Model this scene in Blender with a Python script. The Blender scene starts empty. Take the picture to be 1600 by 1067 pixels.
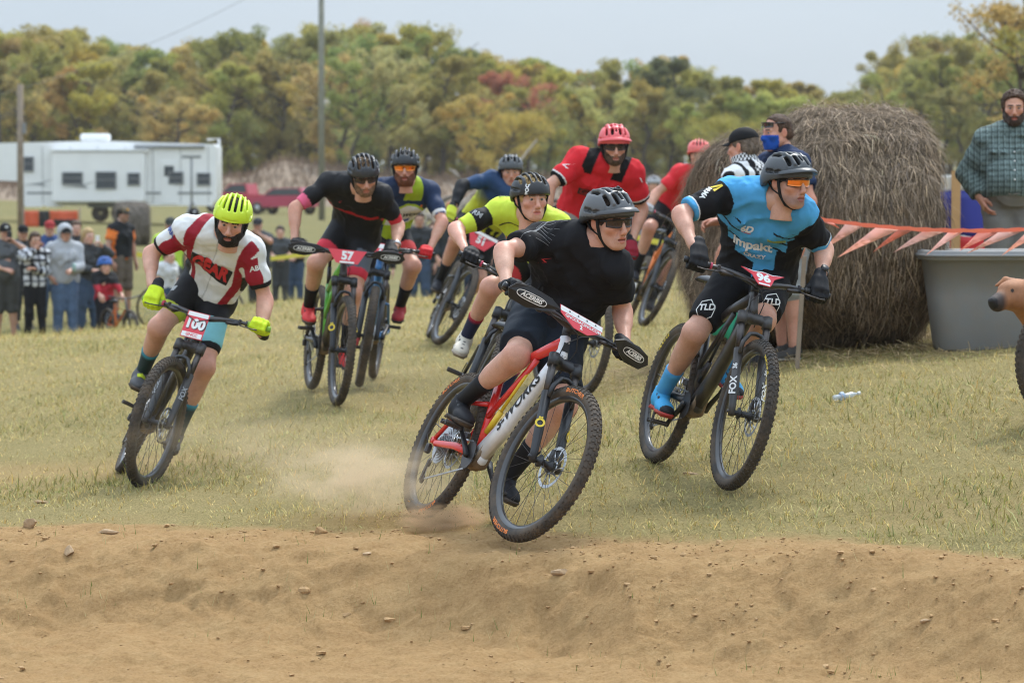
import bpy, math, random
import numpy as np, bmesh
from mathutils import Matrix, Vector
from mathutils.bvhtree import BVHTree
C = bpy.context.scene.collection
SC = bpy.context.scene
# ------------------------------------------------------------------ camera, light, exposure
CZ = 1.55
TILT = math.atan(233.5/4666.67)
cam_d = bpy.data.cameras.new('camera'); cam = bpy.data.objects.new('camera', cam_d); C.objects.link(cam)
cam.location = (0, 0, CZ); cam.rotation_euler = (math.pi/2 - TILT, 0, 0)
cam_d.lens = 105; cam_d.sensor_width = 36; cam_d.clip_start = .5; cam_d.clip_end = 4000
cam_d.dof.use_dof = True; cam_d.dof.focus_distance = 13.3; cam_d.dof.aperture_fstop = 4.8
SC.camera = cam
SC.view_settings.view_transform = 'Standard'; SC.view_settings.look = 'None'
SC.view_settings.gamma = 1; SC.view_settings.use_curve_mapping = False
SC.view_settings.exposure = 0.92
SUN_EL, SUN_AZ = math.radians(54), math.radians(22)     # azimuth from +Y (behind the riders) towards +X
w = bpy.data.worlds.new('World'); SC.world = w; w.use_nodes = True
nt = w.node_tree; nt.nodes.clear()
o_ = nt.nodes.new('ShaderNodeOutputWorld'); bg = nt.nodes.new('ShaderNodeBackground')
sky = nt.nodes.new('ShaderNodeTexSky'); sky.sky_type = 'NISHITA'; sky.sun_disc = False
sky.sun_elevation = SUN_EL; sky.sun_rotation = SUN_AZ; sky.air_density = 1.0; sky.dust_density = 2.5; sky.ozone_density = 1.0
# overcast: the blue sky mostly covered by an even grey cloud deck with soft variation
tc = nt.nodes.new('ShaderNodeTexCoord'); mp = nt.nodes.new('ShaderNodeMapping'); mp.inputs['Scale'].default_value = (3, 3, 9)
nz = nt.nodes.new('ShaderNodeTexNoise'); nz.inputs['Scale'].default_value = 1.6; nz.inputs['Detail'].default_value = 4
cr = nt.nodes.new('ShaderNodeValToRGB')
cr.color_ramp.elements[0].position = .32; cr.color_ramp.elements[0].color = (3.15, 3.82, 4.6, 1)
cr.color_ramp.elements[1].position = .72; cr.color_ramp.elements[1].color = (3.6, 4.2, 4.9, 1)
mx = nt.nodes.new('ShaderNodeMix'); mx.data_type = 'RGBA'; mx.inputs['Factor'].default_value = .88
sep = nt.nodes.new('ShaderNodeSeparateXYZ'); ov = nt.nodes.new('ShaderNodeMapRange'); ov.inputs['To Min'].default_value = 1.0; ov.inputs['To Max'].default_value = 3.6   # overcast sky: about three times brighter overhead than at the horizon
vs = nt.nodes.new('ShaderNodeVectorMath'); vs.operation = 'SCALE'
L_ = nt.links.new
L_(tc.outputs['Generated'], mp.inputs['Vector']); L_(mp.outputs['Vector'], nz.inputs['Vector']); L_(nz.outputs['Fac'], cr.inputs['Fac'])
L_(tc.outputs['Generated'], sep.inputs[0]); L_(sep.outputs['Z'], ov.inputs['Value']); L_(cr.outputs['Color'], vs.inputs[0]); L_(ov.outputs['Result'], vs.inputs['Scale'])
L_(sky.outputs['Color'], mx.inputs['A']); L_(vs.outputs['Vector'], mx.inputs['B']); L_(mx.outputs['Result'], bg.inputs['Color'])
bg.inputs['Strength'].default_value = .079; L_(bg.outputs['Background'], o_.inputs['Surface'])
sl = bpy.data.lights.new('sun', 'SUN'); sl.energy = 1.5; sl.angle = math.radians(11); sl.color = (1, .96, .9)
so = bpy.data.objects.new('sun', sl); C.objects.link(so)
sd = Vector((math.sin(SUN_AZ)*math.cos(SUN_EL), math.cos(SUN_AZ)*math.cos(SUN_EL), math.sin(SUN_EL)))
so.rotation_euler = (-sd).to_track_quat('-Z', 'Y').to_euler()
SC.cycles.use_denoising = True; SC.cycles.filter_width = 1.05
SC.cycles.max_bounces = 6; SC.cycles.transparent_max_bounces = 12; SC.cycles.volume_bounces = 1
SC.cycles.volume_step_rate = 2
try: SC.cycles.use_fast_gi = False
except Exception: pass
rnd = random.Random(7); NR = np.random.default_rng(11)
A_ = lambda *v: np.array(v, float)
def unit(v): v = np.asarray(v, float); return v/(np.linalg.norm(v)+1e-12)
def srgb(r, g, b): return tuple(((c/255)/12.92 if c/255 <= .04045 else ((c/255+.055)/1.055)**2.4) for c in (r, g, b))
FIT = {"b1":{"p":[0.0031,13.0512,0.0201,-1.1885,-0.4144,-0.0167,0.1326,2.4308],"rider":{"pel":[0.1675,14.0788,0.9162],"hipR":[0.0983,14.1159,0.9646],"hipL":[0.2115,14.0254,0.8584],"neck":[0.3172,13.8089,1.3096],"shR":[0.1368,13.8852,1.3209],"shL":[0.4746,13.7545,1.2056],"elR":[-0.0396,13.6494,1.2804],"elL":[0.5171,13.9605,0.9964],"wrR":[-0.0249,13.4417,1.121],"wrL":[0.5213,13.7359,0.8505],"knR":[0.0202,13.7291,0.7961],"knL":[0.236,13.7115,0.5656],"anR":[-0.2251,13.9927,0.5777],"anL":[-0.0072,13.8223,0.2416],"head":[0.4493,13.7252,1.4176]},"grip":{"gripR":[0.0129,13.3696,1.1061],"gripL":[0.5177,13.6572,0.8147],"endR":[-0.0377,13.3522,1.1351],"endL":[0.5603,13.6929,0.7899]}},"b2":{"p":[1.0291,14.3725,0.1178,-1.3122,-0.2545,0.0253,-0.0128,3.9278],"rider":{"pel":[1.237,15.2184,1.1122],"hipR":[1.1538,15.2421,1.1391],"hipL":[1.3269,15.213,1.1034],"neck":[1.265,14.928,1.5184],"shR":[1.0851,15.0025,1.539],"shL":[1.4332,14.8665,1.4481],"elR":[0.8388,14.8705,1.4395],"elL":[1.5746,15.0526,1.2641],"wrR":[0.8894,14.6649,1.2838],"wrL":[1.535,14.8279,1.1252],"knR":[0.9219,15.0381,0.8402],"knL":[1.2474,14.835,0.9144],"anR":[0.7786,15.2881,0.5344],"anL":[1.125,15.138,0.6507],"head":[1.3703,14.7909,1.5973]},"grip":{"gripR":[0.9034,14.6406,1.2058],"gripL":[1.5142,14.7941,1.0451],"endR":[0.8451,14.6362,1.2228],"endL":[1.5687,14.8181,1.0325]}},"b3":{"p":[-2.0879,16.3315,-0.0564,-1.3989,-0.45,-0.0395,-0.46,2.8],"rider":{"pel":[-1.7603,17.2425,0.9851],"hipR":[-1.7854,17.2696,1.0673],"hipL":[-1.7187,17.2093,0.9111],"neck":[-1.6484,16.8774,1.3079],"shR":[-1.8385,16.9087,1.3349],"shL":[-1.4769,16.8868,1.2205],"elR":[-2.0627,17.055,1.2005],"elL":[-1.3995,16.948,0.9366],"wrR":[-2.037,16.861,1.0213],"wrL":[-1.4133,16.7538,0.7571],"knR":[-2.0176,17.0584,0.7752],"knL":[-1.7528,16.9703,0.5531],"anR":[-2.1457,17.3639,0.5161],"anL":[-1.9144,17.0853,0.1857],"head":[-1.5685,16.7252,1.3889]},"grip":{"gripR":[-2.0245,16.8359,0.9358],"gripL":[-1.4104,16.6777,0.7934],"endR":[-2.0786,16.8604,0.9491],"endL":[-1.3511,16.6729,0.7804]}},"b4":{"p":[-1.1883,20.1621,0.1114,-1.356,-0.1002,0.0288,0.0174,2.4225],"rider":{"pel":[-1.117,21.0092,1.2629],"hipR":[-1.1615,21.0606,1.3235],"hipL":[-1.0489,20.9748,1.2135],"neck":[-1.0828,20.6319,1.5897],"shR":[-1.2682,20.6834,1.6093],"shL":[-0.9001,20.6267,1.5273],"elR":[-1.4943,20.5848,1.4399],"elL":[-0.7907,20.8116,1.3192],"wrR":[-1.4899,20.4648,1.2043],"wrL":[-0.8026,20.5928,1.1691],"knR":[-1.3642,20.7979,1.0507],"knL":[-1.1085,20.7566,0.8479],"anR":[-1.435,21.0851,0.7521],"anL":[-1.1638,20.8957,0.4553],"head":[-1.012,20.4698,1.6591]},"grip":{"gripR":[-1.4613,20.3877,1.1828],"gripL":[-0.8322,20.5357,1.1138],"endR":[-1.5214,20.3837,1.1915],"endL":[-0.7761,20.5591,1.1097]}},"b5":{"p":[-1.1088,21.7443,0.1338,-1.6027,-0.1376,-0.0077,0.1035,-0.5313],"rider":{"pel":[-0.9377,22.68,1.2253],"hipR":[-0.9998,22.6203,1.1965],"hipL":[-0.8988,22.7512,1.2662],"neck":[-0.7786,22.367,1.5816],"shR":[-0.9645,22.3145,1.5712],"shL":[-0.6147,22.4671,1.5537],"elR":[-1.2434,22.2565,1.4769],"elL":[-0.5192,22.2967,1.3271],"wrR":[-1.272,22.1141,1.2553],"wrL":[-0.612,22.1589,1.1218],"knR":[-1.1633,22.3413,0.9131],"knL":[-0.7456,22.4583,0.9917],"anR":[-1.1807,22.4532,0.5087],"anL":[-0.8489,22.7373,0.6948],"head":[-0.7951,22.2488,1.7295]},"grip":{"gripR":[-1.2749,22.0407,1.2125],"gripL":[-0.6365,22.082,1.0974],"endR":[-1.3341,22.0469,1.2252],"endL":[-0.5779,22.0958,1.0888]}},"b6":{"p":[-0.3455,16.2606,0.0978,-1.5486,-0.4078,0.0101,0.0426,2.8193],"rider":{"pel":[0.1747,17.1999,1.1239],"hipR":[0.1574,17.2633,1.1822],"hipL":[0.2235,17.1506,1.0704],"neck":[0.0842,16.8345,1.4221],"shR":[-0.0696,16.9372,1.4429],"shL":[0.2546,16.7873,1.3636],"elR":[-0.3204,16.841,1.3407],"elL":[0.4638,16.77,1.1663],"wrR":[-0.2603,16.6208,1.2289],"wrL":[0.3678,16.6668,0.9545],"knR":[-0.1211,17.0158,1.0061],"knL":[0.1269,16.897,0.7593],"anR":[-0.2598,17.2683,0.7232],"anL":[-0.0677,16.9517,0.4104],"head":[0.1073,16.6787,1.5141]},"grip":{"gripR":[-0.2362,16.5536,1.1828],"gripL":[0.355,16.5923,0.9156],"endR":[-0.2905,16.56,1.2096],"endL":[0.4099,16.6059,0.893]}},"b7":{"p":[-0.6367,25.4716,0.2486,-1.4806,-0.3947,-0.0002,0.1984,0.5],"rider":{"pel":[-0.3078,26.3518,1.2497],"hipR":[-0.3926,26.3543,1.2853],"hipL":[-0.2471,26.3768,1.185],"neck":[-0.0398,26.0365,1.5335],"shR":[-0.1725,26.0811,1.6659],"shL":[0.0453,26.0188,1.3595],"elR":[-0.436,25.9451,1.6064],"elL":[0.2204,26.1396,1.1478],"wrR":[-0.503,25.7691,1.4175],"wrL":[0.019,25.9723,1.107],"knR":[-0.4886,25.9657,1.1284],"knL":[-0.2852,26.2063,0.7922],"anR":[-0.63,26.1765,0.7938],"anL":[-0.4523,26.4915,0.5329],"head":[-0.0095,26.0344,1.7255]},"grip":{"gripR":[-0.5446,25.7361,1.3471],"gripL":[0.0114,25.9048,1.0558],"endR":[-0.5976,25.7302,1.3765],"endL":[0.0611,25.9301,1.0315]}},"b8":{"p":[0.4841,20.4881,0.1485,-1.3468,-0.1111,-0.001,0.1353,0.5],"rider":{"pel":[0.5088,21.211,1.3583],"hipR":[0.4294,21.2403,1.3933],"hipL":[0.5702,21.2009,1.2908],"neck":[0.655,20.9136,1.7347],"shR":[0.468,20.8837,1.7692],"shL":[0.8376,20.9509,1.6853],"elR":[0.252,20.7809,1.5833],"elL":[0.916,21.0821,1.4279],"wrR":[0.2309,20.7396,1.3154],"wrL":[0.8425,20.9626,1.2023],"knR":[0.2942,20.9859,1.074],"knL":[0.5138,21.3422,0.8879],"anR":[0.2451,21.1531,0.6918],"anL":[0.4436,21.5009,0.5047],"head":[0.7112,20.7925,1.8698]},"grip":{"gripR":[0.2265,20.711,1.2278],"gripL":[0.829,20.931,1.1223],"endR":[0.1678,20.7002,1.2397],"endL":[0.8815,20.9608,1.1147]}},"b9":{"p":[1.1949,27.2169,0.3292,-1.4584,-0.3956,-0.0686,0.0585,0.5],"rider":{"pel":[1.4952,28.2034,1.3473],"hipR":[1.415,28.195,1.3877],"hipL":[1.5687,28.2115,1.2957],"neck":[1.7377,27.9588,1.7098],"shR":[1.5634,27.8763,1.7263],"shL":[1.8804,28.0705,1.6414],"elR":[1.3363,27.8425,1.5312],"elL":[1.9045,27.9188,1.3836],"wrR":[1.2388,27.6681,1.3567],"wrL":[1.8471,27.7532,1.1847],"knR":[1.2777,27.8265,1.2136],"knL":[1.5145,28.0918,0.8863],"anR":[1.164,27.9538,0.8299],"anL":[1.328,28.2603,0.5497],"head":[1.7435,27.9166,1.895]},"grip":{"gripR":[1.2469,27.592,1.3935],"gripL":[1.8315,27.6921,1.1275],"endR":[1.1919,27.5928,1.4194],"endL":[1.8844,27.7114,1.1044]}}}
# ------------------------------------------------------------------ materials
MATS = {}
def mat(name, col=None, rough=.6, metal=0., var=.12, vscale=30., bump=0., bscale=200., attr=False, coat=0., sub=0., dust=0., trans=0., spec=.5, sheen=0., alpha=1., emit=None):
    if name in MATS: return MATS[name]
    m = bpy.data.materials.new(name); m.use_nodes = True; n = m.node_tree.nodes; l = m.node_tree.links
    p = n['Principled BSDF']
    p.inputs['Roughness'].default_value = rough; p.inputs['Metallic'].default_value = metal
    p.inputs['Coat Weight'].default_value = coat; p.inputs['Specular IOR Level'].default_value = spec
    if coat: p.inputs['Coat Roughness'].default_value = .12
    if sheen: p.inputs['Sheen Weight'].default_value = sheen
    if sub:
        p.inputs['Subsurface Weight'].default_value = sub; p.inputs['Subsurface Radius'].default_value = (.9, .35, .2); p.inputs['Subsurface Scale'].default_value = .008
    if trans: p.inputs['Transmission Weight'].default_value = trans
    if alpha < 1: p.inputs['Alpha'].default_value = alpha
    tcn = n.new('ShaderNodeTexCoord')
    if attr:
        a = n.new('ShaderNodeAttribute'); a.attribute_name = 'Col'; src = a.outputs['Color']
    else:
        a = n.new('ShaderNodeRGB'); a.outputs[0].default_value = (*col, 1); src = a.outputs[0]
    if var:
        z = n.new('ShaderNodeTexNoise'); z.inputs['Scale'].default_value = vscale; z.inputs['Detail'].default_value = 5; z.inputs['Roughness'].default_value = .65
        l.new(tcn.outputs['Object'], z.inputs['Vector'])
        mr = n.new('ShaderNodeMapRange'); mr.inputs['From Min'].default_value = .25; mr.inputs['From Max'].default_value = .75
        mr.inputs['To Min'].default_value = 1-var; mr.inputs['To Max'].default_value = 1+var
        l.new(z.outputs['Fac'], mr.inputs['Value'])
        vm = n.new('ShaderNodeVectorMath'); vm.operation = 'SCALE'; l.new(src, vm.inputs[0]); l.new(mr.outputs['Result'], vm.inputs['Scale']); src = vm.outputs['Vector']
    if sub:                                          # blotches and fine freckling of skin
        zf = n.new('ShaderNodeTexNoise'); zf.inputs['Scale'].default_value = 170; zf.inputs['Detail'].default_value = 4; l.new(tcn.outputs['Object'], zf.inputs['Vector']); mf = n.new('ShaderNodeMapRange'); mf.inputs['From Min'].default_value = .5; mf.inputs['From Max'].default_value = .75; mf.inputs['To Max'].default_value = .45; l.new(zf.outputs['Fac'], mf.inputs['Value'])
        mk_ = n.new('ShaderNodeMix'); mk_.data_type = 'RGBA'; mk_.blend_type = 'MULTIPLY'; mk_.inputs['B'].default_value = (.86, .62, .55, 1); l.new(mf.outputs['Result'], mk_.inputs['Factor']); l.new(src, mk_.inputs['A']); src = mk_.outputs['Result']
    if dust:
        z2 = n.new('ShaderNodeTexNoise'); z2.inputs['Scale'].default_value = 9; z2.inputs['Detail'].default_value = 7; z2.inputs['Roughness'].default_value = .7
        l.new(tcn.outputs['Object'], z2.inputs['Vector'])
        mr2 = n.new('ShaderNodeMapRange'); mr2.inputs['From Min'].default_value = .35; mr2.inputs['From Max'].default_value = .75
        mr2.inputs['To Min'].default_value = 0; mr2.inputs['To Max'].default_value = dust; l.new(z2.outputs['Fac'], mr2.inputs['Value'])
        mm = n.new('ShaderNodeMix'); mm.data_type = 'RGBA'; l.new(mr2.outputs['Result'], mm.inputs['Factor']); l.new(src, mm.inputs['A'])
        mm.inputs['B'].default_value = (.30, .20, .115, 1); src = mm.outputs['Result']
    l.new(src, p.inputs['Base Color'])
    if bump:
        b = n.new('ShaderNodeTexNoise'); b.inputs['Scale'].default_value = bscale; b.inputs['Detail'].default_value = 3
        l.new(tcn.outputs['Object'], b.inputs['Vector']); bp = n.new('ShaderNodeBump'); bp.inputs['Strength'].default_value = bump; bp.inputs['Distance'].default_value = .01
        l.new(b.outputs['Fac'], bp.inputs['Height']); l.new(bp.outputs['Normal'], p.inputs['Normal'])
    if emit: p.inputs['Emission Color'].default_value = (*emit, 1); p.inputs['Emission Strength'].default_value = 1
    MATS[name] = m; return m
def leaf_mat(name, rough=.6, trl=.3):
    if name in MATS: return MATS[name]
    m = bpy.data.materials.new(name); m.use_nodes = True; n = m.node_tree.nodes; l = m.node_tree.links
    p = n['Principled BSDF']; a = n.new('ShaderNodeAttribute'); a.attribute_name = 'Col'
    oi = n.new('ShaderNodeObjectInfo'); hs = n.new('ShaderNodeHueSaturation')
    mr = n.new('ShaderNodeMapRange'); mr.inputs['To Min'].default_value = .8; mr.inputs['To Max'].default_value = 1.2; l.new(oi.outputs['Random'], mr.inputs['Value'])
    l.new(a.outputs['Color'], hs.inputs['Color']); l.new(mr.outputs['Result'], hs.inputs['Value'])
    mo = n.new('ShaderNodeMix'); mo.data_type = 'RGBA'; mo.blend_type = 'MULTIPLY'; mo.inputs['Factor'].default_value = 1
    l.new(hs.outputs['Color'], mo.inputs['A']); l.new(oi.outputs['Color'], mo.inputs['B'])
    l.new(mo.outputs['Result'], p.inputs['Base Color']); p.inputs['Roughness'].default_value = rough; p.inputs['Specular IOR Level'].default_value = .25
    tr = n.new('ShaderNodeBsdfTranslucent'); l.new(mo.outputs['Result'], tr.inputs['Color']); ms = n.new('ShaderNodeMixShader'); ms.inputs[0].default_value = trl
    l.new(p.outputs[0], ms.inputs[1]); l.new(tr.outputs[0], ms.inputs[2]); l.new(ms.outputs[0], n['Material Output'].inputs['Surface'])
    MATS[name] = m; return m
M_skin = mat('skin', attr=True, rough=.46, var=.14, vscale=20, sub=.08, bump=.12, bscale=190, spec=.4)
M_cloth = mat('jersey_cloth', attr=True, rough=.8, var=.1, vscale=14, bump=.3, bscale=260, spec=.2)
M_lycra = mat('lycra', attr=True, rough=.65, var=.08, vscale=18, bump=.14, bscale=320, spec=.25)
M_denim = mat('denim', attr=True, rough=.9, var=.2, vscale=25, bump=.2, bscale=300, spec=.2)
M_hair = mat('hair', attr=True, rough=.6, var=.45, vscale=90, bump=.8, bscale=160, spec=.3)
M_helm = mat('helmet_shell', attr=True, rough=.38, var=.04, vscale=20, spec=.5)
M_plast = mat('black_plastic', (.016, .016, .018), rough=.42, var=.15)
M_rubber = mat('tyre_rubber', (.028, .027, .026), rough=.8, var=.25, vscale=14, dust=.42, bump=.1, bscale=120)
M_carbon = mat('carbon', (.014, .014, .016), rough=.3, var=.2, coat=.6, dust=.12)
M_steel = mat('steel', (.55, .55, .56), rough=.3, metal=1, var=.1)
M_dsteel = mat('dark_metal', (.06, .06, .065), rough=.4, metal=.8, var=.2, dust=.2)
M_white = mat('white_print', (.78, .78, .76), rough=.55, var=.03)
M_black = mat('black_print', (.012, .012, .013), rough=.6, var=.05)
M_red = mat('red_print', (.62, .03, .035), rough=.55, var=.04)
M_yellow = mat('yellow_print', (.72, .52, .03), rough=.5, var=.05)
M_grey = mat('grey_print', (.3, .31, .32), rough=.5, var=.05)
M_blue = mat('blue_print', (.03, .08, .35), rough=.5, var=.05)
M_liner = mat('helmet_liner', (.01, .01, .011), rough=.9, var=.1)
# ------------------------------------------------------------------ object helpers
def tag(o, label=None, cat=None, group=None, kind=None):
    if label: o['label'] = label
    if cat: o['category'] = cat
    if group: o['group'] = group
    if kind: o['kind'] = kind
    return o
def empty(name, loc=(0, 0, 0), M=None):
    o = bpy.data.objects.new(name, None); C.objects.link(o); o.empty_display_size = .1
    if M is not None: o.matrix_world = M
    else: o.location = loc
    return o
def link(name, me, parent=None, M=None):
    o = bpy.data.objects.new(name, me); C.objects.link(o)
    if parent is not None: o.parent = parent
    if M is not None: o.matrix_local = M
    return o
def subdiv(V, Q):
    E = np.sort(np.concatenate([Q[:, [0, 1]], Q[:, [1, 2]], Q[:, [2, 3]], Q[:, [3, 0]]]), 1); key = E[:, 0].astype(np.int64)*len(V)+E[:, 1]; u, ix, inv = np.unique(key, return_index=True, return_inverse=True); inv = inv.reshape(-1); n, m = len(V), len(Q)
    mid = (V[E[ix, 0]]+V[E[ix, 1]])/2; e = inv.reshape(4, m)+n; c = np.arange(m)+n+len(u); V2 = np.concatenate([V, mid, V[Q].mean(1)])
    return V2, np.concatenate([np.stack([Q[:, 0], e[0], c, e[3]], 1), np.stack([e[0], Q[:, 1], e[1], c], 1), np.stack([c, e[1], Q[:, 2], e[2]], 1), np.stack([e[3], c, e[2], Q[:, 3]], 1)])
def mesh_np(name, V, Fq, mats, col=None, smooth=True, mi=None):
    """V (n,3), Fq (m,3|4) numpy arrays -> mesh"""
    me = bpy.data.meshes.new(name); V = np.asarray(V, np.float32); Fq = np.asarray(Fq, np.int32)
    k = Fq.shape[1]
    me.vertices.add(len(V)); me.vertices.foreach_set('co', V.ravel())
    me.loops.add(Fq.size); me.loops.foreach_set('vertex_index', Fq.ravel())
    me.polygons.add(len(Fq)); me.polygons.foreach_set('loop_start', np.arange(0, Fq.size, k, dtype=np.int32))
    try: me.polygons.foreach_set('loop_total', np.full(len(Fq), k, np.int32))
    except Exception: pass
    if mi is not None: me.polygons.foreach_set('material_index', np.asarray(mi, np.int32))
    me.polygons.foreach_set('use_smooth', np.full(len(Fq), smooth, bool))
    for m in (mats if isinstance(mats, (list, tuple)) else [mats]): me.materials.append(m)
    if col is not None:
        ca = me.color_attributes.new('Col', 'FLOAT_COLOR', 'POINT'); c4 = np.ones((len(V), 4), np.float32); c4[:, :3] = col; ca.data.foreach_set('color', c4.ravel())
    me.update(calc_edges=True); return me
class MB:
    """collects tubes, boxes, lathes and prisms; builds ONE mesh"""
    def __init__(s): s.v = []; s.f = []; s.sm = []; s.mi = []; s.c = []
    def add(s, V, Fs, smooth=True, mi=0, col=None):
        b = len(s.v); s.v += [tuple(p) for p in V]; s.f += [[b+i for i in q] for q in Fs]; s.sm += [smooth]*len(Fs); s.mi += [mi]*len(Fs)
        s.c += [col if col is not None else (1, 1, 1)]*len(V); return s
    def tube(s, pts, r, n=8, cap=True, mi=0, flat=None, col=None):
        P = [A_(*p) for p in pts]; m = len(P); r = r if hasattr(r, '__len__') else [r]*m
        V = []; up = None
        for i in range(m):
            t = unit(P[min(i+1, m-1)]-P[max(i-1, 0)])
            if up is None:
                up = A_(0, 0, 1) if abs(t[2]) < .9 else A_(0, 1, 0)
            x = unit(np.cross(up, t)); y = np.cross(t, x); up = y
            for k in range(n):
                a = 2*math.pi*k/n; fx, fy = (flat if flat else (1, 1))
                V.append(P[i]+r[i]*(fx*math.cos(a)*x+fy*math.sin(a)*y))
        F_ = [[i*n+k, i*n+(k+1) % n, (i+1)*n+(k+1) % n, (i+1)*n+k] for i in range(m-1) for k in range(n)]
        if cap: F_ += [list(range(n))[::-1], [(m-1)*n+k for k in range(n)]]
        return s.add(V, F_, True, mi, col)
    def box(s, c, size, R=None, mi=0, col=None, bev=0.0):
        R = np.eye(3) if R is None else np.asarray(R); c = A_(*c); h = A_(*size)/2
        if bev:
            b = min(bev, *(h*.9)); V = []
            for sx in (-1, 1):
                for sy in (-1, 1):
                    for sz in (-1, 1):
                        for ax in range(3):
                            q = A_(sx*(h[0]-b), sy*(h[1]-b), sz*(h[2]-b)); q[ax] = (sx, sy, sz)[ax]*h[ax]; V.append(c+R@q)
            def idx(sx, sy, sz, ax): return (((sx > 0)*2+(sy > 0))*2+(sz > 0))*3+ax
            F_ = []
            for ax in range(3):
                o1, o2 = [i for i in range(3) if i != ax]
                for sg in (-1, 1):
                    q = []
                    for a, b2 in ((-1, -1), (1, -1), (1, 1), (-1, 1)):
                        t = [0, 0, 0]; t[ax] = sg; t[o1] = a; t[o2] = b2; q.append(idx(*t, ax))
                    F_.append(q)
            for ax in range(3):
                o1, o2 = [i for i in range(3) if i != ax]
                for a in (-1, 1):
                    for b2 in (-1, 1):
                        t0 = [0]*3; t0[ax] = -1; t0[o1] = a; t0[o2] = b2; t1 = list(t0); t1[ax] = 1
                        F_.append([idx(*t0, o1), idx(*t1, o1), idx(*t1, o2), idx(*t0, o2)])
            for sx in (-1, 1):
                for sy in (-1, 1):
                    for sz in (-1, 1): F_.append([idx(sx, sy, sz, 0), idx(sx, sy, sz, 1), idx(sx, sy, sz, 2)])
            return s.add(V, F_, False, mi, col)
        V = [c+R@(h*A_(x, y, z)) for x in (-1, 1) for y in (-1, 1) for z in (-1, 1)]
        return s.add(V, [[0, 1, 3, 2], [4, 6, 7, 5], [0, 4, 5, 1], [2, 3, 7, 6], [0, 2, 6, 4], [1, 5, 7, 3]], False, mi, col)
    def lathe(s, prof, c=(0, 0, 0), axis='y', n=32, closed=False, mi=0, R=None, smooth=True, col=None):
        """prof: (radius, offset along the axis)"""
        V = []; m = len(prof); c = A_(*c)
        for k in range(n):
            a = 2*math.pi*k/n; ca, sa = math.cos(a), math.sin(a)
            for r, h in prof:
                q = {'y': A_(r*ca, h, r*sa), 'z': A_(r*ca, r*sa, h), 'x': A_(h, r*ca, r*sa)}[axis]
                V.append(c+(R@q if R is not None else q))
        mm = m if closed else m-1
        F_ = [[k*m+j, k*m+(j+1) % m, ((k+1) % n)*m+(j+1) % m, ((k+1) % n)*m+j] for k in range(n) for j in range(mm)]
        return s.add(V, F_, smooth, mi, col)
    def prism(s, poly, O, X, Y, th, mi=0, bend=None, col=None):
        """polygon in the plane O + x X + y Y, extruded by th along X x Y (both sides)"""
        O, X, Y = A_(*O), A_(*X), A_(*Y); Z = unit(np.cross(X, Y)); n = len(poly)
        bz = (lambda x, y: 0) if bend is None else bend
        V = [O+x*X+y*Y+Z*(bz(x, y)+sg*th/2) for sg in (1, -1) for x, y in poly]
        return s.add(V, [list(range(n)), list(range(2*n-1, n-1, -1))]+[[i, n+i, n+(i+1) % n, (i+1) % n] for i in range(n)], False, mi, col)
    def ball(s, c, r, n=10, mi=0, R=None, col=None):
        r = r if hasattr(r, '__len__') else (r, r, r); V = []; F_ = []; m = n//2+1; c = A_(*c)
        for i in range(m):
            a = math.pi*i/(m-1)
            for k in range(n):
                b = 2*math.pi*k/n; q = A_(r[0]*math.sin(a)*math.cos(b), r[1]*math.sin(a)*math.sin(b), r[2]*math.cos(a)); V.append(c+(R@q if R is not None else q))
        F_ = [[i*n+k, (i+1)*n+k, (i+1)*n+(k+1) % n, i*n+(k+1) % n] for i in range(m-1) for k in range(n)]
        return s.add(V, F_, True, mi, col)
    def mesh(s, name, mats):
        me = bpy.data.meshes.new(name); me.from_pydata(s.v, [], s.f)
        for m in (mats if isinstance(mats, (list, tuple)) else [mats]): me.materials.append(m)
        me.polygons.foreach_set('use_smooth', s.sm); me.polygons.foreach_set('material_index', s.mi)
        if any(c != (1, 1, 1) for c in s.c):
            ca = me.color_attributes.new('Col', 'FLOAT_COLOR', 'POINT'); c4 = np.ones((len(s.v), 4), np.float32); c4[:, :3] = s.c; ca.data.foreach_set('color', c4.ravel())
        me.update(); return me
    def build(s, name, mats, parent=None, M=None):
        return link(name, s.mesh(name, mats), parent, M)
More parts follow.
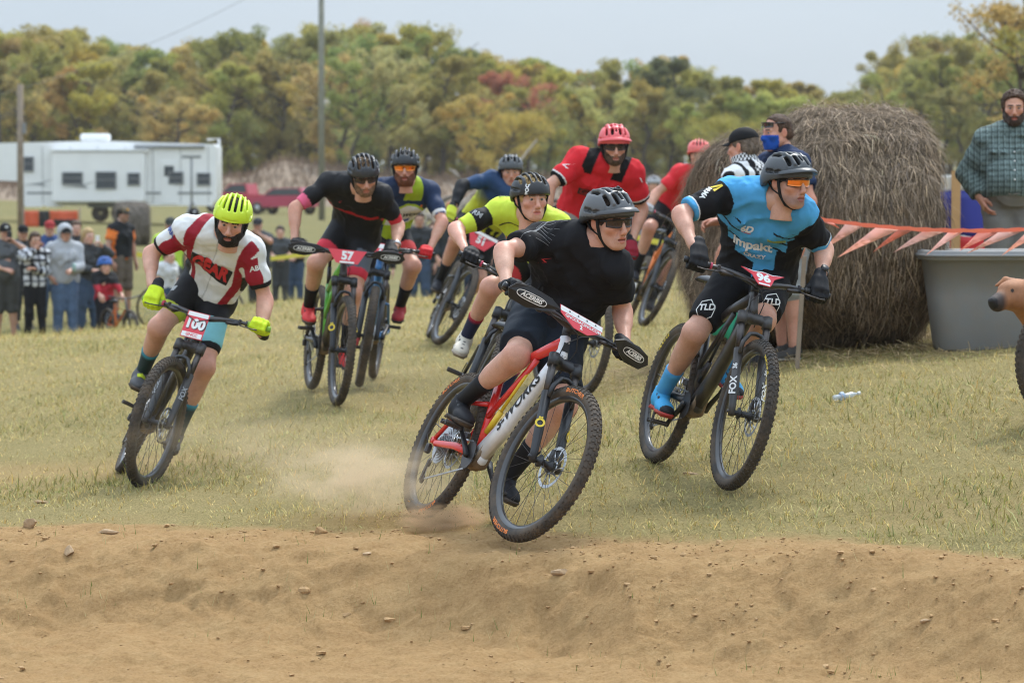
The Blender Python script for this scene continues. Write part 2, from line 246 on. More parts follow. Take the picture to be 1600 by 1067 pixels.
# ------------------------------------------------------------------ signed distance fields -> one continuous surface
class SDF:
    def __init__(s, lo, hi, h, far=.05):
        s.lo = np.asarray(lo, float); s.h = h; n = np.ceil((np.asarray(hi)-s.lo)/h).astype(int)+1; s.n = n
        s.ax = [(s.lo[i]+h*np.arange(n[i])).astype(np.float32) for i in range(3)]
        s.f = np.full(tuple(n), far, np.float32); s.far = far
    def _w(s, lo, hi):
        a = np.clip(np.floor((np.asarray(lo)-s.lo)/s.h).astype(int), 0, s.n); b = np.clip(np.ceil((np.asarray(hi)-s.lo)/s.h).astype(int)+1, 0, s.n)
        if np.any(b <= a): return None
        sl = tuple(slice(a[i], b[i]) for i in range(3))
        return sl, s.ax[0][sl[0]][:, None, None], s.ax[1][sl[1]][None, :, None], s.ax[2][sl[2]][None, None, :]
    def put(s, fn, lo, hi, k=.03, op='add'):
        w_ = s._w(np.asarray(lo)-s.far, np.asarray(hi)+s.far)
        if w_ is None: return
        sl, X, Y, Z = w_; d = np.minimum(fn(X, Y, Z), s.far).astype(np.float32); f = s.f[sl]
        if op == 'add':
            hh = np.maximum(k-np.abs(f-d), 0); s.f[sl] = np.minimum(f, d)-hh*hh/(4*k)
        else:
            d = -d; hh = np.maximum(k-np.abs(f-d), 0); s.f[sl] = np.maximum(f, d)+hh*hh/(4*k)
    def cap(s, a, b, ra, rb=None, k=.03, flat=None, op='add', cut=None, e=0.):
        a, b = np.asarray(a, float), np.asarray(b, float); ra += e; rb = ra if rb is None else rb+e; ba = b-a; L2 = ba@ba+1e-12; m = max(ra, rb)*(max(flat[1], 1) if flat else 1)
        def fn(X, Y, Z):
            px, py, pz = X-a[0], Y-a[1], Z-a[2]; t = np.clip((px*ba[0]+py*ba[1]+pz*ba[2])/L2, 0, 1)
            qx, qy, qz = px-t*ba[0], py-t*ba[1], pz-t*ba[2]; q2 = qx*qx+qy*qy+qz*qz
            if flat:
                n_, kf = flat; qn = qx*n_[0]+qy*n_[1]+qz*n_[2]; q2 = q2+qn*qn*(1/kf**2-1)
            d = np.sqrt(np.maximum(q2, 0))-(ra+(rb-ra)*t)
            if cut:
                for c, n_ in cut: d = np.maximum(d, (X-c[0])*n_[0]+(Y-c[1])*n_[1]+(Z-c[2])*n_[2])
            return d
        s.put(fn, np.minimum(a, b)-m, np.maximum(a, b)+m, k, op)
    def ell(s, c, r, R=None, k=.03, op='add', cut=None, e=0.):
        c = np.asarray(c, float); r = np.asarray(r, float)+e; R = np.eye(3) if R is None else R; m = r.max()
        def fn(X, Y, Z):
            px, py, pz = X-c[0], Y-c[1], Z-c[2]
            q = [px*R[0, i]+py*R[1, i]+pz*R[2, i] for i in range(3)]
            k0 = np.sqrt(sum((q[i]/r[i])**2 for i in range(3))); k1 = np.sqrt(sum((q[i]/r[i]**2)**2 for i in range(3)))+1e-9
            d = k0*(k0-1)/k1
            if cut:
                for cc, n_ in cut: d = np.maximum(d, (X-cc[0])*n_[0]+(Y-cc[1])*n_[1]+(Z-cc[2])*n_[2])
            return d
        s.put(fn, c-m, c+m, k, op)
    def plane(s, c, n_):
        s.f = np.maximum(s.f, (s.ax[0]-c[0])[:, None, None]*n_[0]+(s.ax[1]-c[1])[None, :, None]*n_[1]+(s.ax[2]-c[2])[None, None, :]*n_[2]).astype(np.float32)
    def wrinkle(s, amp, fr, seed=0, grow=None):
        X, Y, Z = s.ax[0][:, None, None], s.ax[1][None, :, None], s.ax[2][None, None, :]; r = np.random.default_rng(seed); tot = 0
        band = np.abs(s.f) < .03
        idx = np.nonzero(band); x, y, z = s.ax[0][idx[0]], s.ax[1][idx[1]], s.ax[2][idx[2]]
        for j in range(5):
            kx = r.normal(size=3)*fr*(.6+.45*j); kw = r.normal(size=3)*fr*.6
            tot = tot+np.sin(x*kx[0]+y*kx[1]+z*kx[2]+r.uniform(0, 6)+1.6*np.sin(x*kw[0]+y*kw[1]+z*kw[2]+r.uniform(0, 6)))/(1+.45*j)
        a_ = amp if grow is None else amp*grow(x, y, z)
        s.f[idx] += (a_*(np.sqrt(tot*tot+.12)*.9-.85)).astype(np.float32)
    def surf(s):
        f = s.f; f = np.pad(f, 1, constant_values=s.far); ins = f < 0
        c = [ins[i:ins.shape[0]-1+i, j:ins.shape[1]-1+j, k:ins.shape[2]-1+k] for i in (0, 1) for j in (0, 1) for k in (0, 1)]
        cnt = sum(a.astype(np.int8) for a in c); act = (cnt > 0) & (cnt < 8); I = np.nonzero(act); n = len(I[0])
        if n == 0: return np.zeros((0, 3)), np.zeros((0, 4), int)
        ID = np.full(act.shape, -1, np.int64); ID[I] = np.arange(n)
        val = {(i, j, k): f[I[0]+i, I[1]+j, I[2]+k] for i in (0, 1) for j in (0, 1) for k in (0, 1)}
        acc = np.zeros((n, 3)); w_ = np.zeros(n)
        for ax in range(3):
            for u in (0, 1):
                for v in (0, 1):
                    a = [0, 0, 0]; o1, o2 = [i for i in range(3) if i != ax]; a[o1] = u; a[o2] = v; b = list(a); b[ax] = 1
                    fa, fb = val[tuple(a)], val[tuple(b)]; x = (fa < 0) != (fb < 0); t = np.where(x, fa/(np.where(x, fa-fb, 1)), 0)
                    p = np.zeros((n, 3)); p[:, o1] = u; p[:, o2] = v; p[:, ax] = t; acc += p*x[:, None]; w_ += x
        V = (np.stack(I, 1)+acc/w_[:, None]-1)*s.h+s.lo
        Q = []
        for ax in range(3):
            o1, o2 = [(1, 2), (2, 0), (0, 1)][ax]
            sa = [slice(None)]*3; sb = [slice(None)]*3; sa[ax] = slice(0, -1); sb[ax] = slice(1, None)
            A0, B0 = ins[tuple(sa)], ins[tuple(sb)]; X = np.nonzero(A0 != B0); inside = A0[X]
            g = np.stack(X, 1); ok = (g[:, o1] > 0) & (g[:, o2] > 0) & (g[:, o1] < ID.shape[o1]) & (g[:, o2] < ID.shape[o2]); g = g[ok]; inside = inside[ok]
            def cid(d1, d2):
                q = g.copy(); q[:, o1] -= d1; q[:, o2] -= d2; return ID[q[:, 0], q[:, 1], q[:, 2]]
            q = np.stack([cid(1, 1), cid(0, 1), cid(0, 0), cid(1, 0)], 1); q[~inside] = q[~inside][:, ::-1]; Q.append(q)
        Q = np.concatenate(Q); return V, Q[(Q >= 0).all(1)]
def join_surfs(L):
    V = []; Q = []; Cc = []; b = 0
    for v, q, c in L:
        V.append(v); Q.append(q+b); Cc.append(np.broadcast_to(np.asarray(c, float), (len(v), 3))); b += len(v)
    return np.concatenate(V), np.concatenate(Q), np.concatenate(Cc)
def vnoise(P, fr, seed=0, n=5):
    r = np.random.default_rng(seed); t = 0
    for j in range(n):
        k = r.normal(size=3)*fr*(.6+.5*j); kw = r.normal(size=3)*fr*.5
        t = t+np.sin(P@k+r.uniform(0, 6)+1.5*np.sin(P@kw+r.uniform(0, 6)))/(1+.5*j)
    return t/2.2
# ------------------------------------------------------------------ flat lettering
def text_mesh(txt, size=1., bold=.02, shear=0., extrude=.0, align='CENTER', sx=1.):
    cu = bpy.data.curves.new('lettering', 'FONT'); cu.body = txt; cu.size = size; cu.offset = bold*size; cu.shear = shear; cu.align_x = align; cu.align_y = 'CENTER'
    cu.resolution_u = 3; cu.extrude = extrude
    ob = bpy.data.objects.new('lettering', cu); C.objects.link(ob)
    dg = bpy.context.evaluated_depsgraph_get(); me = bpy.data.meshes.new_from_object(ob.evaluated_get(dg))
    V = [(v.co.x*sx, v.co.y, v.co.z) for v in me.vertices]; F_ = [list(p.vertices) for p in me.polygons]
    bpy.data.objects.remove(ob); bpy.data.curves.remove(cu); bpy.data.meshes.remove(me)
    return V, F_
def lettering(name, txt, m, parent, O, X, Y, size, bold=.02, shear=0., bvh=None, lift=.0025, sx=1., M=None, poly=None, reach=.25):
    """flat print: text (or polygons) in the frame O + x X + y Y, laid on the surface bvh if given"""
    if poly is None: V, F_ = text_mesh(txt, size, bold, shear, sx=sx)
    else: V = [(x*size, y*size, 0) for pl in poly for x, y in pl]; F_ = []; b = 0
    if poly is not None and bvh is not None and all(len(pl) == 4 for pl in poly):
        V = []
        for pl in poly:
            q = [A_(*p) for p in pl]; lu, lv = max(np.linalg.norm(q[1]-q[0]), np.linalg.norm(q[2]-q[3]))*size, max(np.linalg.norm(q[3]-q[0]), np.linalg.norm(q[2]-q[1]))*size; nu, nv = int(lu/.012)+1, int(lv/.012)+1; b = len(V)
            for i in range(nu+1):
                for j in range(nv+1): u_, v_ = i/nu, j/nv; p = (q[0]*(1-u_)+q[1]*u_)*(1-v_)+(q[3]*(1-u_)+q[2]*u_)*v_; V.append((p[0]*size, p[1]*size, 0))
            F_ += [[b+i*(nv+1)+j, b+(i+1)*(nv+1)+j, b+(i+1)*(nv+1)+j+1, b+i*(nv+1)+j+1] for i in range(nu) for j in range(nv)]
    elif poly is not None:
        for pl in poly: F_.append(list(range(b, b+len(pl)))); b += len(pl)
    if bvh is not None and poly is None:                    # fine enough to follow the cloth
        bm = bmesh.new(); vs = [bm.verts.new(v) for v in V]
        for f in F_:
            try: bm.faces.new([vs[i] for i in f])
            except ValueError: pass
        bmesh.ops.triangulate(bm, faces=bm.faces[:])
        for _ in range(4):
            le = [e for e in bm.edges if e.calc_length() > .013]
            if not le: break
            bmesh.ops.subdivide_edges(bm, edges=le, cuts=1); bmesh.ops.triangulate(bm, faces=[f for f in bm.faces if len(f.verts) > 3])
        bm.verts.index_update(); V = [tuple(v.co) for v in bm.verts]; F_ = [[v.index for v in f.verts] for f in bm.faces]; bm.free()
    O, X, Y = A_(*O), unit(X), unit(Y); Y = unit(Y-X*(X@Y)); Z = np.cross(X, Y); out = []
    for x, y, z in V:
        p = O+x*X+y*Y
        if bvh is not None:
            h = bvh.ray_cast(Vector(p+Z*reach), Vector(-Z), reach*2)
            if h[0] is not None: p = A_(*h[0])+Z*lift
            else:
                h = bvh.find_nearest(Vector(p)); p = A_(*h[0])+A_(*h[1])*lift if h[0] is not None else p
        else: p = p+Z*lift
        out.append(p)
    return MB().add(out, F_, False).build(name, m, parent, M)

# ------------------------------------------------------------------ ground
def _lat(seed): return np.random.default_rng(seed).random((257, 257)).astype(np.float32)
_LT = {}
def noise2(x, y, sc, seed=0, octv=4, gain=.5):
    out = 0; amp = 1; tot = 0
    for o in range(octv):
        L = _LT.setdefault((seed+o) % 6, _lat((seed+o) % 6)); u = x*sc*2**o+37.7*seed+11*o; v = y*sc*2**o+91.3*seed+5*o
        iu, iv = np.floor(u).astype(int), np.floor(v).astype(int); fu, fv = u-iu, v-iv; fu = fu*fu*(3-2*fu); fv = fv*fv*(3-2*fv); a, b, c, d = iu % 256, iv % 256, (iu+1) % 256, (iv+1) % 256
        out = out+amp*((L[a, b]*(1-fu)+L[c, b]*fu)*(1-fv)+(L[a, d]*(1-fu)+L[c, d]*fu)*fv); tot += amp; amp *= gain
    return out/tot*2-1
BIKE_G = []
for k_, f_ in FIT.items():
    x_, y_, z_, yw_ = f_['p'][:4];
    BIKE_G.append((x_, y_, z_)); Rm = Matrix.Rotation(yw_, 3, 'Z') @ Matrix.Rotation(f_['p'][4], 3, 'X') @ Matrix.Rotation(f_['p'][5], 3, 'Y'); q_ = Vector((x_, y_, z_))-Rm @ Vector((1.19, 0, 0)); BIKE_G.append(tuple(q_))
GP_ = A_(*[(x, y, z-.012) for x, y, z in BIKE_G], (2.2, 21, .40), (1.9, 22.5, .40), (3.3, 20.7, .47), (3.7, 22, .50), (5, 24, .65), (1.75, 20.6, .36), (-3.9, 24, -.05), (-6, 33, -.14), (-3.4, 40, .05), (-1.2, 40, .10), (.9, 42, .25), (4, 42, .6), (9, 40, .9),
  (-8, 46, -.74), (-5, 46, -.74), (-3.5, 50, -.72), (-6.7, 51, -.52), (-9, 52, -.6), (-6.5, 38, -.3), (-4.5, 37, -.12), (-3, 60, -.8), (0, 58, -.7), (3, 60, -.6), (-13, 108, -.3), (-20, 130, .25), (-15, 210, .4), (0, 150, .2), (30, 150, .8), (0, 260, 2.2), (60, 260, 3), (-70, 260, 2.5), (14, 80, .2), (-30, 80, -.4), (30, 60, .8), (8, 22, .85), (-8, 25, -.2), (-7, 16, -.2), (6, 15, .45), (0, 11, -.02), (-3, 12, -.02), (3, 11.5, .10), (0, 6, -.02), (-4, 6, -.1), (4, 6, .15), (0, 500, 5), (120, 500, 6), (-120, 500, 5), (250, 300, 4), (-250, 300, 3))
def _uv(x, y): y = np.maximum(y, 2.); return np.stack([np.asarray(x)/(y+5)*14, 6*np.log(y+5)], -1)
def _tps(r2): return np.where(r2 > 1e-9, r2*np.log(np.maximum(r2, 1e-9))*.5, 0)
_c = _uv(GP_[:, 0], GP_[:, 1]); _n = len(_c); _K = np.zeros((_n+3, _n+3)); _K[:_n, :_n] = _tps(((_c[:, None]-_c[None])**2).sum(-1))+np.eye(_n)*.01; _K[:_n, _n] = 1; _K[:_n, _n+1:] = _c; _K[_n:, :_n] = _K[:_n, _n:].T
_w = np.linalg.solve(_K, np.concatenate([GP_[:, 2], np.zeros(3)]))
def base_z(x, y):
    q = _uv(np.clip(x, -.9*(np.maximum(y, 2)+8), .9*(np.maximum(y, 2)+8)), np.clip(y, 4, 520)); s = q.shape[:-1]; q = q.reshape(-1, 2); o = np.empty(len(q))
    for i in range(0, len(q), 20000): o[i:i+20000] = _tps(((q[i:i+20000, None]-_c[None])**2).sum(-1))@_w[:_n]+_w[_n]+q[i:i+20000]@_w[_n+1:]
    return o.reshape(s)
def edge_y(x): return np.interp(x, [-6, -3, -1.6, -.5, .1, .5, 1.2, 1.9, 2.6, 6], [14.4, 14.3, 14.2, 13.95, 13.5, 12.95, 12.7, 12.05, 11.2, 10.5])+.16*noise2(x, x*0, .8, 1, 3)
def dirt_info(x, y):
    e = edge_y(x)+.42*noise2(x, y, 1.5, 2, 5, .6); m = np.clip((e-y)/.42+.5, 0, 1); m = m*m*(3-2*m); return m, edge_y(x)-y
def ground_z(x, y, fine=True):
    x = np.asarray(x, float); y = np.asarray(y, float); z = base_z(x, y); m, d = dirt_info(x, y)
    cst = np.interp(x, [-3, -1, 0, .7, 1.4, 3], [.85, .9, .95, .55, .5, .4])+.12*noise2(x, y*.3, .9, 3, 2); fl = np.interp(x, [-3, -1, .2, 1, 3], [.75, .8, .55, .8, .9])
    t = np.clip((d-cst)/fl, 0, 1); t = t*t*(3-2*t); near = 1-np.clip((d-6)/6, 0, 1)
    z = z+m*(.012*np.exp(-((d-cst+.05)/.3)**2)+.022*noise2(x, y, 1.1, 4, 3))-t*.31*near
    rg = 1-np.abs(noise2(x, y, 2.6, 0, 4))*2.2; rg2 = 1-np.abs(noise2(x, y, 8., 4, 4))*2.2; act_ = .62*np.clip((d-.02)/.55, .12, 1)*np.clip(.55+.9*np.exp(-((d-cst-.25)/.45)**2)+.5*noise2(x, y, .7, 5, 2), .25, 1.6)
    z = z+m*(.034*noise2(x, y, 3.2, 1, 4)+act_*(.030*np.maximum(rg, -.3)*.7+.017*np.maximum(rg2, -.2)-.02))
    if fine: z = z+m*(.015*noise2(x, y, 16, 3, 4)+.010*noise2(x, y, 44, 5, 3)+.0035*noise2(x, y, 120, 2, 2)); lg = np.clip((noise2(x, y*1.5, 1.5, 1, 5)+.05)*9, 0, 1); z = z+m*.032*(lg-.5)*np.clip(act_, .05, 1)+m*.012*np.clip(act_*1.5, .1, 1)*np.clip((noise2(x, y*1.3, 4.2, 3, 4)-.1)*9, 0, 1)+(1-m)*(.02*noise2(x, y, 1.3, 5, 3)+.008*noise2(x, y, 6, 0, 2))
    rut = np.exp(-((x-.55-.035*(y-11))/.045)**2)*np.clip((12.3-y)/.3, 0, 1); z = z-.02*rut+.006*rut*np.sin(y*150)
    for bx, by, bz in BIKE_G[:2]+BIKE_G[2:4]:
        w_ = np.exp(-(((x-bx)**2+(y-by)**2)/.35**2)); z = z*(1-w_)+w_*np.minimum(z, bz-.004)
    return z
def grow(a, b, s0, r): 
    o = [a]; s = s0
    while o[-1] < b: o.append(o[-1]+s); s *= r
    return o
xs = np.array([-v for v in grow(2.47, 420, .03, 1.12)][::-1]+list(np.arange(-2.45, 2.6, .0165))+grow(2.6, 420, .03, 1.12))
ys = np.array([-v for v in grow(-9.28, 30, .03, 1.15)][::-1]+list(np.arange(9.3, 14.5, .0165))+grow(14.5, 900, .03, 1.045))
Xg, Yg = np.meshgrid(xs, ys, indexing='ij'); Zg = ground_z(Xg, Yg); mk, _d = dirt_info(Xg, Yg)
bare = np.clip((noise2(Xg, Yg, .45, 3, 4)-.12)*3.5, 0, 1)*.42*np.clip((24-Yg)/6, .2, 1)+.55*np.exp(-((Xg+.55)/.5)**2-((Yg-14.2)/.7)**2)
mk = np.maximum(mk, np.clip(bare, 0, 1)*np.clip((Yg-12)/2, 0, 1)); nX, nY = Xg.shape
I_ = np.arange(nX*nY).reshape(nX, nY); Qg = np.stack([I_[:-1, :-1], I_[1:, :-1], I_[1:, 1:], I_[:-1, 1:]], -1).reshape(-1, 4)
gm = bpy.data.materials.new('field_ground'); gm.use_nodes = True; n = gm.node_tree.nodes; l = gm.node_tree.links; pb = n['Principled BSDF']; pb.inputs['Roughness'].default_value = .95; pb.inputs['Specular IOR Level'].default_value = .15
at = n.new('ShaderNodeAttribute'); at.attribute_name = 'Col'; sp_ = n.new('ShaderNodeSeparateColor'); l.new(at.outputs['Color'], sp_.inputs[0]); tcg = n.new('ShaderNodeTexCoord')
def nodenoise(sc, det=6, rough=.65):
    z = n.new('ShaderNodeTexNoise'); z.inputs['Scale'].default_value = sc; z.inputs['Detail'].default_value = det; z.inputs['Roughness'].default_value = rough; l.new(tcg.outputs['Object'], z.inputs['Vector']); return z
def ramp(src, stops):
    r = n.new('ShaderNodeValToRGB'); e = r.color_ramp.elements
    while len(e) < len(stops): e.new(.5)
    for q, (p, c) in zip(e, stops): q.position = p; q.color = (*c, 1)
    l.new(src, r.inputs['Fac']); return r.outputs['Color']
def mixc(f, a, b):
    m = n.new('ShaderNodeMix'); m.data_type = 'RGBA'; l.new(f, m.inputs['Factor']) if not isinstance(f, float) else setattr(m.inputs['Factor'], 'default_value', f); l.new(a, m.inputs['A']); l.new(b, m.inputs['B']); return m.outputs['Result']
d1 = ramp(nodenoise(5).outputs['Fac'], [(.3, (.34, .20, .080)), (.5, (.425, .262, .110)), (.72, (.50, .33, .15))]); d2 = ramp(nodenoise(60, 5, .7).outputs['Fac'], [(.3, (.23, .13, .056)), (.5, (.42, .257, .12)), (.75, (.55, .38, .205))]); dirt = mixc(.45, d1, d2)
g1 = ramp(nodenoise(.8, 6, .7).outputs['Fac'], [(.34, (.18, .155, .045)), (.5, (.34, .26, .09)), (.66, (.44, .325, .14))]); g2 = ramp(nodenoise(26, 6, .75).outputs['Fac'], [(.3, (.10, .095, .03)), (.5, (.25, .205, .08)), (.75, (.38, .305, .14))]); g3 = ramp(nodenoise(110, 3, .6).outputs['Fac'], [(.38, (.035, .034, .014)), (.5, (.22, .18, .075)), (.62, (.52, .42, .21))]); grs = mixc(.42, mixc(.5, g1, g2), g3)
far_dark_grs = ramp(nodenoise(1.3, 6, .75).outputs['Fac'], [(.3, (.085, .09, .03)), (.5, (.15, .14, .05)), (.7, (.23, .185, .08))]); l.new(mixc(sp_.outputs[0], mixc(sp_.outputs[1], grs, far_dark_grs), dirt), pb.inputs['Base Color'])  # greener far grass, darkened in the colour for the missing blade self-shadow
bp = n.new('ShaderNodeBump'); bp.inputs['Strength'].default_value = .9; bp.inputs['Distance'].default_value = .02; l.new(nodenoise(48, 10, .78).outputs['Fac'], bp.inputs['Height']); l.new(bp.outputs['Normal'], pb.inputs['Normal'])
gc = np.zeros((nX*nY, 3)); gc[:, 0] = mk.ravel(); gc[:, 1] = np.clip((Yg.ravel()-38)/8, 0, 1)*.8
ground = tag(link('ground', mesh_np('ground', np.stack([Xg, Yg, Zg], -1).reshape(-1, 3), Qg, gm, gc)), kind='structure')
# ------------------------------------------------------------------ grass, clods, stones
def grass(nb=500000, y0=11.0, y1=60.):
    r = np.random.default_rng(3); y = np.exp(r.uniform(math.log(y0), math.log(y1), nb)); x = r.uniform(-1, 1, nb)*(y*.171*1.12+.5)
    # clumps: pull blades towards tuft centres
    cx, cy = np.round(x/.09+r.normal(0, .15, nb))*.09, np.round(y/.09)*.09; pull = .55*(r.random(nb) < .6); x = x+(cx-x)*pull; y = y+(cy-y)*pull
    m, d = dirt_info(x, y); patch = 1.35*noise2(x, y, .75, 2, 4)+.6*noise2(x, y, 5, 4, 2); br = np.clip((noise2(x, y, .45, 3, 4)-.12)*3.5, 0, 1)*np.clip((24-y)/6, .15, 1)
    m = np.clip(m+.55*np.clip(noise2(x, y, 2.2, 0, 4)-.05, 0, 1)*np.exp(-np.clip(-d, 0, 3)/.45)*2.2, 0, 1)
    keep = (r.random(nb) > m*1.03) & (r.random(nb) > .5*br) & (patch+r.normal(0, .5, nb) > -.55); x, y, m, patch = x[keep], y[keep], m[keep], patch[keep]; k = len(x); z = ground_z(x, y, True)
    far = (y/13)**.75; h = r.gamma(3., .0125, k)*(.8+.5*np.clip(patch, -.5, 1))*np.clip(far, 1, 2.2)*.82+.012; wd = r.uniform(.0011, .0023, k)*far*1.15; a = r.uniform(0, 6.283, k); ln = r.uniform(.35, 2.6, k); fx, fy = np.cos(a), np.sin(a); sx, sy = -fy*wd, fx*wd
    flat_ = np.where(r.random(k) < .58, .22, 1.); up = h/np.sqrt(1+ln**2)*flat_; out = h*ln/np.sqrt(1+ln**2)
    B = np.stack([x, y, z-.004], 1); S = np.stack([sx, sy, 0*sx], 1); Mi = B+np.stack([fx*out*.4, fy*out*.4, up*.62], 1); T = B+np.stack([fx*out, fy*out, up], 1)
    V = np.stack([B-S, B+S, Mi-S*.8, Mi+S*.8, T], 1).reshape(-1, 3); b = np.arange(k)[:, None]*5; one = (flat_ < 1) | (y > 18); Tr = np.concatenate([np.concatenate([b+A_(0, 1, 3), b+A_(0, 3, 2), b+A_(2, 3, 4)], 1)[~one].reshape(-1, 3), (b+A_(0, 1, 4))[one]]).astype(np.int32)
    st = np.clip(.92-.55*patch+r.normal(0, .30, k), 0, 1)[:, None]; c = (A_(.15, .185, .038)*(1-st)+A_(.56, .43, .165)*st)*r.uniform(.5, 1.35, (k, 1))*(1+.10*r.normal(size=(k, 1))*A_(1, 0, -.6)); c = np.clip(np.repeat(c, 5, 0), .01, .75)
    return tag(link('grass', mesh_np('grass', V, Tr, leaf_mat('grass_blade', .7, .25), c, smooth=False)), 'dry yellow-green grass covering the field behind the dirt', 'grass', kind='stuff')
grass()
def sprouts(nb=260):
    r = np.random.default_rng(8); x = r.uniform(-2.6, 2.6, nb); x = np.where(r.random(nb) < .7, np.round(x*2.2)/2.2+r.normal(0, .09, nb), x); y = edge_y(x)-r.uniform(.2, 1.9, nb)*np.where(r.random(nb) < .5, 1, .75); y = np.where(r.random(nb) < .55, edge_y(x)-1.35+r.normal(0, .06, nb), y); z = ground_z(x, y); h = r.uniform(.02, .075, nb); a = r.uniform(0, 6.28, nb); ln = r.uniform(.1, .7, nb)
    S = np.stack([np.cos(a), np.sin(a), 0*a], 1)*.002; B = np.stack([x, y, z-.004], 1); T = B+np.stack([-np.sin(a)*h*ln, np.cos(a)*h*ln, h], 1); V = np.stack([B-S, B+S, T], 1).reshape(-1, 3); Tr = np.arange(nb*3).reshape(-1, 3)
    st = (r.random((nb, 1)) < .55); c = np.where(st, A_(.5, .42, .2), A_(.16, .22, .05)); tag(link('grass_sprouts', mesh_np('grass_sprouts', V, Tr, leaf_mat('grass_blade'), np.repeat(c, 3, 0), False)), 'thin grass sprouts poking out of the bare dirt', 'grass', kind='stuff')
sprouts()
M_stone = mat('sandstone', (.42, .285, .165), rough=.9, var=.25, vscale=25, bump=.5, bscale=60); M_clod = mat('dirt_clod', (.42, .262, .122), rough=.95, var=.3, vscale=60, bump=.4, bscale=120)
def rock_v(seed, n=10):
    b = MB().ball((0, 0, 0), 1, n); V = A_(*b.v); r = np.random.default_rng(seed)
    for _ in range(11):
        d = unit(r.normal(size=3)); h = r.uniform(.38, .72); s = V@d; V = V-np.maximum(s-h, 0)[:, None]*d*.97
    return V*(1+.10*vnoise(V, 2.5, seed)[:, None]), b.f
def clods(nb=6000):
    r = np.random.default_rng(5); x = r.uniform(-2.7, 2.9, nb); y = edge_y(x)-np.abs(r.normal(0, 1., nb)*1.2)+.15; y = np.maximum(y, 8.8+r.random(nb)*.3); y = np.where(r.random(nb) < .45, r.uniform(9, 13.2, nb), y); m, d = dirt_info(x, y); ok = (m > .5) & (noise2(x, y, 1.5, 1, 3)+r.normal(0, .4, nb) > -.15); x, y = x[ok], y[ok]; k = len(x); z = ground_z(x, y); s = np.minimum(r.lognormal(-5.4, .62, k), .026)
    base = [(A_(*rock_v(i, 6)[0]), rock_v(i, 6)[1]) for i in range(6)]; T0 = []; V = []; off = 0
    for i in range(k):
        bv, bf = base[i % 6]; a = r.uniform(0, 6.28); R = np.array([[math.cos(a), -math.sin(a), 0], [math.sin(a), math.cos(a), 0], [0, 0, .7]]); V.append(bv@R.T*s[i]*A_(r.uniform(.8, 1.5), 1, r.uniform(.6, 1))+A_(x[i], y[i], z[i]+s[i]*.25)); T0.append(np.array(bf)+off); off += len(bv)
    tag(link('dirt_clods', mesh_np('dirt_clods', np.concatenate(V), np.concatenate(T0), M_clod, smooth=False)), 'small crumbs and clods scattered over the dirt', 'clods', kind='stuff')
clods()
def px(x, y, Y): return A_((x-800)/4666.67*Y, Y, CZ+(300-y)/4666.67*Y)
def on_ground(pxx, pyy):
    Y = np.linspace(9, 45, 1500); X = (pxx-800)/4666.67*Y; zz = CZ+(300-pyy)/4666.67*Y; g = ground_z(X, Y); i = np.argmax(g > zz); return A_(X[i], Y[i], g[i])
for i, (a, b, s, sq, lb, m_) in enumerate(((44, 826, .045, (1, .8, 1.05), 'upright brown rock at the far left grass edge', M_stone), (105, 872, .05, (1.1, .9, .8), 'pale flat-faced rock sunk in the bank at far left', M_stone), (168, 836, .05, (1.6, 1, .5), 'low dark stone on the bank crest, left', M_stone), (498, 835, .05, (1.2, .9, .9), 'reddish-brown clod standing on top of the dirt bank', M_clod), (574, 871, .032, (1.1, .9, .7), 'small dark stone below the dust cloud', M_stone), (476, 931, .042, (1.2, .8, .8), 'reddish stone half-way down the bank', M_clod), (876, 900, .042, (1.4, .9, .7), 'tan stone in the dirt below the front wheel', M_stone), (1070, 871, .028, (1.4, .9, .6), 'brown clod right of the front wheel', M_clod), (1450, 976, .03, (1.2, .9, .7), 'pale orange pebble in the lower right dirt', M_stone), (605, 979, .035, (1.5, 1, .6), 'crumbling clod at the foot of the bank', M_clod), (64, 788, .05, (1.5, .9, .45), 'flat buff rock lying in the left grass', M_stone), (540, 968, .025, (1.3, 1, .6), 'small brown pebble in the centre of the lower track', M_clod), (1078, 742, .045, (1.9, 1, .45), 'flat brown stone in the grass by the number 96 bike', M_stone))):
    p = on_ground(a, b); V, F_ = rock_v(20+i, 12); V = V@np.array(Matrix.Rotation(i*1.3, 3, 'Z')).T*A_(*sq)*s; V = V*(.72 if i else .85); o = MB().add(V, F_, False).build('rock', m_); o.location = p+A_(0, 0, s*sq[2]*.12); tag(o, lb, 'rock', 'loose rocks on the dirt and grass')
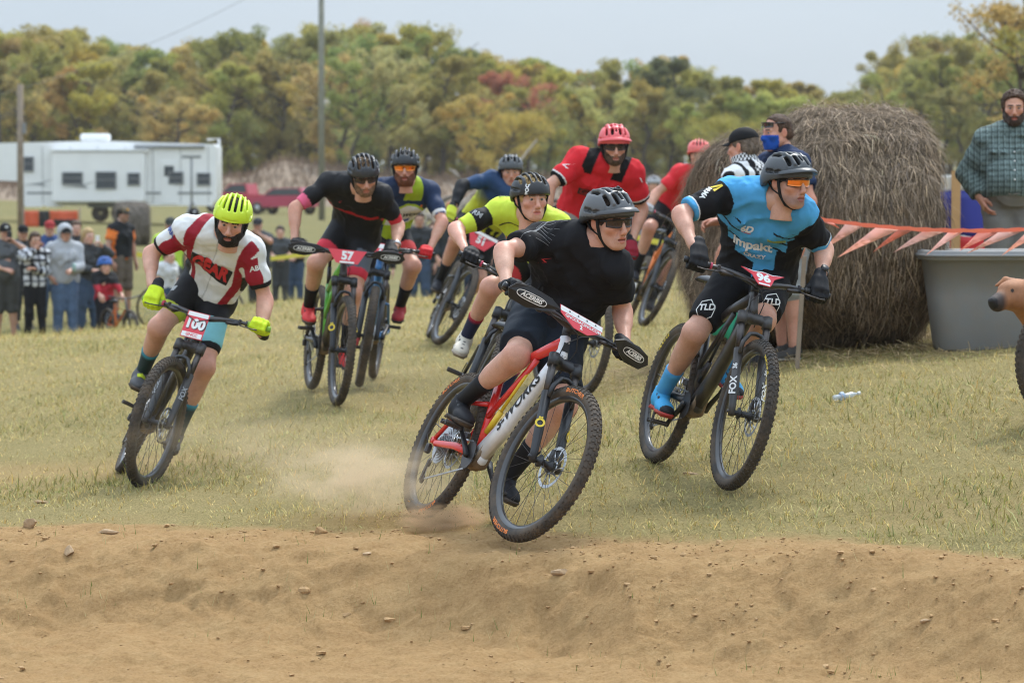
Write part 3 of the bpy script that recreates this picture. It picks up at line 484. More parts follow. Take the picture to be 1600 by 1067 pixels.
# ------------------------------------------------------------------ woods
M_bark = mat('tree_bark', (.085, .066, .05), rough=.95, var=.3, vscale=6, bump=.4, bscale=30); M_leaf = leaf_mat('leaf_foliage', .6, .5)
def tree_meshes(seed, kind):
    r = np.random.default_rng(seed); T = MB(); tips = []; H = 1.
    cw = {'broad': .33, 'tall': .21, 'sparse': .28, 'bush': .55}[kind]; c0 = {'broad': .26, 'tall': .18, 'sparse': .33, 'bush': .05}[kind]
    pts = [A_(0, 0, -.03)]+[A_(r.normal(0, .012)*i, r.normal(0, .012)*i, .9*i/5) for i in range(1, 6)]; T.tube(pts, [.024, .02, .017, .013, .009, .004] if kind != 'bush' else [.012, .01, .008, .006, .004, .002], n=7)
    for j in range(24):
        t = r.uniform(c0*.9, .97); b = A_(*[np.interp(t, np.linspace(0, .9, 6), [p[i] for p in pts]) for i in range(3)]); a = r.uniform(0, 6.28); prof = math.sin(math.pi*min(max((t-c0)/(1.06-c0), .06), 1)**.8); L = cw*prof*r.uniform(.75, 1.1); e = b+A_(math.cos(a)*L, math.sin(a)*L, L*r.uniform(.25, .9)); mid = b*.5+e*.5+A_(0, 0, -.02); T.tube([b, mid, e], [.008, .005, .002], n=5); tips += [e, mid*.4+e*.6, mid]
    tips += [pts[-1]+A_(0, 0, .05), pts[-1]]
    V = []; c = []; N = {'broad': 9500, 'tall': 8500, 'sparse': 4600, 'bush': 8000}[kind]; tips = A_(*tips); cl = r.uniform(.7, 1.25, len(tips)); hu = r.normal(0, 1, len(tips))
    kp_ = r.random(len(tips))**1.6*(.45+tips[:, 2]) if kind != 'bush' else np.ones(len(tips)); k = r.choice(len(tips), N, p=kp_/kp_.sum()); rad = {'broad': .062, 'tall': .052, 'sparse': .058, 'bush': .12}[kind]*cl[k]; d = r.normal(size=(N, 3)); d /= np.linalg.norm(d, axis=1)[:, None]; p = tips[k]+d*(rad*r.random(N)**.45)[:, None]*A_(1, 1, .8); p[:, 2] = np.maximum(p[:, 2], .02)
    s = r.uniform(.006, .0125, N)*(1.05 if kind == 'bush' else 1); u = r.normal(size=(N, 3)); u /= np.linalg.norm(u, axis=1)[:, None]; w = np.cross(u, r.normal(size=(N, 3))); w /= np.linalg.norm(w, axis=1)[:, None]
    V = np.stack([p-u*s[:, None], p+w*s[:, None]*.7, p+u*s[:, None], p-w*s[:, None]*.7], 1).reshape(-1, 3); Q = np.arange(4*N).reshape(-1, 4)
    col = A_(1, 1, 1)*(1+.16*r.normal(size=(N, 1)))+A_(.06, -.01, -.07)*(hu[k][:, None]*.5+.4*r.normal(size=(N, 1))); col = np.clip(col, .3, 2.)
    return T.mesh('trunk', M_bark), mesh_np('crown', V, Q, M_leaf, np.repeat(col, 4, 0), False)
TV = [(kd, tree_meshes(40+i, kd)) for i, kd in enumerate(('broad', 'broad', 'broad', 'tall', 'tall', 'broad', 'sparse', 'sparse', 'bush', 'bush'))]
TOPX = [-300, -100, 0, 60, 110, 130, 210, 260, 290, 400, 470, 540, 600, 660, 700, 720, 760, 800, 850, 900, 950, 1000, 1050, 1080, 1130, 1200, 1250, 1320, 1350, 1380, 1430, 1480, 1520, 1560, 1600, 1800, 1950]
TOPY = [60, 50, 60, 50, 38, 70, 65, 92, 70, 48, 58, 38, 52, 42, 60, 92, 86, 110, 88, 116, 106, 112, 88, 120, 126, 136, 128, 150, 138, 92, 70, 56, 82, 60, 25, 40, 60]
COLS = {'olive': (.41, .36, .10), 'yellow': (.48, .395, .09), 'green': (.32, .32, .095), 'dark': (.14, .17, .07), 'orange': (.52, .36, .09), 'red': (.48, .21, .11), 'bronze': (.40, .33, .115), 'pale': (.48, .42, .15)}
rt = np.random.default_rng(17)
def tree(pxx, top, Y, kind, cname, grp, base=None):
    X = (pxx-800)/4666.67*Y; g = float(base_z(X, Y))-.2; zt = CZ+(300-top)/4666.67*Y; H = max(zt-g, 1.5); vi = [i for i, t in enumerate(TV) if t[0] == kind]; kd, (tm, cm) = TV[vi[rt.integers(len(vi))]]
    root = empty('tree' if kind != 'bush' else 'bush', (X, Y, g)); root.rotation_euler.z = rt.uniform(0, 6.28); wsc = H*rt.uniform(.9, 1.2)*(1.15 if H < 8 else 1); root.scale = (wsc, wsc, H)
    lab = {'olive': 'olive autumn tree in the wood behind the field', 'yellow': 'bright yellow autumn tree in the wood behind the field', 'green': 'mid green tree in the wood behind the field', 'dark': 'dark green tree in the wood behind the field', 'orange': 'orange tinted tree in the wood behind the field', 'red': 'reddish autumn tree in the middle of the wood', 'bronze': 'bronze brown tree in the wood behind the field', 'pale': 'pale yellowish tree in the wood behind the field'}[cname]
    wh = [w for lim, w in ((70, 'at the far left'), (170, 'above the camper roof unit'), (260, 'above the right half of the camper'), (350, 'above the camper ladder'), (430, 'above the red pickup'), (495, 'just left of the tall pole'), (570, 'just right of the tall pole'), (640, 'above the navy jersey rider'), (720, 'right of the navy jersey rider'), (810, 'above the number 51 rider'), (900, 'left of the coral helmet'), (1000, 'above the coral helmet'), (1100, 'left of the hay bale'), (1200, 'above the referee'), (1300, 'above the blue masked man'), (1400, 'above the hay bale top'), (1500, 'above the right end of the bale'), (1570, 'left of the bearded man'), (9999, 'behind the bearded man')) if pxx < lim][0]
    lab = lab.replace('in the middle of the wood', wh).replace('in the wood behind the field', wh)+(('' if kind == 'bush' else ', rear row') if Y > 253 else ', front row' if kind != 'bush' else '')
    if kind == 'bush': lab = lab.replace('tree', 'low bush').replace('autumn ', '')+(', far row' if Y > 290 else '')
    if kind == 'sparse': lab = lab.replace('tree', 'thin-leaved tree')
    tag(root, lab, 'bush' if kind == 'bush' else 'tree', grp); t = link('trunk', tm, root); c = link('crown', cm, root); j = rt.normal(0, .12, 3); q = A_(*COLS[cname])*(1+j*.6); c.color = (*np.clip(q, .01, 1), 1)
p_ = -95
while p_ < 1700:
    y_ = float(np.interp(p_, TOPX, TOPY)); w_ = rt.choice(['olive', 'olive', 'olive', 'yellow', 'green', 'olive', 'pale'] if p_ < 720 or p_ > 1340 else ['olive', 'green', 'yellow', 'bronze', 'olive', 'olive', 'orange'])
    tree(p_, y_+rt.uniform(-4, 10), rt.uniform(255, 300), rt.choice(['broad', 'tall', 'tall', 'sparse'] if p_ < 1340 else ['sparse', 'sparse', 'broad']), w_, 'trees along the far edge of the field'); p_ += rt.uniform(15, 25)
p_ = -95
while p_ < 1700:
    y_ = float(np.interp(p_, TOPX, TOPY)); tree(p_, y_+rt.uniform(18, 75 if p_ < 1120 or p_ > 1490 else 26), rt.uniform(225, 252), rt.choice(['broad', 'tall', 'broad', 'sparse']), rt.choice(['olive', 'olive', 'green', 'yellow', 'pale', 'green', 'olive']), 'trees along the far edge of the field'); p_ += rt.uniform(20, 34)
p_ = -15
while p_ < 1630: (p_ < 1070 or p_ > 1500) and tree(p_, rt.uniform(175, 235), rt.uniform(240, 252), 'bush', rt.choice(['olive', 'green', 'dark', 'bronze', 'pale', 'yellow']), 'bushes at the foot of the wood'); p_ += rt.uniform(22, 40)
def undergrowth():
    r = np.random.default_rng(6); N = 26000; Y = r.uniform(298, 312, N); X = r.uniform(-62, 62, N); g = base_z(X, Y); h = (5.5+2.5*noise2(X, Y*0, .09, 2, 4))*r.random(N)**.6; p = np.stack([X, Y, g+h], 1); s = r.uniform(.16, .36, N)[:, None]; u = r.normal(size=(N, 3)); u /= np.linalg.norm(u, axis=1)[:, None]; w = np.cross(u, r.normal(size=(N, 3))); w /= np.linalg.norm(w, axis=1)[:, None]
    V = np.stack([p-u*s, p+w*s*.7, p+u*s, p-w*s*.7], 1).reshape(-1, 3); c = A_(.30, .27, .09)*r.uniform(.6, 1.35, (N, 1))*(1+.3*noise2(X, Y, .12, 1, 2))[:, None]; tag(link('undergrowth', mesh_np('undergrowth', V, np.arange(4*N).reshape(-1, 4), leaf_mat('leaf_foliage'), np.repeat(c, 4, 0), False)), 'dark undergrowth filling the wood behind the tree trunks', 'undergrowth', kind='stuff')
undergrowth()
for a, b, Y, k, c_ in ((805, 118, 240, 'broad', 'red'), (1005, 138, 236, 'broad', 'orange'), (1053, 87, 245, 'tall', 'dark'), (1012, 103, 250, 'tall', 'dark'), (965, 98, 252, 'broad', 'olive'), (1128, 118, 240, 'tall', 'green'), (1205, 122, 240, 'tall', 'yellow'), (1140, 190, 215, 'bush', 'yellow'), (790, 185, 215, 'bush', 'yellow'), (1585, 8, 120, 'sparse', 'bronze'), (1660, -30, 110, 'sparse', 'olive')): tree(a, b, Y, k, c_, 'trees along the far edge of the field')
_by = {}
for o_t in list(C.objects):
    if o_t.parent is None and o_t.get('category') in ('tree', 'bush'): _by.setdefault(o_t['label'], []).append(o_t)
for _l, _os in _by.items():
    if 1 < len(_os) < 4:
        for _o, _sf in zip(sorted(_os, key=lambda q: q.location.x/q.location.y), (', left one', ', right one') if len(_os) == 2 else (', leftmost', ', middle one', ', rightmost')): _o['label'] = _l+_sf
# ------------------------------------------------------------------ background things
def gz(X, Y): return float(ground_z(A_(X), A_(Y))[0])
M_rv = mat('trailer_siding', (.84, .84, .83), rough=.5, var=.06, vscale=.8); M_glass = mat('window_glass', (.05, .06, .07), rough=.12, var=.2, vscale=2, coat=.5); M_trim = mat('grey_trim', (.22, .225, .23), rough=.6); M_wood = mat('weathered_wood', (.27, .21, .155), rough=.9, var=.3, vscale=4, bump=.3)
def mound():
    nx_, ny_ = 90, 30; x = np.linspace(-45, 25, nx_); y = np.linspace(212, 240, ny_); X, Y = np.meshgrid(x, y, indexing='ij'); w = np.clip(np.sin((Y-212)/28*math.pi), 0, 1)**.8; h = np.interp(X, [-45, -20, -17, -13, -8, 0, 10, 25], [1.2, 2.2, 3.6, 2.6, 1.9, 1.7, 1.2, .2])*(1+.25*noise2(X, Y, .2, 2, 3)); Z = base_z(X, Y)-.3+w*h*.9; I = np.arange(nx_*ny_).reshape(nx_, ny_)
    V = np.stack([X, Y, Z], -1).reshape(-1, 3); o = link('earth_mound', mesh_np('earth_mound', V, np.stack([I[:-1, :-1], I[1:, :-1], I[1:, 1:], I[:-1, 1:]], -1).reshape(-1, 4), mat('dry_weeds', (.24, .175, .12), rough=.95, var=.35, vscale=.6, bump=.5, bscale=3))); tag(o, kind='structure')
    r = np.random.default_rng(3); N = 9000; xx = r.uniform(-44, 24, N); yy = r.uniform(214, 236, N); w = np.clip(np.sin((yy-212)/28*math.pi), 0, 1)**.8; hh = np.interp(xx, [-45, -20, -17, -13, -8, 0, 10, 25], [1.2, 2.2, 3.6, 2.6, 1.9, 1.7, 1.2, .2])*(1+.25*noise2(xx, yy, .2, 2, 3)); zz = base_z(xx, yy)-.3+w*hh*.9; h = r.uniform(.3, .9, N); B = np.stack([xx, yy, zz-.05], 1); S = A_(.05, 0, 0); T = B+np.stack([r.normal(0, .2, N), r.normal(0, .2, N), h], 1)
    tag(link('dry_weeds', mesh_np('dry_weeds', np.stack([B-S, B+S, T], 1).reshape(-1, 3), np.arange(3*N).reshape(-1, 3), leaf_mat('grass_blade'), np.repeat(A_(.25, .17, .115)*r.uniform(.6, 1.3, (N, 1)), 3, 0), False)), 'dry brown weeds on the mound beyond the cars', 'weeds', kind='stuff')
mound()
def camper(name, label, x0, x1, Y, zb, zt, nose=True, wins=(), slide=None, extra=True):
    r = empty(name, ((x0+x1)/2, Y, zb-.7)); tag(r, label, 'camper trailer', 'campers parked behind the crowd'); o = A_((x0+x1)/2, Y, zb-.7); D = 2.45; L = x1-x0
    b = MB(); prof = [(x0, zb), (x1-.25, zb), (x1, zb+.25), (x1, zt-.1), (x1-.12, zt), (x0+L*.45, zt+.14), (x0+.2, zt+.05), (x0, zt-.15)]
    if nose: prof = [(x0, zb), (x1-.25, zb), (x1, zb+.25), (x1, zt-.1), (x1-.12, zt), (x0+L*.4, zt+.14), (x0-2.0, zt+.02), (x0-2.4, zt-.4), (x0-2.3, zb+1.15), (x0, zb+1.05)]
    b.prism([(p[0]-o[0], p[1]-o[2]) for p in prof], (0, D/2, 0), (1, 0, 0), (0, 0, 1), D); b.build('body', M_rv, r)
    for wx, wz, ww, wh, off in wins:
        f = MB(); yy = -off-.02; xx, zz = wx-o[0], wz-o[2]
        for q in ((xx-ww/2, zz, .05, wh+.05), (xx+ww/2, zz, .05, wh+.05)): f.box((q[0], yy, q[1]), (q[2], .05, q[3]))
        for q in (zz-wh/2, zz+wh/2): f.box((xx, yy, q), (ww-.05, .05, .05))
        fo = f.build('window', M_trim, r); MB().box((xx, yy+.012, zz), (ww-.05, .02, wh-.05)).build('pane', M_glass, fo); MB().box((xx, yy-.012, zz+.02), (ww-.06, .02, .04)).build('mullion', M_trim, fo)
    if slide: sx0, sx1, sz0, sz1 = slide; MB().box(((sx0+sx1)/2-o[0], -.35, (sz0+sz1)/2-o[2]), (sx1-sx0, .7, sz1-sz0), bev=.05).build('slide_out', M_rv, r); MB().box(((sx0+sx1)/2-o[0], -.36, sz1-o[2]+.06), (sx1-sx0+.2, .8, .08)).build('slide_roof', M_rv, r)
    MB().box((0, -.012, zb+.55-o[2]), (L-.4, .02, .09)).build('stripe', M_trim, r)
    if extra:
        ac = MB(); ac.box((x0+L*.36-o[0], D/2, zt+.30-o[2]), (1.25, .8, .34), bev=.08); ac.build('roof_unit', M_rv, r)
        ld = MB(); lx = x1+.07-o[0]
        for yy in (.3, .75): ld.tube([(lx, yy, .9), (lx, yy, zt-o[2]+.25), (lx-.5, yy, zt-o[2]+.2)], .03, n=6)
        for zz in np.arange(1., zt-o[2], .32): ld.tube([(lx, .3, zz), (lx, .75, zz)], .02, n=5)
        ld.build('ladder', M_rv, r)
    for q in np.arange(x0+.9, x1-.3, 1.2): MB().box((q-o[0], -.004, (zb+zt)/2-o[2]), (.025, .012, zt-zb-.2)).build('panel_seam', M_trim, r)
    if extra:
        dx = x1-2.05; dr = MB().box((dx-o[0], -.018, zb+1.0-o[2]), (.72, .03, 1.85), bev=.01).build('door', M_rv, r); MB().box((dx-o[0], -.04, zb+1.5-o[2]), (.42, .02, .45)).build('door_window', M_glass, dr); MB().box((dx+.28-o[0], -.045, zb+.95-o[2]), (.06, .03, .12)).build('handle', M_trim, dr)
        MB().tube([(x0+4.9-o[0], -.1, zt-.12-o[2]), (x1-.5-o[0], -.1, zt-.12-o[2])], .07, n=8).build('awning_roll', M_trim, r)
        for (sx_, sz_, yy_) in ((x0+2.5, zb+.85, -.73), (x0+.6, zb+.95, -.012)): MB().prism([(-.7, -.06), (.2, .05), (.8, .22), (.3, .02), (.5, -.1), (-.2, -.04)], (sx_-o[0], yy_, sz_-o[2]), (1, 0, 0), (0, 0, 1), .01).build('swoosh_decal', M_grey, r)
        for sx_ in (x0+.5, x0+1.4): MB().box((sx_-o[0], -.012, zb+.2-o[2]), (.75, .02, .5)).build('hatch', M_rv, r)
    for wx in (x0+L*.40, x0+L*.50): wb = MB(); wb.lathe([(.05, -.1), (.36, -.1), (.38, -.06), (.38, .1), (.05, .1)], (wx-o[0], .12, .38), n=18); wb.build('wheel', M_rubber, r)
    MB().box((x0+L*.45-o[0], -.01, .72), (1.9, .04, .22), bev=.02).build('wheel_arch', M_trim, r)
    return r
camper('camper_trailer', 'white fifth-wheel camper with slide-out, roof air unit and rear ladder', -21.3, -12.85, 130, .95, 3.62, True, ((-19.0, 2.13, .85, .5, .72), (-17.55, 2.05, .85, .7, .72), (-16.35, 2.1, .5, .5, .72), (-14.6, 2.15, .6, .5, .02), (-13.4, 2.1, .55, .5, .02), (-21.0, 2.75, .4, .6, .02)), (-19.9, -15.9, 1.1, 3.28))
def car(name, label, px0, px1, Y, yaw, kind, col):
    X = ((px0+px1)/2-800)/4666.67*Y; r = empty(name, M=Matrix.Translation((X, Y, gz(X, Y))) @ Matrix.Rotation(yaw, 4, 'Z')); tag(r, label, 'pickup truck' if kind == 'pickup' else 'car')
    m = mat('car_paint_'+col, {'red': (.46, .03, .06), 'maroon': (.42, .03, .08)}[col], rough=.3, coat=.6, var=.05, vscale=2); b = MB()
    if kind == 'pickup': body = [(-2.8, .55), (2.75, .5), (2.85, .75), (2.8, 1.05), (1.3, 1.18), (-2.8, 1.18)]; cab = [(-.75, 1.17), (1.25, 1.17), (.55, 1.82), (-.6, 1.86)]
    else: body = [(-2.2, .5), (2.2, .45), (2.3, .75), (2.2, .98), (1.2, 1.06), (-2.2, 1.1)]; cab = [(-2.05, 1.09), (1.15, 1.05), (.35, 1.6), (-1.7, 1.64)]
    b.prism(body, (0, 0, 0), (1, 0, 0), (0, 0, 1), 1.85); b.build('body', m, r); b = MB(); b.prism(cab, (0, 0, 0), (1, 0, 0), (0, 0, 1), 1.6); co = b.build('cab', m, r)
    c = np.mean(cab, 0); w_ = [tuple((A_(*q)-c)*A_(.86, .72)+c+A_(0, .03)) for q in cab]
    for s in (-1, 1): MB().prism(w_, (0, s*.8, 0), (1, 0, 0), (0, 0, 1), .02).build('side_window', M_glass, co)
    fw = cab[1], cab[2]; MB().add([(fw[0][0]+.012, -.7, fw[0][1]+.06), (fw[0][0]+.012, .7, fw[0][1]+.06), (fw[1][0]+.03, .62, fw[1][1]-.05), (fw[1][0]+.03, -.62, fw[1][1]-.05)], [[0, 1, 2, 3]], False).build('windscreen', mat('pale_glass', (.35, .38, .4), rough=.15), co)
    for wx in (-1.7, 1.75) if kind == 'pickup' else (-1.35, 1.35):
        for s in (-1, 1):
            w2 = MB().lathe([(.2, -.12), (.36, -.12), (.39, -.06), (.39, .1), (.2, .1)], (wx, s*.86, .39), n=18).build('wheel', M_rubber, r); MB().lathe([(.01, -.11), (.2, -.11), (.2, .09), (.01, .09)], (wx, s*.86, .39), n=14).build('rim', M_steel, w2)
    for s in (-1, 1): MB().box((2.82 if kind == 'pickup' else 2.24, s*.68, .86), (.1, .36, .2), bev=.03).build('headlight', M_white, r)
    return r
car('pickup_truck', 'red pickup truck parked right of the white camper', 330, 430, 192, math.pi-.35, 'pickup', 'red'); car('parked_car', 'dark red car parked in front of the red pickup', 405, 482, 183, math.pi-.5, 'car', 'maroon')
def pole(pxx, Y, r0, top, base_py, label, arms=False):
    X = (pxx-800)/4666.67*Y; z0 = CZ+(300-base_py)/4666.67*Y; zt = CZ+(300-top)/4666.67*Y; z0 = min(z0, gz(X, Y)-.1); t = empty('utility_pole', (X, Y, z0)); tag(t, label, 'pole'); MB().tube([(0, 0, 0), (.0, 0, (zt-z0)*.5), (.02, 0, zt-z0)], [r0, r0*.93, r0*.85], n=12).build('shaft', mat('pole_wood', (.22, .215, .17), rough=.9, var=.2, vscale=3) if r0 > .14 else M_wood, t)
    return t, zt-z0
pt, hh = pole(503, 150, .165, -75, 285, 'tall grey-green utility pole in front of the wood'); MB().box((0, 0, hh-.35), (2.2, .1, .12)).build('crossarm', M_wood, pt)
for q in (-.95, .95, -.5, .5): MB().lathe([(.02, 0), (.05, .02), (.04, .1), (.06, .14), (.02, .2)], (q, 0, hh-.29), 'z', 8).build('insulator', M_trim, pt)
pt2, h2 = pole(33, 108, .125, 133, 352, 'short weathered wooden pole in front of the camper'); MB().box((.16, -.05, h2*.72), (.14, .1, .4), bev=.02).build('meter_box', M_trim, pt2)
wz = MB(); A0 = A_((503-800)/4666.67*150, 150, CZ+(300+75)/4666.67*150-.2); A1 = A_(-24, 108.2, 3.9)
wz.tube([A0+(A1-A0)*t+A_(0, 0, -1.2*4*t*(1-t)) for t in np.linspace(0, 1, 24)], .012, n=5); tag(wz.build('overhead_wire', M_plast), 'thin overhead wire running from the tall pole', 'wire')
def mast():
    X, Y = px(300, 300, 124)[:2]; z = gz(X, Y); r = empty('tripod_mast', (X, Y, z)); tag(r, 'grey tripod mast with a T-shaped top in front of the camper', 'mast'); MB().tube([(0, 0, .3), (0, 0, 3.0-z+0.0)], .05, n=8).build('pole', M_trim, r); MB().box((0, 0, 3.0-z), (.8, .1, .12), bev=.02).build('crossbar', M_trim, r)
    for a in (0, 2.1, 4.2): MB().tube([(0, 0, 1.2), (math.cos(a)*.75, math.sin(a)*.75, 0)], .035, n=6).build('leg', M_trim, r)
mast()
M_sg = mat('orange_banner', (.62, .10, .035), rough=.6, var=.1, vscale=3)
bx = px(80, 340, 104); bn = empty('banner', (bx[0], bx[1], gz(bx[0], bx[1]))); tag(bn, 'orange and black advertising banner tied to the fence near the pole', 'banner')
bz_ = CZ-(342-300)/4666.67*104-bn.location.z
def sheet(x0, x1, z0, z1, y, amp, m, name, par, n=14, slant=0.):
    V = []; 
    for th in (0, .006):
        for i in range(n):
            for j in range(6): t = i/(n-1); u = j/5; V.append((x0+(x1-x0)*t, y+amp*math.sin(t*9+u*2)+th, z0+(z1-z0)*u-slant*t+.01*math.sin(t*23)))
    N = n*6; F_ = []
    for i in range(n-1):
        for j in range(5): a = i*6+j; F_ += [[a, a+6, a+7, a+1], [N+a, N+a+1, N+a+7, N+a+6]]
    e = [i*6 for i in range(n)]+[(n-1)*6+j for j in range(1, 6)]+[i*6+5 for i in range(n-2, -1, -1)]+[j for j in range(4, 0, -1)]; F_ += [[e[i], N+e[i], N+e[(i+1) % len(e)], e[(i+1) % len(e)]] for i in range(len(e))]
    return MB().add(V, F_).build(name, m, par)
for x0, x1, m_ in ((-.92, -.42, M_sg), (-.42, -.05, M_black), (-.05, .95, M_sg)): sheet(x0, x1, bz_-.28, bz_+.28, 0, .03, m_, 'panel', bn)
sheet(.1, .9, bz_-.25, bz_-.02, -.035, .03, M_black, 'dark_print', bn)
for q in (-.95, 1.): MB().tube([(q, .05, -.1), (q, .05, bz_+.4)], .03, n=6).build('post', M_wood, bn)
def haybale(name, label, parts, seed, n_straw, colr, wscale=1., grp=None, h=.03):
    c = np.mean([p[0] for p in parts], 0); z0 = gz(c[0], c[1]); base = A_(c[0], c[1], z0-.04); r = empty(name, base); tag(r, label, 'hay bale', grp); mx_ = max(p[1] for p in parts)+.75
    s = SDF(A_(-1.75*mx_, -1.75*mx_, -.1), A_(1.75*mx_, 1.75*mx_, 2.4*mx_), h, far=.2)
    for cen, rad, ln, yaw, zc in parts:
        d = A_(math.cos(yaw), math.sin(yaw), 0); q = A_(cen[0], cen[1], z0+zc)-base
        def fn(X, Y, Z, d=d, q=q, rad=rad, ln=ln):
            a = (X-q[0])*d[0]+(Y-q[1])*d[1]; b = -(X-q[0])*d[1]+(Y-q[1])*d[0]+0*Z; rr = np.sqrt(b*b+(Z-q[2])**2); dx = np.maximum(rr-rad+.24, 0); dy = np.maximum(np.abs(a)-ln/2+.24, 0); return np.sqrt(dx*dx+dy*dy)-.24+np.minimum(np.maximum(rr-rad+.24, np.abs(a)-ln/2+.24), 0)
        s.put(fn, q-1.3*max(rad, ln), q+1.3*max(rad, ln), .12)
    s.plane((0, 0, .0), (0, 0, -1)); s.wrinkle(.03, 4.5, seed); s.wrinkle(.012, 17, seed+1); V, Q = s.surf()
    core = link('bale_core', mesh_np('bale_core', V, Q, mat('hay_core', attr=True, rough=1., var=.5, vscale=22, bump=1., bscale=45, spec=.1), A_(*colr)*.55*(1+.3*vnoise(V, 6, 2)[:, None])), r)
    rr = np.random.default_rng(seed); ctr = V[Q].mean(1); nn = np.cross(V[Q[:, 1]]-V[Q[:, 0]], V[Q[:, 2]]-V[Q[:, 0]]); ar = np.linalg.norm(nn, axis=1); nn /= ar[:, None]+1e-9; f = rr.choice(len(Q), n_straw, p=ar/ar.sum()); N = nn[f]; P_ = ctr[f]+rr.normal(0, h*.5, (n_straw, 3))
    g = A_(0, 0, -1)-N*(N@A_(0, 0, -1))[:, None]; g /= np.linalg.norm(g, axis=1)[:, None]+.05; t = rr.normal(size=(n_straw, 3)); t -= N*(t*N).sum(1)[:, None]; t /= np.linalg.norm(t, axis=1)[:, None]; wgt = np.clip(.25+.75*(1-np.abs(N[:, 2])), 0, 1)[:, None]*rr.uniform(.3, 1.6, (n_straw, 1)); T = g*wgt*2.2+t*.38; T /= np.linalg.norm(T, axis=1)[:, None]; T += N*rr.normal(.06, .16, (n_straw, 1)); L = rr.gamma(3, .035, n_straw)[:, None]*wscale+.03; S = np.cross(T, N); S /= np.linalg.norm(S, axis=1)[:, None]+1e-9; S *= rr.uniform(.0012, .0032, (n_straw, 1))*wscale
    P_ += N*.012; M1 = P_+T*L*.5+N*L*rr.uniform(.0, .16, (n_straw, 1)); E = P_+T*L+N*L*rr.normal(-.02, .1, (n_straw, 1)); V2 = np.stack([P_-S, P_+S, M1+S, M1-S, E+S*.5, E-S*.5], 1).reshape(-1, 3); b = np.arange(n_straw)[:, None]*6; Q2 = np.concatenate([b+A_(0, 1, 2, 3), b+A_(3, 2, 4, 5)], 1).reshape(-1, 4).astype(int)
    cc = A_(*colr)*rr.lognormal(0, .42, (n_straw, 1))*(1+.18*rr.normal(size=(n_straw, 1))*A_(1, .9, .6)); so_ = link('loose_straw', mesh_np('loose_straw', V2, Q2, leaf_mat('straw', .8, .15), np.repeat(np.clip(cc, .01, .75), 6, 0), False), r); so_['kind'] = 'stuff'
    return r
haybale('hay_bale', 'large weathered round hay bale behind the number 96 rider', [((2.46, 21.7, 0), .85, 1.06, .10, .88), ((1.93, 22.2, 0), .76, 1.0, .35, .77)], 3, 42000, (.255, .19, .13), .75)
haybale('hay_bale', 'distant grey-brown round hay bale in front of the camper', [(px(207, 350, 106)*A_(1, 1, 0), .8, 1.25, .15, .72)], 5, 2500, (.20, .17, .14), 1.6, h=.07)
def straw_litter():
    r = np.random.default_rng(9); N = 5200; a = r.uniform(0, 6.28, N); q = np.abs(r.normal(0, .55, N))+.55; x = 2.35+np.cos(a)*q*1.35; y = 21.5+np.sin(a)*q*1.1; z = ground_z(x, y)+r.uniform(.0, .05, N)*np.clip(1.6-q, .2, 1.5); d = r.normal(size=(N, 3))*A_(1, 1, .25); d /= np.linalg.norm(d, axis=1)[:, None]; L = r.uniform(.05, .16, N)[:, None]; S = np.cross(d, A_(0, 0, 1))*.0022+A_(0, 0, .0008); B = np.stack([x, y, z], 1); V = np.stack([B-S, B+S, B+d*L+S, B+d*L-S], 1).reshape(-1, 3)
    tag(link('fallen_straw', mesh_np('fallen_straw', V, np.arange(4*N).reshape(-1, 4), leaf_mat('straw'), np.repeat(A_(.30, .215, .11)*r.uniform(.5, 1.4, (N, 1)), 4, 0), False)), 'loose straw fallen round the foot of the large bale', 'straw', kind='stuff')
straw_litter()
def brush():
    r = np.random.default_rng(4); b = MB()
    for i in range(420):
        u = r.random(); X = -3.6+u*12; Y = 92+r.normal(0, 2.2); hmax = np.interp(u, [0, .06, .15, .3, .5, .8, 1], [.2, 1.3, 2.0, 1.5, 1.7, 1.2, .2]); z = gz(X, Y)+abs(r.normal(0, .5))*hmax; a = r.uniform(0, 3.14); L = r.uniform(.5, 1.7); e = A_(math.cos(a), math.sin(a)*.6, r.normal(.25, .45))*L; b.tube([(X, Y, z), A_(X, Y, z)+e*.5+A_(0, 0, .06), A_(X, Y, z)+e], [r.uniform(.035, .11), .05, .02], n=5, col=tuple(A_(.30, .255, .21)*r.uniform(.5, 1.3)))
    tag(b.build('brush_pile', mat('dead_wood', attr=True, rough=.95, var=.25, vscale=5)), 'long heap of grey dead branches behind the crowd', 'brush pile', kind='stuff')
brush()

# ------------------------------------------------------------------ mountain bikes
WR = .37; WB = 1.19; HA = math.radians(67)
AX = A_(-math.cos(HA), 0, math.sin(HA)); NX = A_(math.sin(HA), 0, math.cos(HA)); YV = A_(0, 1, 0)
FA = A_(WB, 0, WR); P0 = FA-.044*NX; BBP = A_(.44, 0, .335)
BARC = P0+AX*.69+NX*.045
def sh(name, fn, cache={}):
    if name not in cache: cache[name] = fn()
    return cache[name]
def tyre_me():
    b = MB(); prof = [(.343+.0285*math.cos(a), .0285*math.sin(a)) for a in np.linspace(-2.5, 2.5, 13)]
    b.lathe(prof, n=90)
    for row, (a, n, sz, off) in enumerate(((.20, 76, (.013, .010), 0), (-.20, 76, (.013, .010), .5), (.62, 76, (.011, .011), .25), (-.62, 76, (.011, .011), .75), (1.08, 76, (.013, .009), .1), (-1.08, 76, (.013, .009), .6))):
        for k in range(n):
            t = 2*math.pi*(k+off)/n; rr = .343+.0285*math.cos(a); yy = .0285*math.sin(a)
            er = A_(math.cos(t), 0, math.sin(t)); et = A_(-math.sin(t), 0, math.cos(t)); nn = unit(er*math.cos(a)+YV*math.sin(a)); tt = np.cross(nn, et)
            b.box(er*rr+YV*yy+nn*.0012, (sz[0]*.85, sz[1], .0052), np.stack([et, tt, nn], 1))
    return b.mesh('tyre', M_rubber)
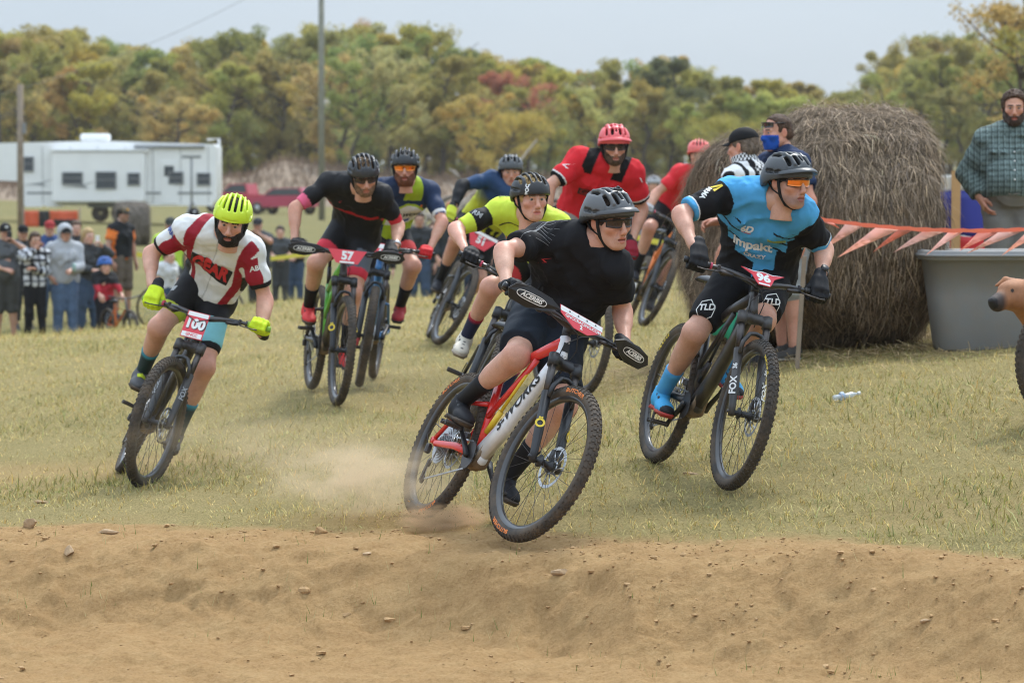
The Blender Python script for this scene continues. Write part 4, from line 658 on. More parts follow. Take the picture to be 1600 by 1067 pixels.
def rim_me(m):
    b = MB(); b.lathe([(.327, -.016), (.320, -.017), (.302, -.010), (.298, 0), (.302, .010), (.320, .017), (.327, .016), (.322, 0)], n=80, closed=True); return b.mesh('rim', m)
def spokes_me():
    b = MB()
    for k in range(28):
        a = 2*math.pi*k/28; s = 1 if k % 2 else -1; d = .42*(1 if (k//2) % 2 else -1)
        b.tube([(.024*math.cos(a+d*1.6), s*.026, .024*math.sin(a+d*1.6)), (.303*math.cos(a), 0, .303*math.sin(a))], .0013, n=4, cap=False)
    return b.mesh('spokes', M_dsteel)
def hub_me():
    return MB().lathe([(.006, -.062), (.013, -.06), (.014, -.036), (.03, -.032), (.03, -.028), (.016, -.02), (.015, .018), (.031, .026), (.031, .031), (.018, .034), (.018, .045), (.012, .06), (.006, .062)], n=16).mesh('hub', M_plast)
def rotor_me():
    b = MB(); N = 48
    for k in range(N):
        for (r0, r1) in ((.084, .099),):
            a0, a1 = 2*math.pi*k/N, 2*math.pi*(k+.8 if k % 2 else k+1)/N; V = []
            for y in (-.001, .001):
                for a, r in ((a0, r0), (a1, r0), (a1, r1), (a0, r1)): V.append((r*math.cos(a), .044+y, r*math.sin(a)))
            b.add(V, [[0, 1, 2, 3], [7, 6, 5, 4], [0, 4, 5, 1], [1, 5, 6, 2], [2, 6, 7, 3], [3, 7, 4, 0]], False)
    for k in range(10):
        a = 2*math.pi*k/10; b.tube([(.03*math.cos(a-.35), .044, .03*math.sin(a-.35)), (.087*math.cos(a), .044, .087*math.sin(a))], .0032, n=5)
    b.lathe([(.022, .0425), (.036, .0425), (.036, .0455), (.022, .0455)], n=24, closed=True)
    return b.mesh('brake_rotor', M_steel)
def cassette_me():
    b = MB()
    for i, r in enumerate((.098, .085, .072, .06, .05, .041, .033, .026)):
        y = -.022-i*.0042; N = int(r*400)
        pf = []
        for k in range(2*N): q = r+(0.002 if k % 2 else -.002); a = math.pi*k/N; pf.append((q*math.cos(a), q*math.sin(a)))
        b.prism(pf, (0, y, 0), (1, 0, 0), (0, 0, 1), .0022)
    return b.mesh('cassette', M_steel)
def make_bike(fit, label, paint, group='mountain bikes in the race', plate=None, guards=False, fork_print=None, dt_print=None, fork_m=None, rimc=None, tyre_print=None, bottle=None, fork_side='both', full=True, grip_m=None, spin=.3, head_m=None):
    """fit: front contact x y z, yaw, roll, pitch, steer, crank"""
    x, y, z, yaw, roll, pitch, steer, crank = fit
    R = Matrix.Rotation(yaw, 4, 'Z') @ Matrix.Rotation(roll, 4, 'X') @ Matrix.Rotation(pitch, 4, 'Y')
    O = Vector((x, y, z))-R.to_3x3() @ Vector((WB, 0, 0))
    root = empty('mountain_bike', M=Matrix.Translation(O) @ R); tag(root, label, 'bicycle', group)
    S = Matrix.Translation(Vector(P0)) @ Matrix.Rotation(steer, 4, Vector(AX)) @ Matrix.Translation(-Vector(P0))
    m_dt, m_tt, m_rear = paint; m_fork = fork_m or M_plast; rimc = rimc or M_carbon
    # frame ----------------------------------------------------
    htop, hbot = P0+AX*.655, P0+AX*.535
    fr = MB()
    dt0 = hbot+AX*.035; dt1 = BBP+A_(.02, 0, .02)
    fr.tube([dt0, dt0*.75+dt1*.25+A_(0, 0, -.012), dt0*.35+dt1*.65+A_(.012, 0, -.018), dt1], [.033, .036, .041, .046], n=12, flat=(.85, 1.15))
    fr.tube([hbot, hbot+AX*.04, htop-AX*.03, htop], [.029, .026, .024, .026], n=14)
    fr.tube([BBP+A_(0, -.046, 0), BBP+A_(0, .046, 0)], .034, n=16); fr.ball(BBP+A_(.02, 0, .008), (.06, .042, .048), 12)
    fr.build('down_tube', m_dt, root)
    tt = MB(); st = BBP+A_(-.105, 0, .39)
    tt.tube([htop-AX*.02, htop*.5+st*.5+A_(0, 0, .012), st], [.026, .022, .018], n=12, flat=(1.0, 1.1))
    tt.tube([BBP+A_(-.01, 0, .03), st+A_(-.012, 0, .045)], [.024, .019], n=12)
    tt.tube([htop*.5+st*.5+A_(.06, .0, -.0), BBP+A_(-.05, -.012, .2)], .013, n=8, flat=(1, 1.3))
    tt.tube([st+A_(.03, 0, -.006), st+A_(-.012, 0, .045)], .011, n=8)
    tt.build('top_tube', m_tt, root)
    if head_m: MB().prism([(-.018, -.022), (.018, -.022), (.014, .022), (-.014, .022)], htop*.5+hbot*.5+NX*.0275, YV, AX, .003).build('head_badge', head_m, root)
    rr = MB()
    for s in (-1, 1):
        rr.tube([BBP+A_(-.05, s*.03, .02), BBP+A_(-.2, s*.055, .03), A_(.03, s*.07, WR-.012), A_(0, s*.07, WR)], [.016, .014, .012, .014], n=8, flat=(.8, 1.35))
        rr.tube([st+A_(.03, s*.022, -.13), A_(.2, s*.058, .58), A_(.0, s*.072, WR+.005)], [.013, .0115, .011], n=8)
        rr.lathe([(.002, -.008), (.017, -.008), (.017, .008), (.002, .008)], (0, s*.075, WR), n=14)
    rr.build('rear_triangle', m_rear, root)
    sk = MB(); sk.tube([BBP+A_(.10, 0, .09), BBP+A_(.035, 0, -.03), BBP+A_(-.03, 0, -.045)], [.03, .04, .03], n=8, flat=(1.1, .5)); sk.build('skid_guard', sh('mudm', lambda: mat('mud_plate', (.12, .09, .06), rough=.95, var=.3, bump=.6, bscale=70, dust=.9)), root)
    sp = MB(); sa = st+A_(-.012, 0, .045); sp.tube([sa, sa+A_(-.03, 0, .12)], .0155, n=10); sp.tube([sa+A_(-.03, 0, .12), sa+A_(-.045, 0, .19)], .012, n=10)
    sp.build('seatpost', M_plast, root)
    sd_ = MB(); sc_ = sa+A_(-.055, 0, .215)
    pr = [(-.14, .068, .0), (-.10, .07, .008), (-.04, .05, .004), (.03, .024, .002), (.09, .019, .0), (.13, .012, -.012)]
    V = []; n_ = 10
    for xx, w_, dz in pr:
        for k in range(n_):
            a = 2*math.pi*k/n_; V.append(sc_+A_(xx, w_*math.cos(a), dz+.018*math.sin(a)-(.012*abs(math.cos(a)))))
    sd_.add(V, [[i*n_+k, i*n_+(k+1) % n_, (i+1)*n_+(k+1) % n_, (i+1)*n_+k] for i in range(len(pr)-1) for k in range(n_)]+[list(range(n_)), list(range((len(pr)-1)*n_, len(pr)*n_))[::-1]])
    sdo = sd_.build('saddle', M_plast, root)
    MB().tube([sc_+A_(-.1, .022, -.02), sc_+A_(-.04, .022, -.03), sc_+A_(.06, .02, -.02)], .0035, n=6).tube([sc_+A_(-.1, -.022, -.02), sc_+A_(-.04, -.022, -.03), sc_+A_(.06, -.02, -.02)], .0035, n=6).build('saddle_rail', M_steel, sdo)
    shk = MB(); s0, s1 = BBP+A_(-.02, 0, .13), htop*.45+st*.55+A_(.06, 0, -.02)
    shk.tube([s0, s0*.68+s1*.32], .0145, n=12); shk.tube([s0*.68+s1*.32, s1], .008, n=10); shk.build('shock', bottle or M_dsteel, root)
    # drivetrain -----------------------------------------------
    dv = MB(); N = 34; pf = []
    for k in range(2*N): q = .067+(.0035 if k % 2 else -.0015); a = math.pi*k/N; pf.append((q*math.cos(a), q*math.sin(a)))
    dv.prism(pf, BBP+A_(0, -.05, 0), (1, 0, 0), (0, 0, 1), .004); chr_ = dv.build('chainring', M_dsteel, root)
    for s, off in ((-1, 0), (1, math.pi)):
        d = A_(math.cos(crank+off), 0, math.sin(crank+off)); c0 = BBP+A_(0, s*.062, 0); c1 = c0+d*.17+A_(0, s*.018, 0)
        k_ = MB().tube([c0-d*.012, c0+d*.05+A_(0, s*.004, 0), c1-d*.03, c1+d*.012], [.016, .0135, .011, .012], n=10, flat=(1.15, .75)).build('crank_arm', M_plast, root)
        pc = c1+A_(0, s*.055, 0)
        MB().tube([c1, pc+A_(0, s*.045, 0)], .006, n=8).box(pc, (.09, .085, .016), bev=.004).box(pc+A_(.03, 0, 0), (.014, .09, .022)).box(pc-A_(.03, 0, 0), (.014, .09, .022)).build('pedal', M_dsteel, k_)
    ch = MB(); cr_ = A_(0, -.05, 0); pts = []; dr = A_(-.02, -.05, WR-.11)
    for q0, q1 in ((BBP+cr_+A_(0, 0, .067), A_(0, -.05, WR+.045)), (BBP+cr_+A_(0, 0, -.067), dr+A_(.02, 0, -.08)), (dr+A_(.03, 0, 0), A_(.045, -.05, WR-.02)), (dr+A_(.02, 0, -.08), dr+A_(.01, 0, 0))):
        m = int(np.linalg.norm(q1-q0)/.0127)+1
        for i in range(m):
            t = (i+.5)/m; d = unit(q1-q0); ch.box(q0+(q1-q0)*t, (.0105, .0055 if i % 2 else .0035, .0075), np.stack([d, YV, np.cross(d, YV)], 1))
    ch.build('chain', M_steel, root)['kind'] = 'stuff'
    de = MB(); de.box((-.012, -.078, WR-.045), (.03, .03, .05), bev=.008); de.box(dr+A_(.012, -.006, -.035), (.022, .008, .11), Matrix.Rotation(.15, 3, 'Y'), bev=.003)
    de.lathe([(.003, -.004), (.022, -.004), (.022, .004), (.003, .004)], dr+A_(.015, 0, .005), n=14); de.lathe([(.003, -.004), (.022, -.004), (.022, .004), (.003, .004)], dr+A_(.012, 0, -.08), n=14)
    de.tube([(-.03, -.08, WR-.03), (-.07, -.085, WR+.02), (-.03, -.08, WR+.08), (.06, -.07, WR+.06)], .0028, n=6)
    de.build('derailleur', M_dsteel, root)
    # wheels ----------------------------------------------------
    def wheel(M, rear):
        ri = link('rear_wheel' if rear else 'front_wheel', sh('rim'+rimc.name, lambda: rim_me(rimc)), root, M)
        link('tyre', sh('tyre', tyre_me), ri); link('spokes', sh('spokes', spokes_me), ri); link('hub', sh('hub', hub_me), ri); link('brake_rotor', sh('rotor', rotor_me), ri)
        if rear: link('cassette', sh('cas', cassette_me), ri)
        if tyre_print:
            txt, mm_, ang = tyre_print
            for a0 in ang:
                b = MB()
                V, F_ = text_mesh(txt, .026, .03, sx=1.5)
                out = []
                for vx, vy, _ in V:
                    a = a0-vx/.345; r_ = .343+vy; yy = math.sqrt(max(.0292**2-(vy)**2, 1e-6)); out.append((r_*math.cos(a), -yy-.0004, r_*math.sin(a)))
                b.add(out, F_, False).build('tyre_lettering', mm_, ri)
        return ri
    wheel(Matrix.Translation((0, 0, WR)) @ Matrix.Rotation(spin, 4, 'Y'), True)
    wheel(S @ Matrix.Translation(Vector(FA)) @ Matrix.Rotation(spin*2.3, 4, 'Y'), False)
    cal = MB(); cal.box((.07, .05, WR+.075), (.05, .03, .04), bev=.008); cal.build('rear_caliper', M_dsteel, root)
    # fork -------------------------------------------------------
    low = MB()
    for s in (-1, 1):
        b0 = FA+A_(0, s*.066, 0); low.tube([b0-AX*.018, b0+AX*.03, b0+AX*.12, b0+AX*.33], [.017, .018, .0215, .0235], n=12)
        low.lathe([(.002, -.010), (.014, -.010), (.014, .010), (.002, .010)], b0, n=12)
    arc = [FA+AX*.30+NX*.016+A_(0, -.066, 0), FA+AX*.36+NX*.03+A_(0, -.058, 0), FA+AX*.405+NX*.036+A_(0, -.03, 0), FA+AX*.412+NX*.036, FA+AX*.405+NX*.036+A_(0, .03, 0), FA+AX*.36+NX*.03+A_(0, .058, 0), FA+AX*.30+NX*.016+A_(0, .066, 0)]
    low.tube(arc, .0125, n=8, flat=(1.3, .9))
    low.tube([FA+A_(0, -.09, 0), FA+A_(0, .09, 0)], .0085, n=10)
    fl = low.build('fork', m_fork, root, S)
    stn = MB()
    for s in (-1, 1): stn.tube([FA+A_(0, s*.066, 0)+AX*.33, FA+A_(0, s*.066, 0)+AX*.49], .018, n=12)
    stn.build('stanchion', M_dsteel, fl)
    crn = MB(); cc = P0+AX*.50
    crn.tube([FA+A_(0, -.066, 0)+AX*.465, FA+A_(0, -.066, 0)+AX*.525], .0255, n=12); crn.tube([FA+A_(0, .066, 0)+AX*.465, FA+A_(0, .066, 0)+AX*.525], .0255, n=12)
    crn.tube([FA+A_(0, -.066, 0)+AX*.49, FA+A_(0, -.04, 0)+AX*.512-NX*.018, cc+AX*.022, FA+A_(0, .04, 0)+AX*.512-NX*.018, FA+A_(0, .066, 0)+AX*.49], [.022, .026, .031, .026, .022], n=10)
    crn.tube([cc, cc+AX*.05], .028, n=12); crn.build('fork_crown', m_fork, fl)
    cp = MB(); cp.lathe([(.001, .003), (.017, .003), (.019, -.004)], n=14, axis='z', c=(0, 0, 0)); capm = M_blue if fork_print and fork_print[0] == 'FOX' else M_plast
    for s in (-1, 1): link('fork_cap', cp.mesh('fork_cap', capm), fl, Matrix.Translation(Vector(FA+A_(0, s*.066, 0)+AX*.527)) @ Matrix.Rotation(-(math.pi/2-HA), 4, 'Y'))
    MB().box(FA+A_(-.045, .052, .055), (.04, .028, .06), bev=.008).build('brake_caliper', M_dsteel, fl)
    if fork_print:
        txt, mm_, sz, vert = fork_print
        for s in (-1, 1):
            for q, (tt_, m2, hgt, ss) in enumerate(txt if isinstance(txt, list) else [(txt, mm_, .2, sz)]):
                n2 = unit(NX+YV*s*.75); c = FA+A_(0, s*.066, 0)+AX*hgt+n2*.023
                xx = unit(np.cross(AX, n2)) if not vert else AX*(1 if True else -1)
                yy = AX if not vert else unit(np.cross(n2, xx))
                lettering('fork_lettering', tt_, m2, fl, c, xx, yy, ss, bold=.035, lift=.0018)
    # cockpit -----------------------------------------------------
    stm = MB(); stm.tube([P0+AX*.655, P0+AX*.715], .0205, n=12); stm.tube([P0+AX*.69, BARC], [.02, .018], n=10); stm.box(BARC, (.034, .05, .042), Matrix.Rotation(-.35, 3, 'Y'), bev=.006)
    stm.build('stem', M_plast, root, S)
    bar = MB(); half = [(.0, 0, 0), (.03, 0, 0), (.09, -.004, .014), (.16, -.012, .026), (.22, -.022, .028), (.385, -.052, .031)]
    pts = [BARC+A_(dx, -yy, dz) for yy, dx, dz in half[::-1]]+[BARC+A_(dx, yy, dz) for yy, dx, dz in half[1:]]
    bar.tube(pts, [.0105, .011, .0125, .016, .017, .0172, .017, .016, .0125, .011, .0105], n=10)
    hb = bar.build('handlebar', M_carbon, root, S)
    for s in (-1, 1):
        g = MB(); ga, gb = BARC+A_(-.028, s*.255, .0285), BARC+A_(-.052, s*.388, .031); prof = [.0165, .0165, .0155, .0165, .0155, .0165, .0155, .0165, .0155, .0165, .0175]
        g.tube([ga+(gb-ga)*t for t in np.linspace(0, 1, len(prof))], prof, n=10); g.build('grip', grip_m or M_plast, hb)
        g2 = MB(); g2.tube([ga+(gb-ga)*-.06, ga+(gb-ga)*.02], .0185, n=12); g2.build('grip_collar', sh('pinkm', lambda: mat('pink_anodised', (.5, .05, .1), rough=.4)) if s < 0 and not guards else M_dsteel, hb)
        lv = MB(); lc = BARC+A_(-.018, s*.215, .027); lv.box(lc, (.03, .016, .036), bev=.005); lv.tube([lc+A_(.02, 0, -.012), lc+A_(.03, -s*.03, -.016), lc+A_(.032, -s*.07, -.02)], [.011, .012, .009], n=8)
        lv.tube([lc+A_(.03, 0, -.014), lc+A_(.062, s*.03, -.02), lc+A_(.06, s*.10, -.024), lc+A_(.052, s*.125, -.022)], [.007, .006, .0055, .007], n=6, flat=(1, .7)); lv.build('brake_lever', M_dsteel, hb)
        cb = MB(); l0 = lc+A_(.032, -s*.07, -.02); cb.tube([l0, BARC+A_(.075, s*.08, -.0), BARC+A_(.085, s*.01, -.03), BARC+A_(.05, -s*.035, -.09), P0+AX*.56+A_(.03, -s*.03, 0), P0+AX*.5+A_(-.03, -s*.03, -.02)], .0027, n=6); cb.build('brake_hose', M_plast, hb)
        if s < 0:
            pod = MB(); pod.ball(lc+A_(-.006, .03, -.022), (.018, .02, .012), 8); pod.build('shifter', M_plast, hb)
        if guards:
            poly = [(-.215, .012), (-.16, .036), (-.05, .045), (.02, .03), (.045, -.005), (.02, -.045), (-.07, -.052), (-.15, -.028)]
            poly = [(x_*s*1.0, y_) for x_, y_ in poly]; poly = poly if s > 0 else poly[::-1]
            gc = BARC+A_(.055, s*.365, .018); gx = unit(A_(-.28*s, 1, 0)); gy = unit(A_(.25, 0, 1)); gy = unit(gy-gx*(gy@gx))
            hg = MB().prism(poly, gc, gx, gy, .008, bend=lambda x_, y_: -1.1*(y_**2)*6).tube([BARC+A_(.0, s*.17, .027), BARC+A_(.055, s*.2, .02)], .006, n=6).build('hand_guard', M_plast, hb)
            zz = np.cross(gx, gy); cen = gc-gx*s*.065+zz*.0055
            ring = [(math.copysign(abs(math.cos(a))**.6, math.cos(a))*.075, math.copysign(abs(math.sin(a))**.8, math.sin(a))*.019) for a in np.linspace(0, 2*math.pi, 28, endpoint=False)]
            rb = MB(); O_ = cen-gx*s*.005+zz*.0005; V = [O_+gx*x_+gy*y_ for x_, y_ in ring]+[O_+gx*x_*.955+gy*y_*.83 for x_, y_ in ring]; n_ = len(ring)
            rb.add(V, [[i, (i+1) % n_, n_+(i+1) % n_, n_+i] for i in range(n_)], False); rb.build('guard_outline', M_white, hg if False else hb)
            lettering('guard_lettering', 'ACERBIS', M_white, hb, O_, gx, gy, .0285, bold=.04, shear=.25, lift=.0008, sx=.98)
    if plate:
        poly, up, m_plate, items = plate['poly'], plate['up'], plate['mat'], plate['items']
        pc = BARC+A_(.05, 0, .0)+A_(*plate.get('off', (0, 0, 0))); Y_ = unit(A_(*up)); X_ = unit(A_(0, 1, plate.get('tilt', 0)))
        Y_ = unit(Y_-X_*(Y_@X_)); zz = np.cross(X_, Y_)
        po = MB().prism(poly, pc, X_, Y_, .003).build('number_plate', m_plate, root, S)
        for li, (kind, v, m_, cx, cy, sz) in enumerate(items):
            O_ = pc+X_*cx+Y_*cy+zz*.0018
            if kind == 't': lettering('plate_lettering', v, m_, po, O_, X_, Y_, sz, bold=.05 if v.isdigit() else .03, lift=.0006+.0005*li)
            else: lettering('plate_band', None, m_, po, O_, X_, Y_, sz, poly=[v], lift=.0004+.0005*li)
    if dt_print:
        txt, m_, sz = dt_print
        d = unit(dt0-dt1)
        for s in (-1, 1):
            up = unit(np.cross(d, YV*s)); up = up if up[2] > 0 else -up; xx = d
            n2 = unit(YV*s*.88-up*.47); X_ = d if s < 0 else -d; Y_ = np.cross(n2, X_)
            bv = BVHTree.FromPolygons([Vector(v) for v in fr.v], fr.f)
            lettering('frame_lettering', txt, m_, root, dt1*.47+dt0*.53+n2*.03, X_, Y_, sz, bold=.03, shear=.2, bvh=bv, lift=.003, sx=1.25)
    return root, S

# ------------------------------------------------------------------ people
SK_L = A_(.66, .40, .295); SK_M = A_(.52, .30, .21); SK_D = A_(.22, .115, .07)
def flipx(V, Q): V = V.copy(); V[:, 0] *= -1; return V, Q[:, ::-1]
def hand(mode, side, h=.0045, glove=0., cache={}):
    """right hand: +Y wrist to fingers, palm faces -Z, thumb on -X. grip: bar along X through the origin"""
    key = (mode, h, glove)
    if key not in cache:
        s = SDF((-.085, -.13, -.08), (.075, .2, .085), h, far=.03); g = glove; xs = (-.031, -.0105, .0105, .031); ln = (.95, 1.05, 1., .82)
        if mode == 'grip':
            s.cap((0, -.092 if glove else -.105, .038), (0, -.06, .033), .029+g, .031+g, flat=(A_(0, .3, .95), .72), k=.02)
            s.cap((-.022, -.055, .034), (-.028, .0, .035), .0175+g, .0155+g, k=.02); s.cap((.022, -.055, .031), (.028, .0, .033), .0165+g, .0145+g, k=.02); s.cap((0, -.055, .034), (0, .0, .037), .018+g, .016+g, k=.02)
            for x, l in zip(xs, ln):
                p = [(x, .004, .034), (x*1.04, .034*l, .021), (x*1.04, .036*l, -.007), (x, .016, -.026), (x, -.006, -.024)]; r = (.0112, .0106, .0098, .0092, .0086)
                for i in range(4): s.cap(p[i], p[i+1], r[i]+g, r[i+1]+g, k=.005)
            p = [(-.026, -.05, .022), (-.044, -.022, .006), (-.046, .002, -.014), (-.038, .022, -.022)]
            for i, r in zip(range(3), (.0155, .0125, .0108)): s.cap(p[i], p[i+1], r+g, r-.0015+g, k=.01)
        else:
            cu = {'relax': .45, 'hold': .95, 'flat': .12}[mode]
            s.cap((0, -.03, .0), (0, .02, 0), .027+g, .03+g, flat=(A_(0, 0, 1), .7), k=.02)
            for x in (-.024, 0, .024): s.cap((x*.7, .012, 0), (x*1.15, .088, .002), .0165+g, .0135+g, k=.018)
            for x, l in zip(xs, ln):
                p = A_(x, .09, .002); a = -cu*.4; r = .0108
                for L, da in ((.042, cu*.8), (.027, cu*.9), (.022, cu*.6)):
                    q = p+A_(x*.12, math.cos(a), math.sin(a))*L*l; s.cap(p, q, r+g, r-.0012+g, k=.005); p = q; a -= da; r -= .0012
            p = [(-.018, .02, -.008), (-.042, .05, -.02), (-.048, .085, -.03), (-.04, .108, -.038)]
            for i, r in zip(range(3), (.0155, .0125, .011)): s.cap(p[i], p[i+1], r+g, r-.0012+g, k=.01)
        cache[key] = s.surf()
    V, Q = cache[key]
    return (V, Q) if side == 'R' else flipx(V, Q)
def grip_frame(wr, gr, X):
    X = unit(X); q = wr-gr; q = unit(q-X*(q@X)); al = math.atan2(.035, .085); m = -np.cross(X, q)
    return np.stack([X, -math.cos(al)*q+math.sin(al)*m, math.sin(al)*q+math.cos(al)*m], 1)
def shoe(h=.006, cache={}):
    if h not in cache:
        s = SDF((-.07, -.11, -.115), (.07, .21, .04), h, far=.03)
        s.ell((0, -.035, -.06), (.034, .046, .046), k=.03); s.cap((0, 0, -.05), (0, .09, -.074), .039, .033, k=.03); s.ell((0, .135, -.08), (.041, .052, .027), k=.02); s.ell((.002, .09, -.076), (.046, .055, .031), k=.03)
        s.cap((0, -.012, -.05), (0, -.016, .004), .041, .039, k=.03); s.plane((0, 0, -.092), (0, 0, -1)); s.plane((0, 0, .006), (0, .25, 1)); up = s.surf()
        s = SDF((-.07, -.11, -.125), (.07, .21, -.06), h, far=.03)
        s.cap((0, -.03, -.096), (0, .0, -.096), .040, .036, flat=(A_(0, 0, 1), .36), k=.02); s.cap((0, 0, -.096), (.002, .10, -.096), .036, .05, flat=(A_(0, 0, 1), .32), k=.02); s.ell((0, .13, -.094), (.046, .062, .015), k=.02)
        for y in (-.06, -.03, .05, .085, .12, .15): s.cap((-.03, y, -.108), (.03, y, -.108), .008, k=.006)
        cache[h] = up, s.surf()
    return cache[h]
def head_sdf(h, nose=1., jaw=1., open_=0., k0=1.):
    s = SDF((-.1, -.13, -.19), (.1, .145, .13), h, far=.04)
    s.ell((0, -.014, .036), (.0765, .098, .083), k=.02); s.ell((0, .03, -.025), (.064, .062, .086), k=.03)
    for x in (-1, 1):
        s.cap((x*.052*jaw, .004, -.058), (x*.022, .066, -.099), .024, .021, k=.03); s.ell((x*.044, .062, -.022), (.025, .023, .021), k=.022)
        s.ell((x*.030, .1035, .004), (.0195, .016, .0135), k=.014, op='sub'); s.cap((x*.014, .0925, .021), (x*.047, .079, .020), .0105, .0085, k=.014)
        s.cap((x*.017, .0872, .0118), (x*.044, .0795, .0108), .0056, k=.006); s.cap((x*.018, .0872, -.0058), (x*.043, .0795, -.0045), .0052, k=.007)
        s.ell((x*.0115, .103*nose, -.041), (.0085, .0105, .0085), k=.008)
        s.ell((x*.077, -.012, -.006), (.010, .021, .034), R=np.array(Matrix.Rotation(x*.35, 3, 'Z')), k=.010); s.ell((x*.089, -.006, -.004), (.006, .010, .019), k=.006, op='sub')
    s.ell((0, .072, -.098), (.026, .024, .022), k=.025)
    s.cap((0, .094, .012), (0, .1155*nose, -.034), .0075, .0125, k=.014)
    s.ell((0, .086, -.066), (.03, .016, .02), k=.02)
    for x in (-1, 1): s.cap((x*.019, .1, -.038), (x*.030, .094, -.062), .0028, k=.012, op='sub')
    s.cap((-.019, .093, -.0655), (.019, .093, -.0655), .0058, k=.007); s.cap((0, .0985, -.065), (0, .0985, -.064), .005, k=.01)
    s.cap((-.016, .0925, -.0785-open_), (.016, .0925, -.0785-open_), .0068, k=.007)
    s.cap((-.022, .102, -.0715-open_/2), (.022, .102, -.0715-open_/2), .0035+open_*.5, k=.004, op='sub')
    s.cap((0, -.025, -.06), (0, -.035, -.2), .055, .058, k=.03)
    return s
class Person:
    def __init__(P, label, J, Rh, base, lo=.0085, hh=.005, skin=SK_M, g=1., group=None, name='person', bow=.05, belly=0., hs=1., beard=None, brow=(.03, .02, .012), stub=.0, jaw=1., nose=1., open_=0., hands=None, bare=True, wide=1., arm_g=1.):
        P.J = {k: A_(*v)-A_(*base) for k, v in J.items()}; J = P.J; P.h = lo; P.hh = hh; P.skin = A_(*skin); P.g = g; P.bow = bow; P.belly = belly; P.hs = hs; P.wide = wide; P.ag = arm_g
        P.root = empty(name, base); tag(P.root, label, 'person', group)
        P.up = unit(J['neck']-J['pel']); P.ls = unit(J['shL']-J['shR']); P.lh = unit(J['hipL']-J['hipR'])
        lat = unit(P.ls+P.lh); lat = unit(lat-P.up*(lat@P.up)); P.lat = lat; P.fr = np.cross(lat, P.up); P.Rh = np.asarray(Rh)
        P.hc = J['head']
        P.hands = hands or {}
        P.body(beard, brow, stub, jaw, nose, open_)
    def spine(P, t): J = P.J; return J['pel']+(J['neck']-J['pel'])*t-P.fr*P.bow*4*t*(1-t)*1.0
    def level(P, t):
        T = (-.06, .0, .2, .42, .66, .86, 1.0); HW = (.07, .078, .068, .072, .088, .085, .045); RR = (.085, .104, .098, .1, .112, .085, .058)
        return np.interp(t, T, HW)*P.g*P.wide, np.interp(t, T, RR)*P.g
    def torso(P, s, t0, t1, e, k=.06):
        J = P.J; ts = [t for t in (0, .2, .42, .66, .86, 1.0) if t0 <= t <= t1]
        pts = []
        for t in ts:
            hw, r = P.level(t); l = unit(P.lh*(1-t)+P.ls*t); c = P.spine(t); pts.append((c-l*hw, c+l*hw, r, c, l))
        for i in range(len(pts)-1):
            for j in (0, 1): s.cap(pts[i][j], pts[i+1][j], pts[i][2], pts[i+1][2], k=k, flat=(P.fr, .86), e=e)
            s.cap(pts[i][3], pts[i+1][3], pts[i][2], pts[i+1][2], k=k, flat=(P.fr, .9), e=e)
        if t0 <= 0:
            for a in 'RL': s.ell(J['hip'+a]-P.fr*.045-P.up*.02, A_(.095, .1, .1)*P.g, k=.05, e=e)
        if P.belly and t0 < .3: s.ell(P.spine(.27)+P.fr*(.045+P.belly*.6), A_(.14, .14, .13)*P.g*(.8+P.belly*2.), k=.07, e=e)
        if t1 >= 1:
            for a, sg in (('R', -1), ('L', 1)):
                s.cap(J['neck']+P.up*.025, J['sh'+a], .05*P.g, .058*P.g, k=.05, e=e); s.ell(P.spine(.72)+P.fr*.055+P.ls*sg*.075*P.g, A_(.07, .065, .045)*P.g, k=.06, e=e)
                s.cap(P.spine(.55)+P.ls*sg*.12*P.g, J['sh'+a]-P.up*.03, .05*P.g, .05*P.g, k=.05, e=e)
    def arm(P, s, a, t1=2., e=0., k=.03, grow=0.):
        J = P.J; g = P.g*P.ag; sh_, el, wr = J['sh'+a], J['el'+a], J['wr'+a]; t = min(t1, 1.)
        s.ell(sh_, A_(.056, .056, .056)*g, k=.045, e=e)
        d = el-sh_; p = sh_+d*t; cut = [(p, unit(d))] if t1 < 1 else None
        s.cap(sh_, sh_+d*(t+.12 if t1 < 1 else 1), .0485*g, (.0485-.0085*t)*g+grow, k=k, e=e, cut=cut)
        if t1 >= .5: s.ell(sh_+d*.5, A_(.048, .048, .085)*g if False else A_(.0475, .0475, .0475)*g, k=.04, e=e, cut=cut)
        if t1 > 1:
            d2 = wr-el; t2 = t1-1; p2 = el+d2*t2; cut2 = [(p2, unit(d2))] if t2 < 1 else None; f = t2+.1 if t2 < 1 else 1
            s.cap(el, el+d2*f, .0395*g, (.0395-.0125*f)*g+grow, k=k, e=e, cut=cut2); s.cap(el+d2*.15, el+d2*.42, .0435*g, .0375*g, k=k, e=e, cut=cut2)
    def leg(P, s, a, t1=2., e=0., k=.04, grow=0., grow2=0.):
        J = P.J; g = P.g; hp, kn, an = J['hip'+a], J['kn'+a], J['an'+a]; d = kn-hp; t = min(t1, 1.); cut = [(hp+d*t, unit(d))] if t1 < 1 else None; f = t+.1 if t1 < 1 else 1
        fw = unit((kn-(hp+an)/2)+1e-4*P.fr)
        s.cap(hp, hp+d*f, .087*g, (.087-.030*f)*g+grow, k=k, e=e, cut=cut); s.cap(hp+d*.25+fw*.012, hp+d*min(.6, f)+fw*.016, .078*g, .068*g, k=k, e=e, cut=cut)
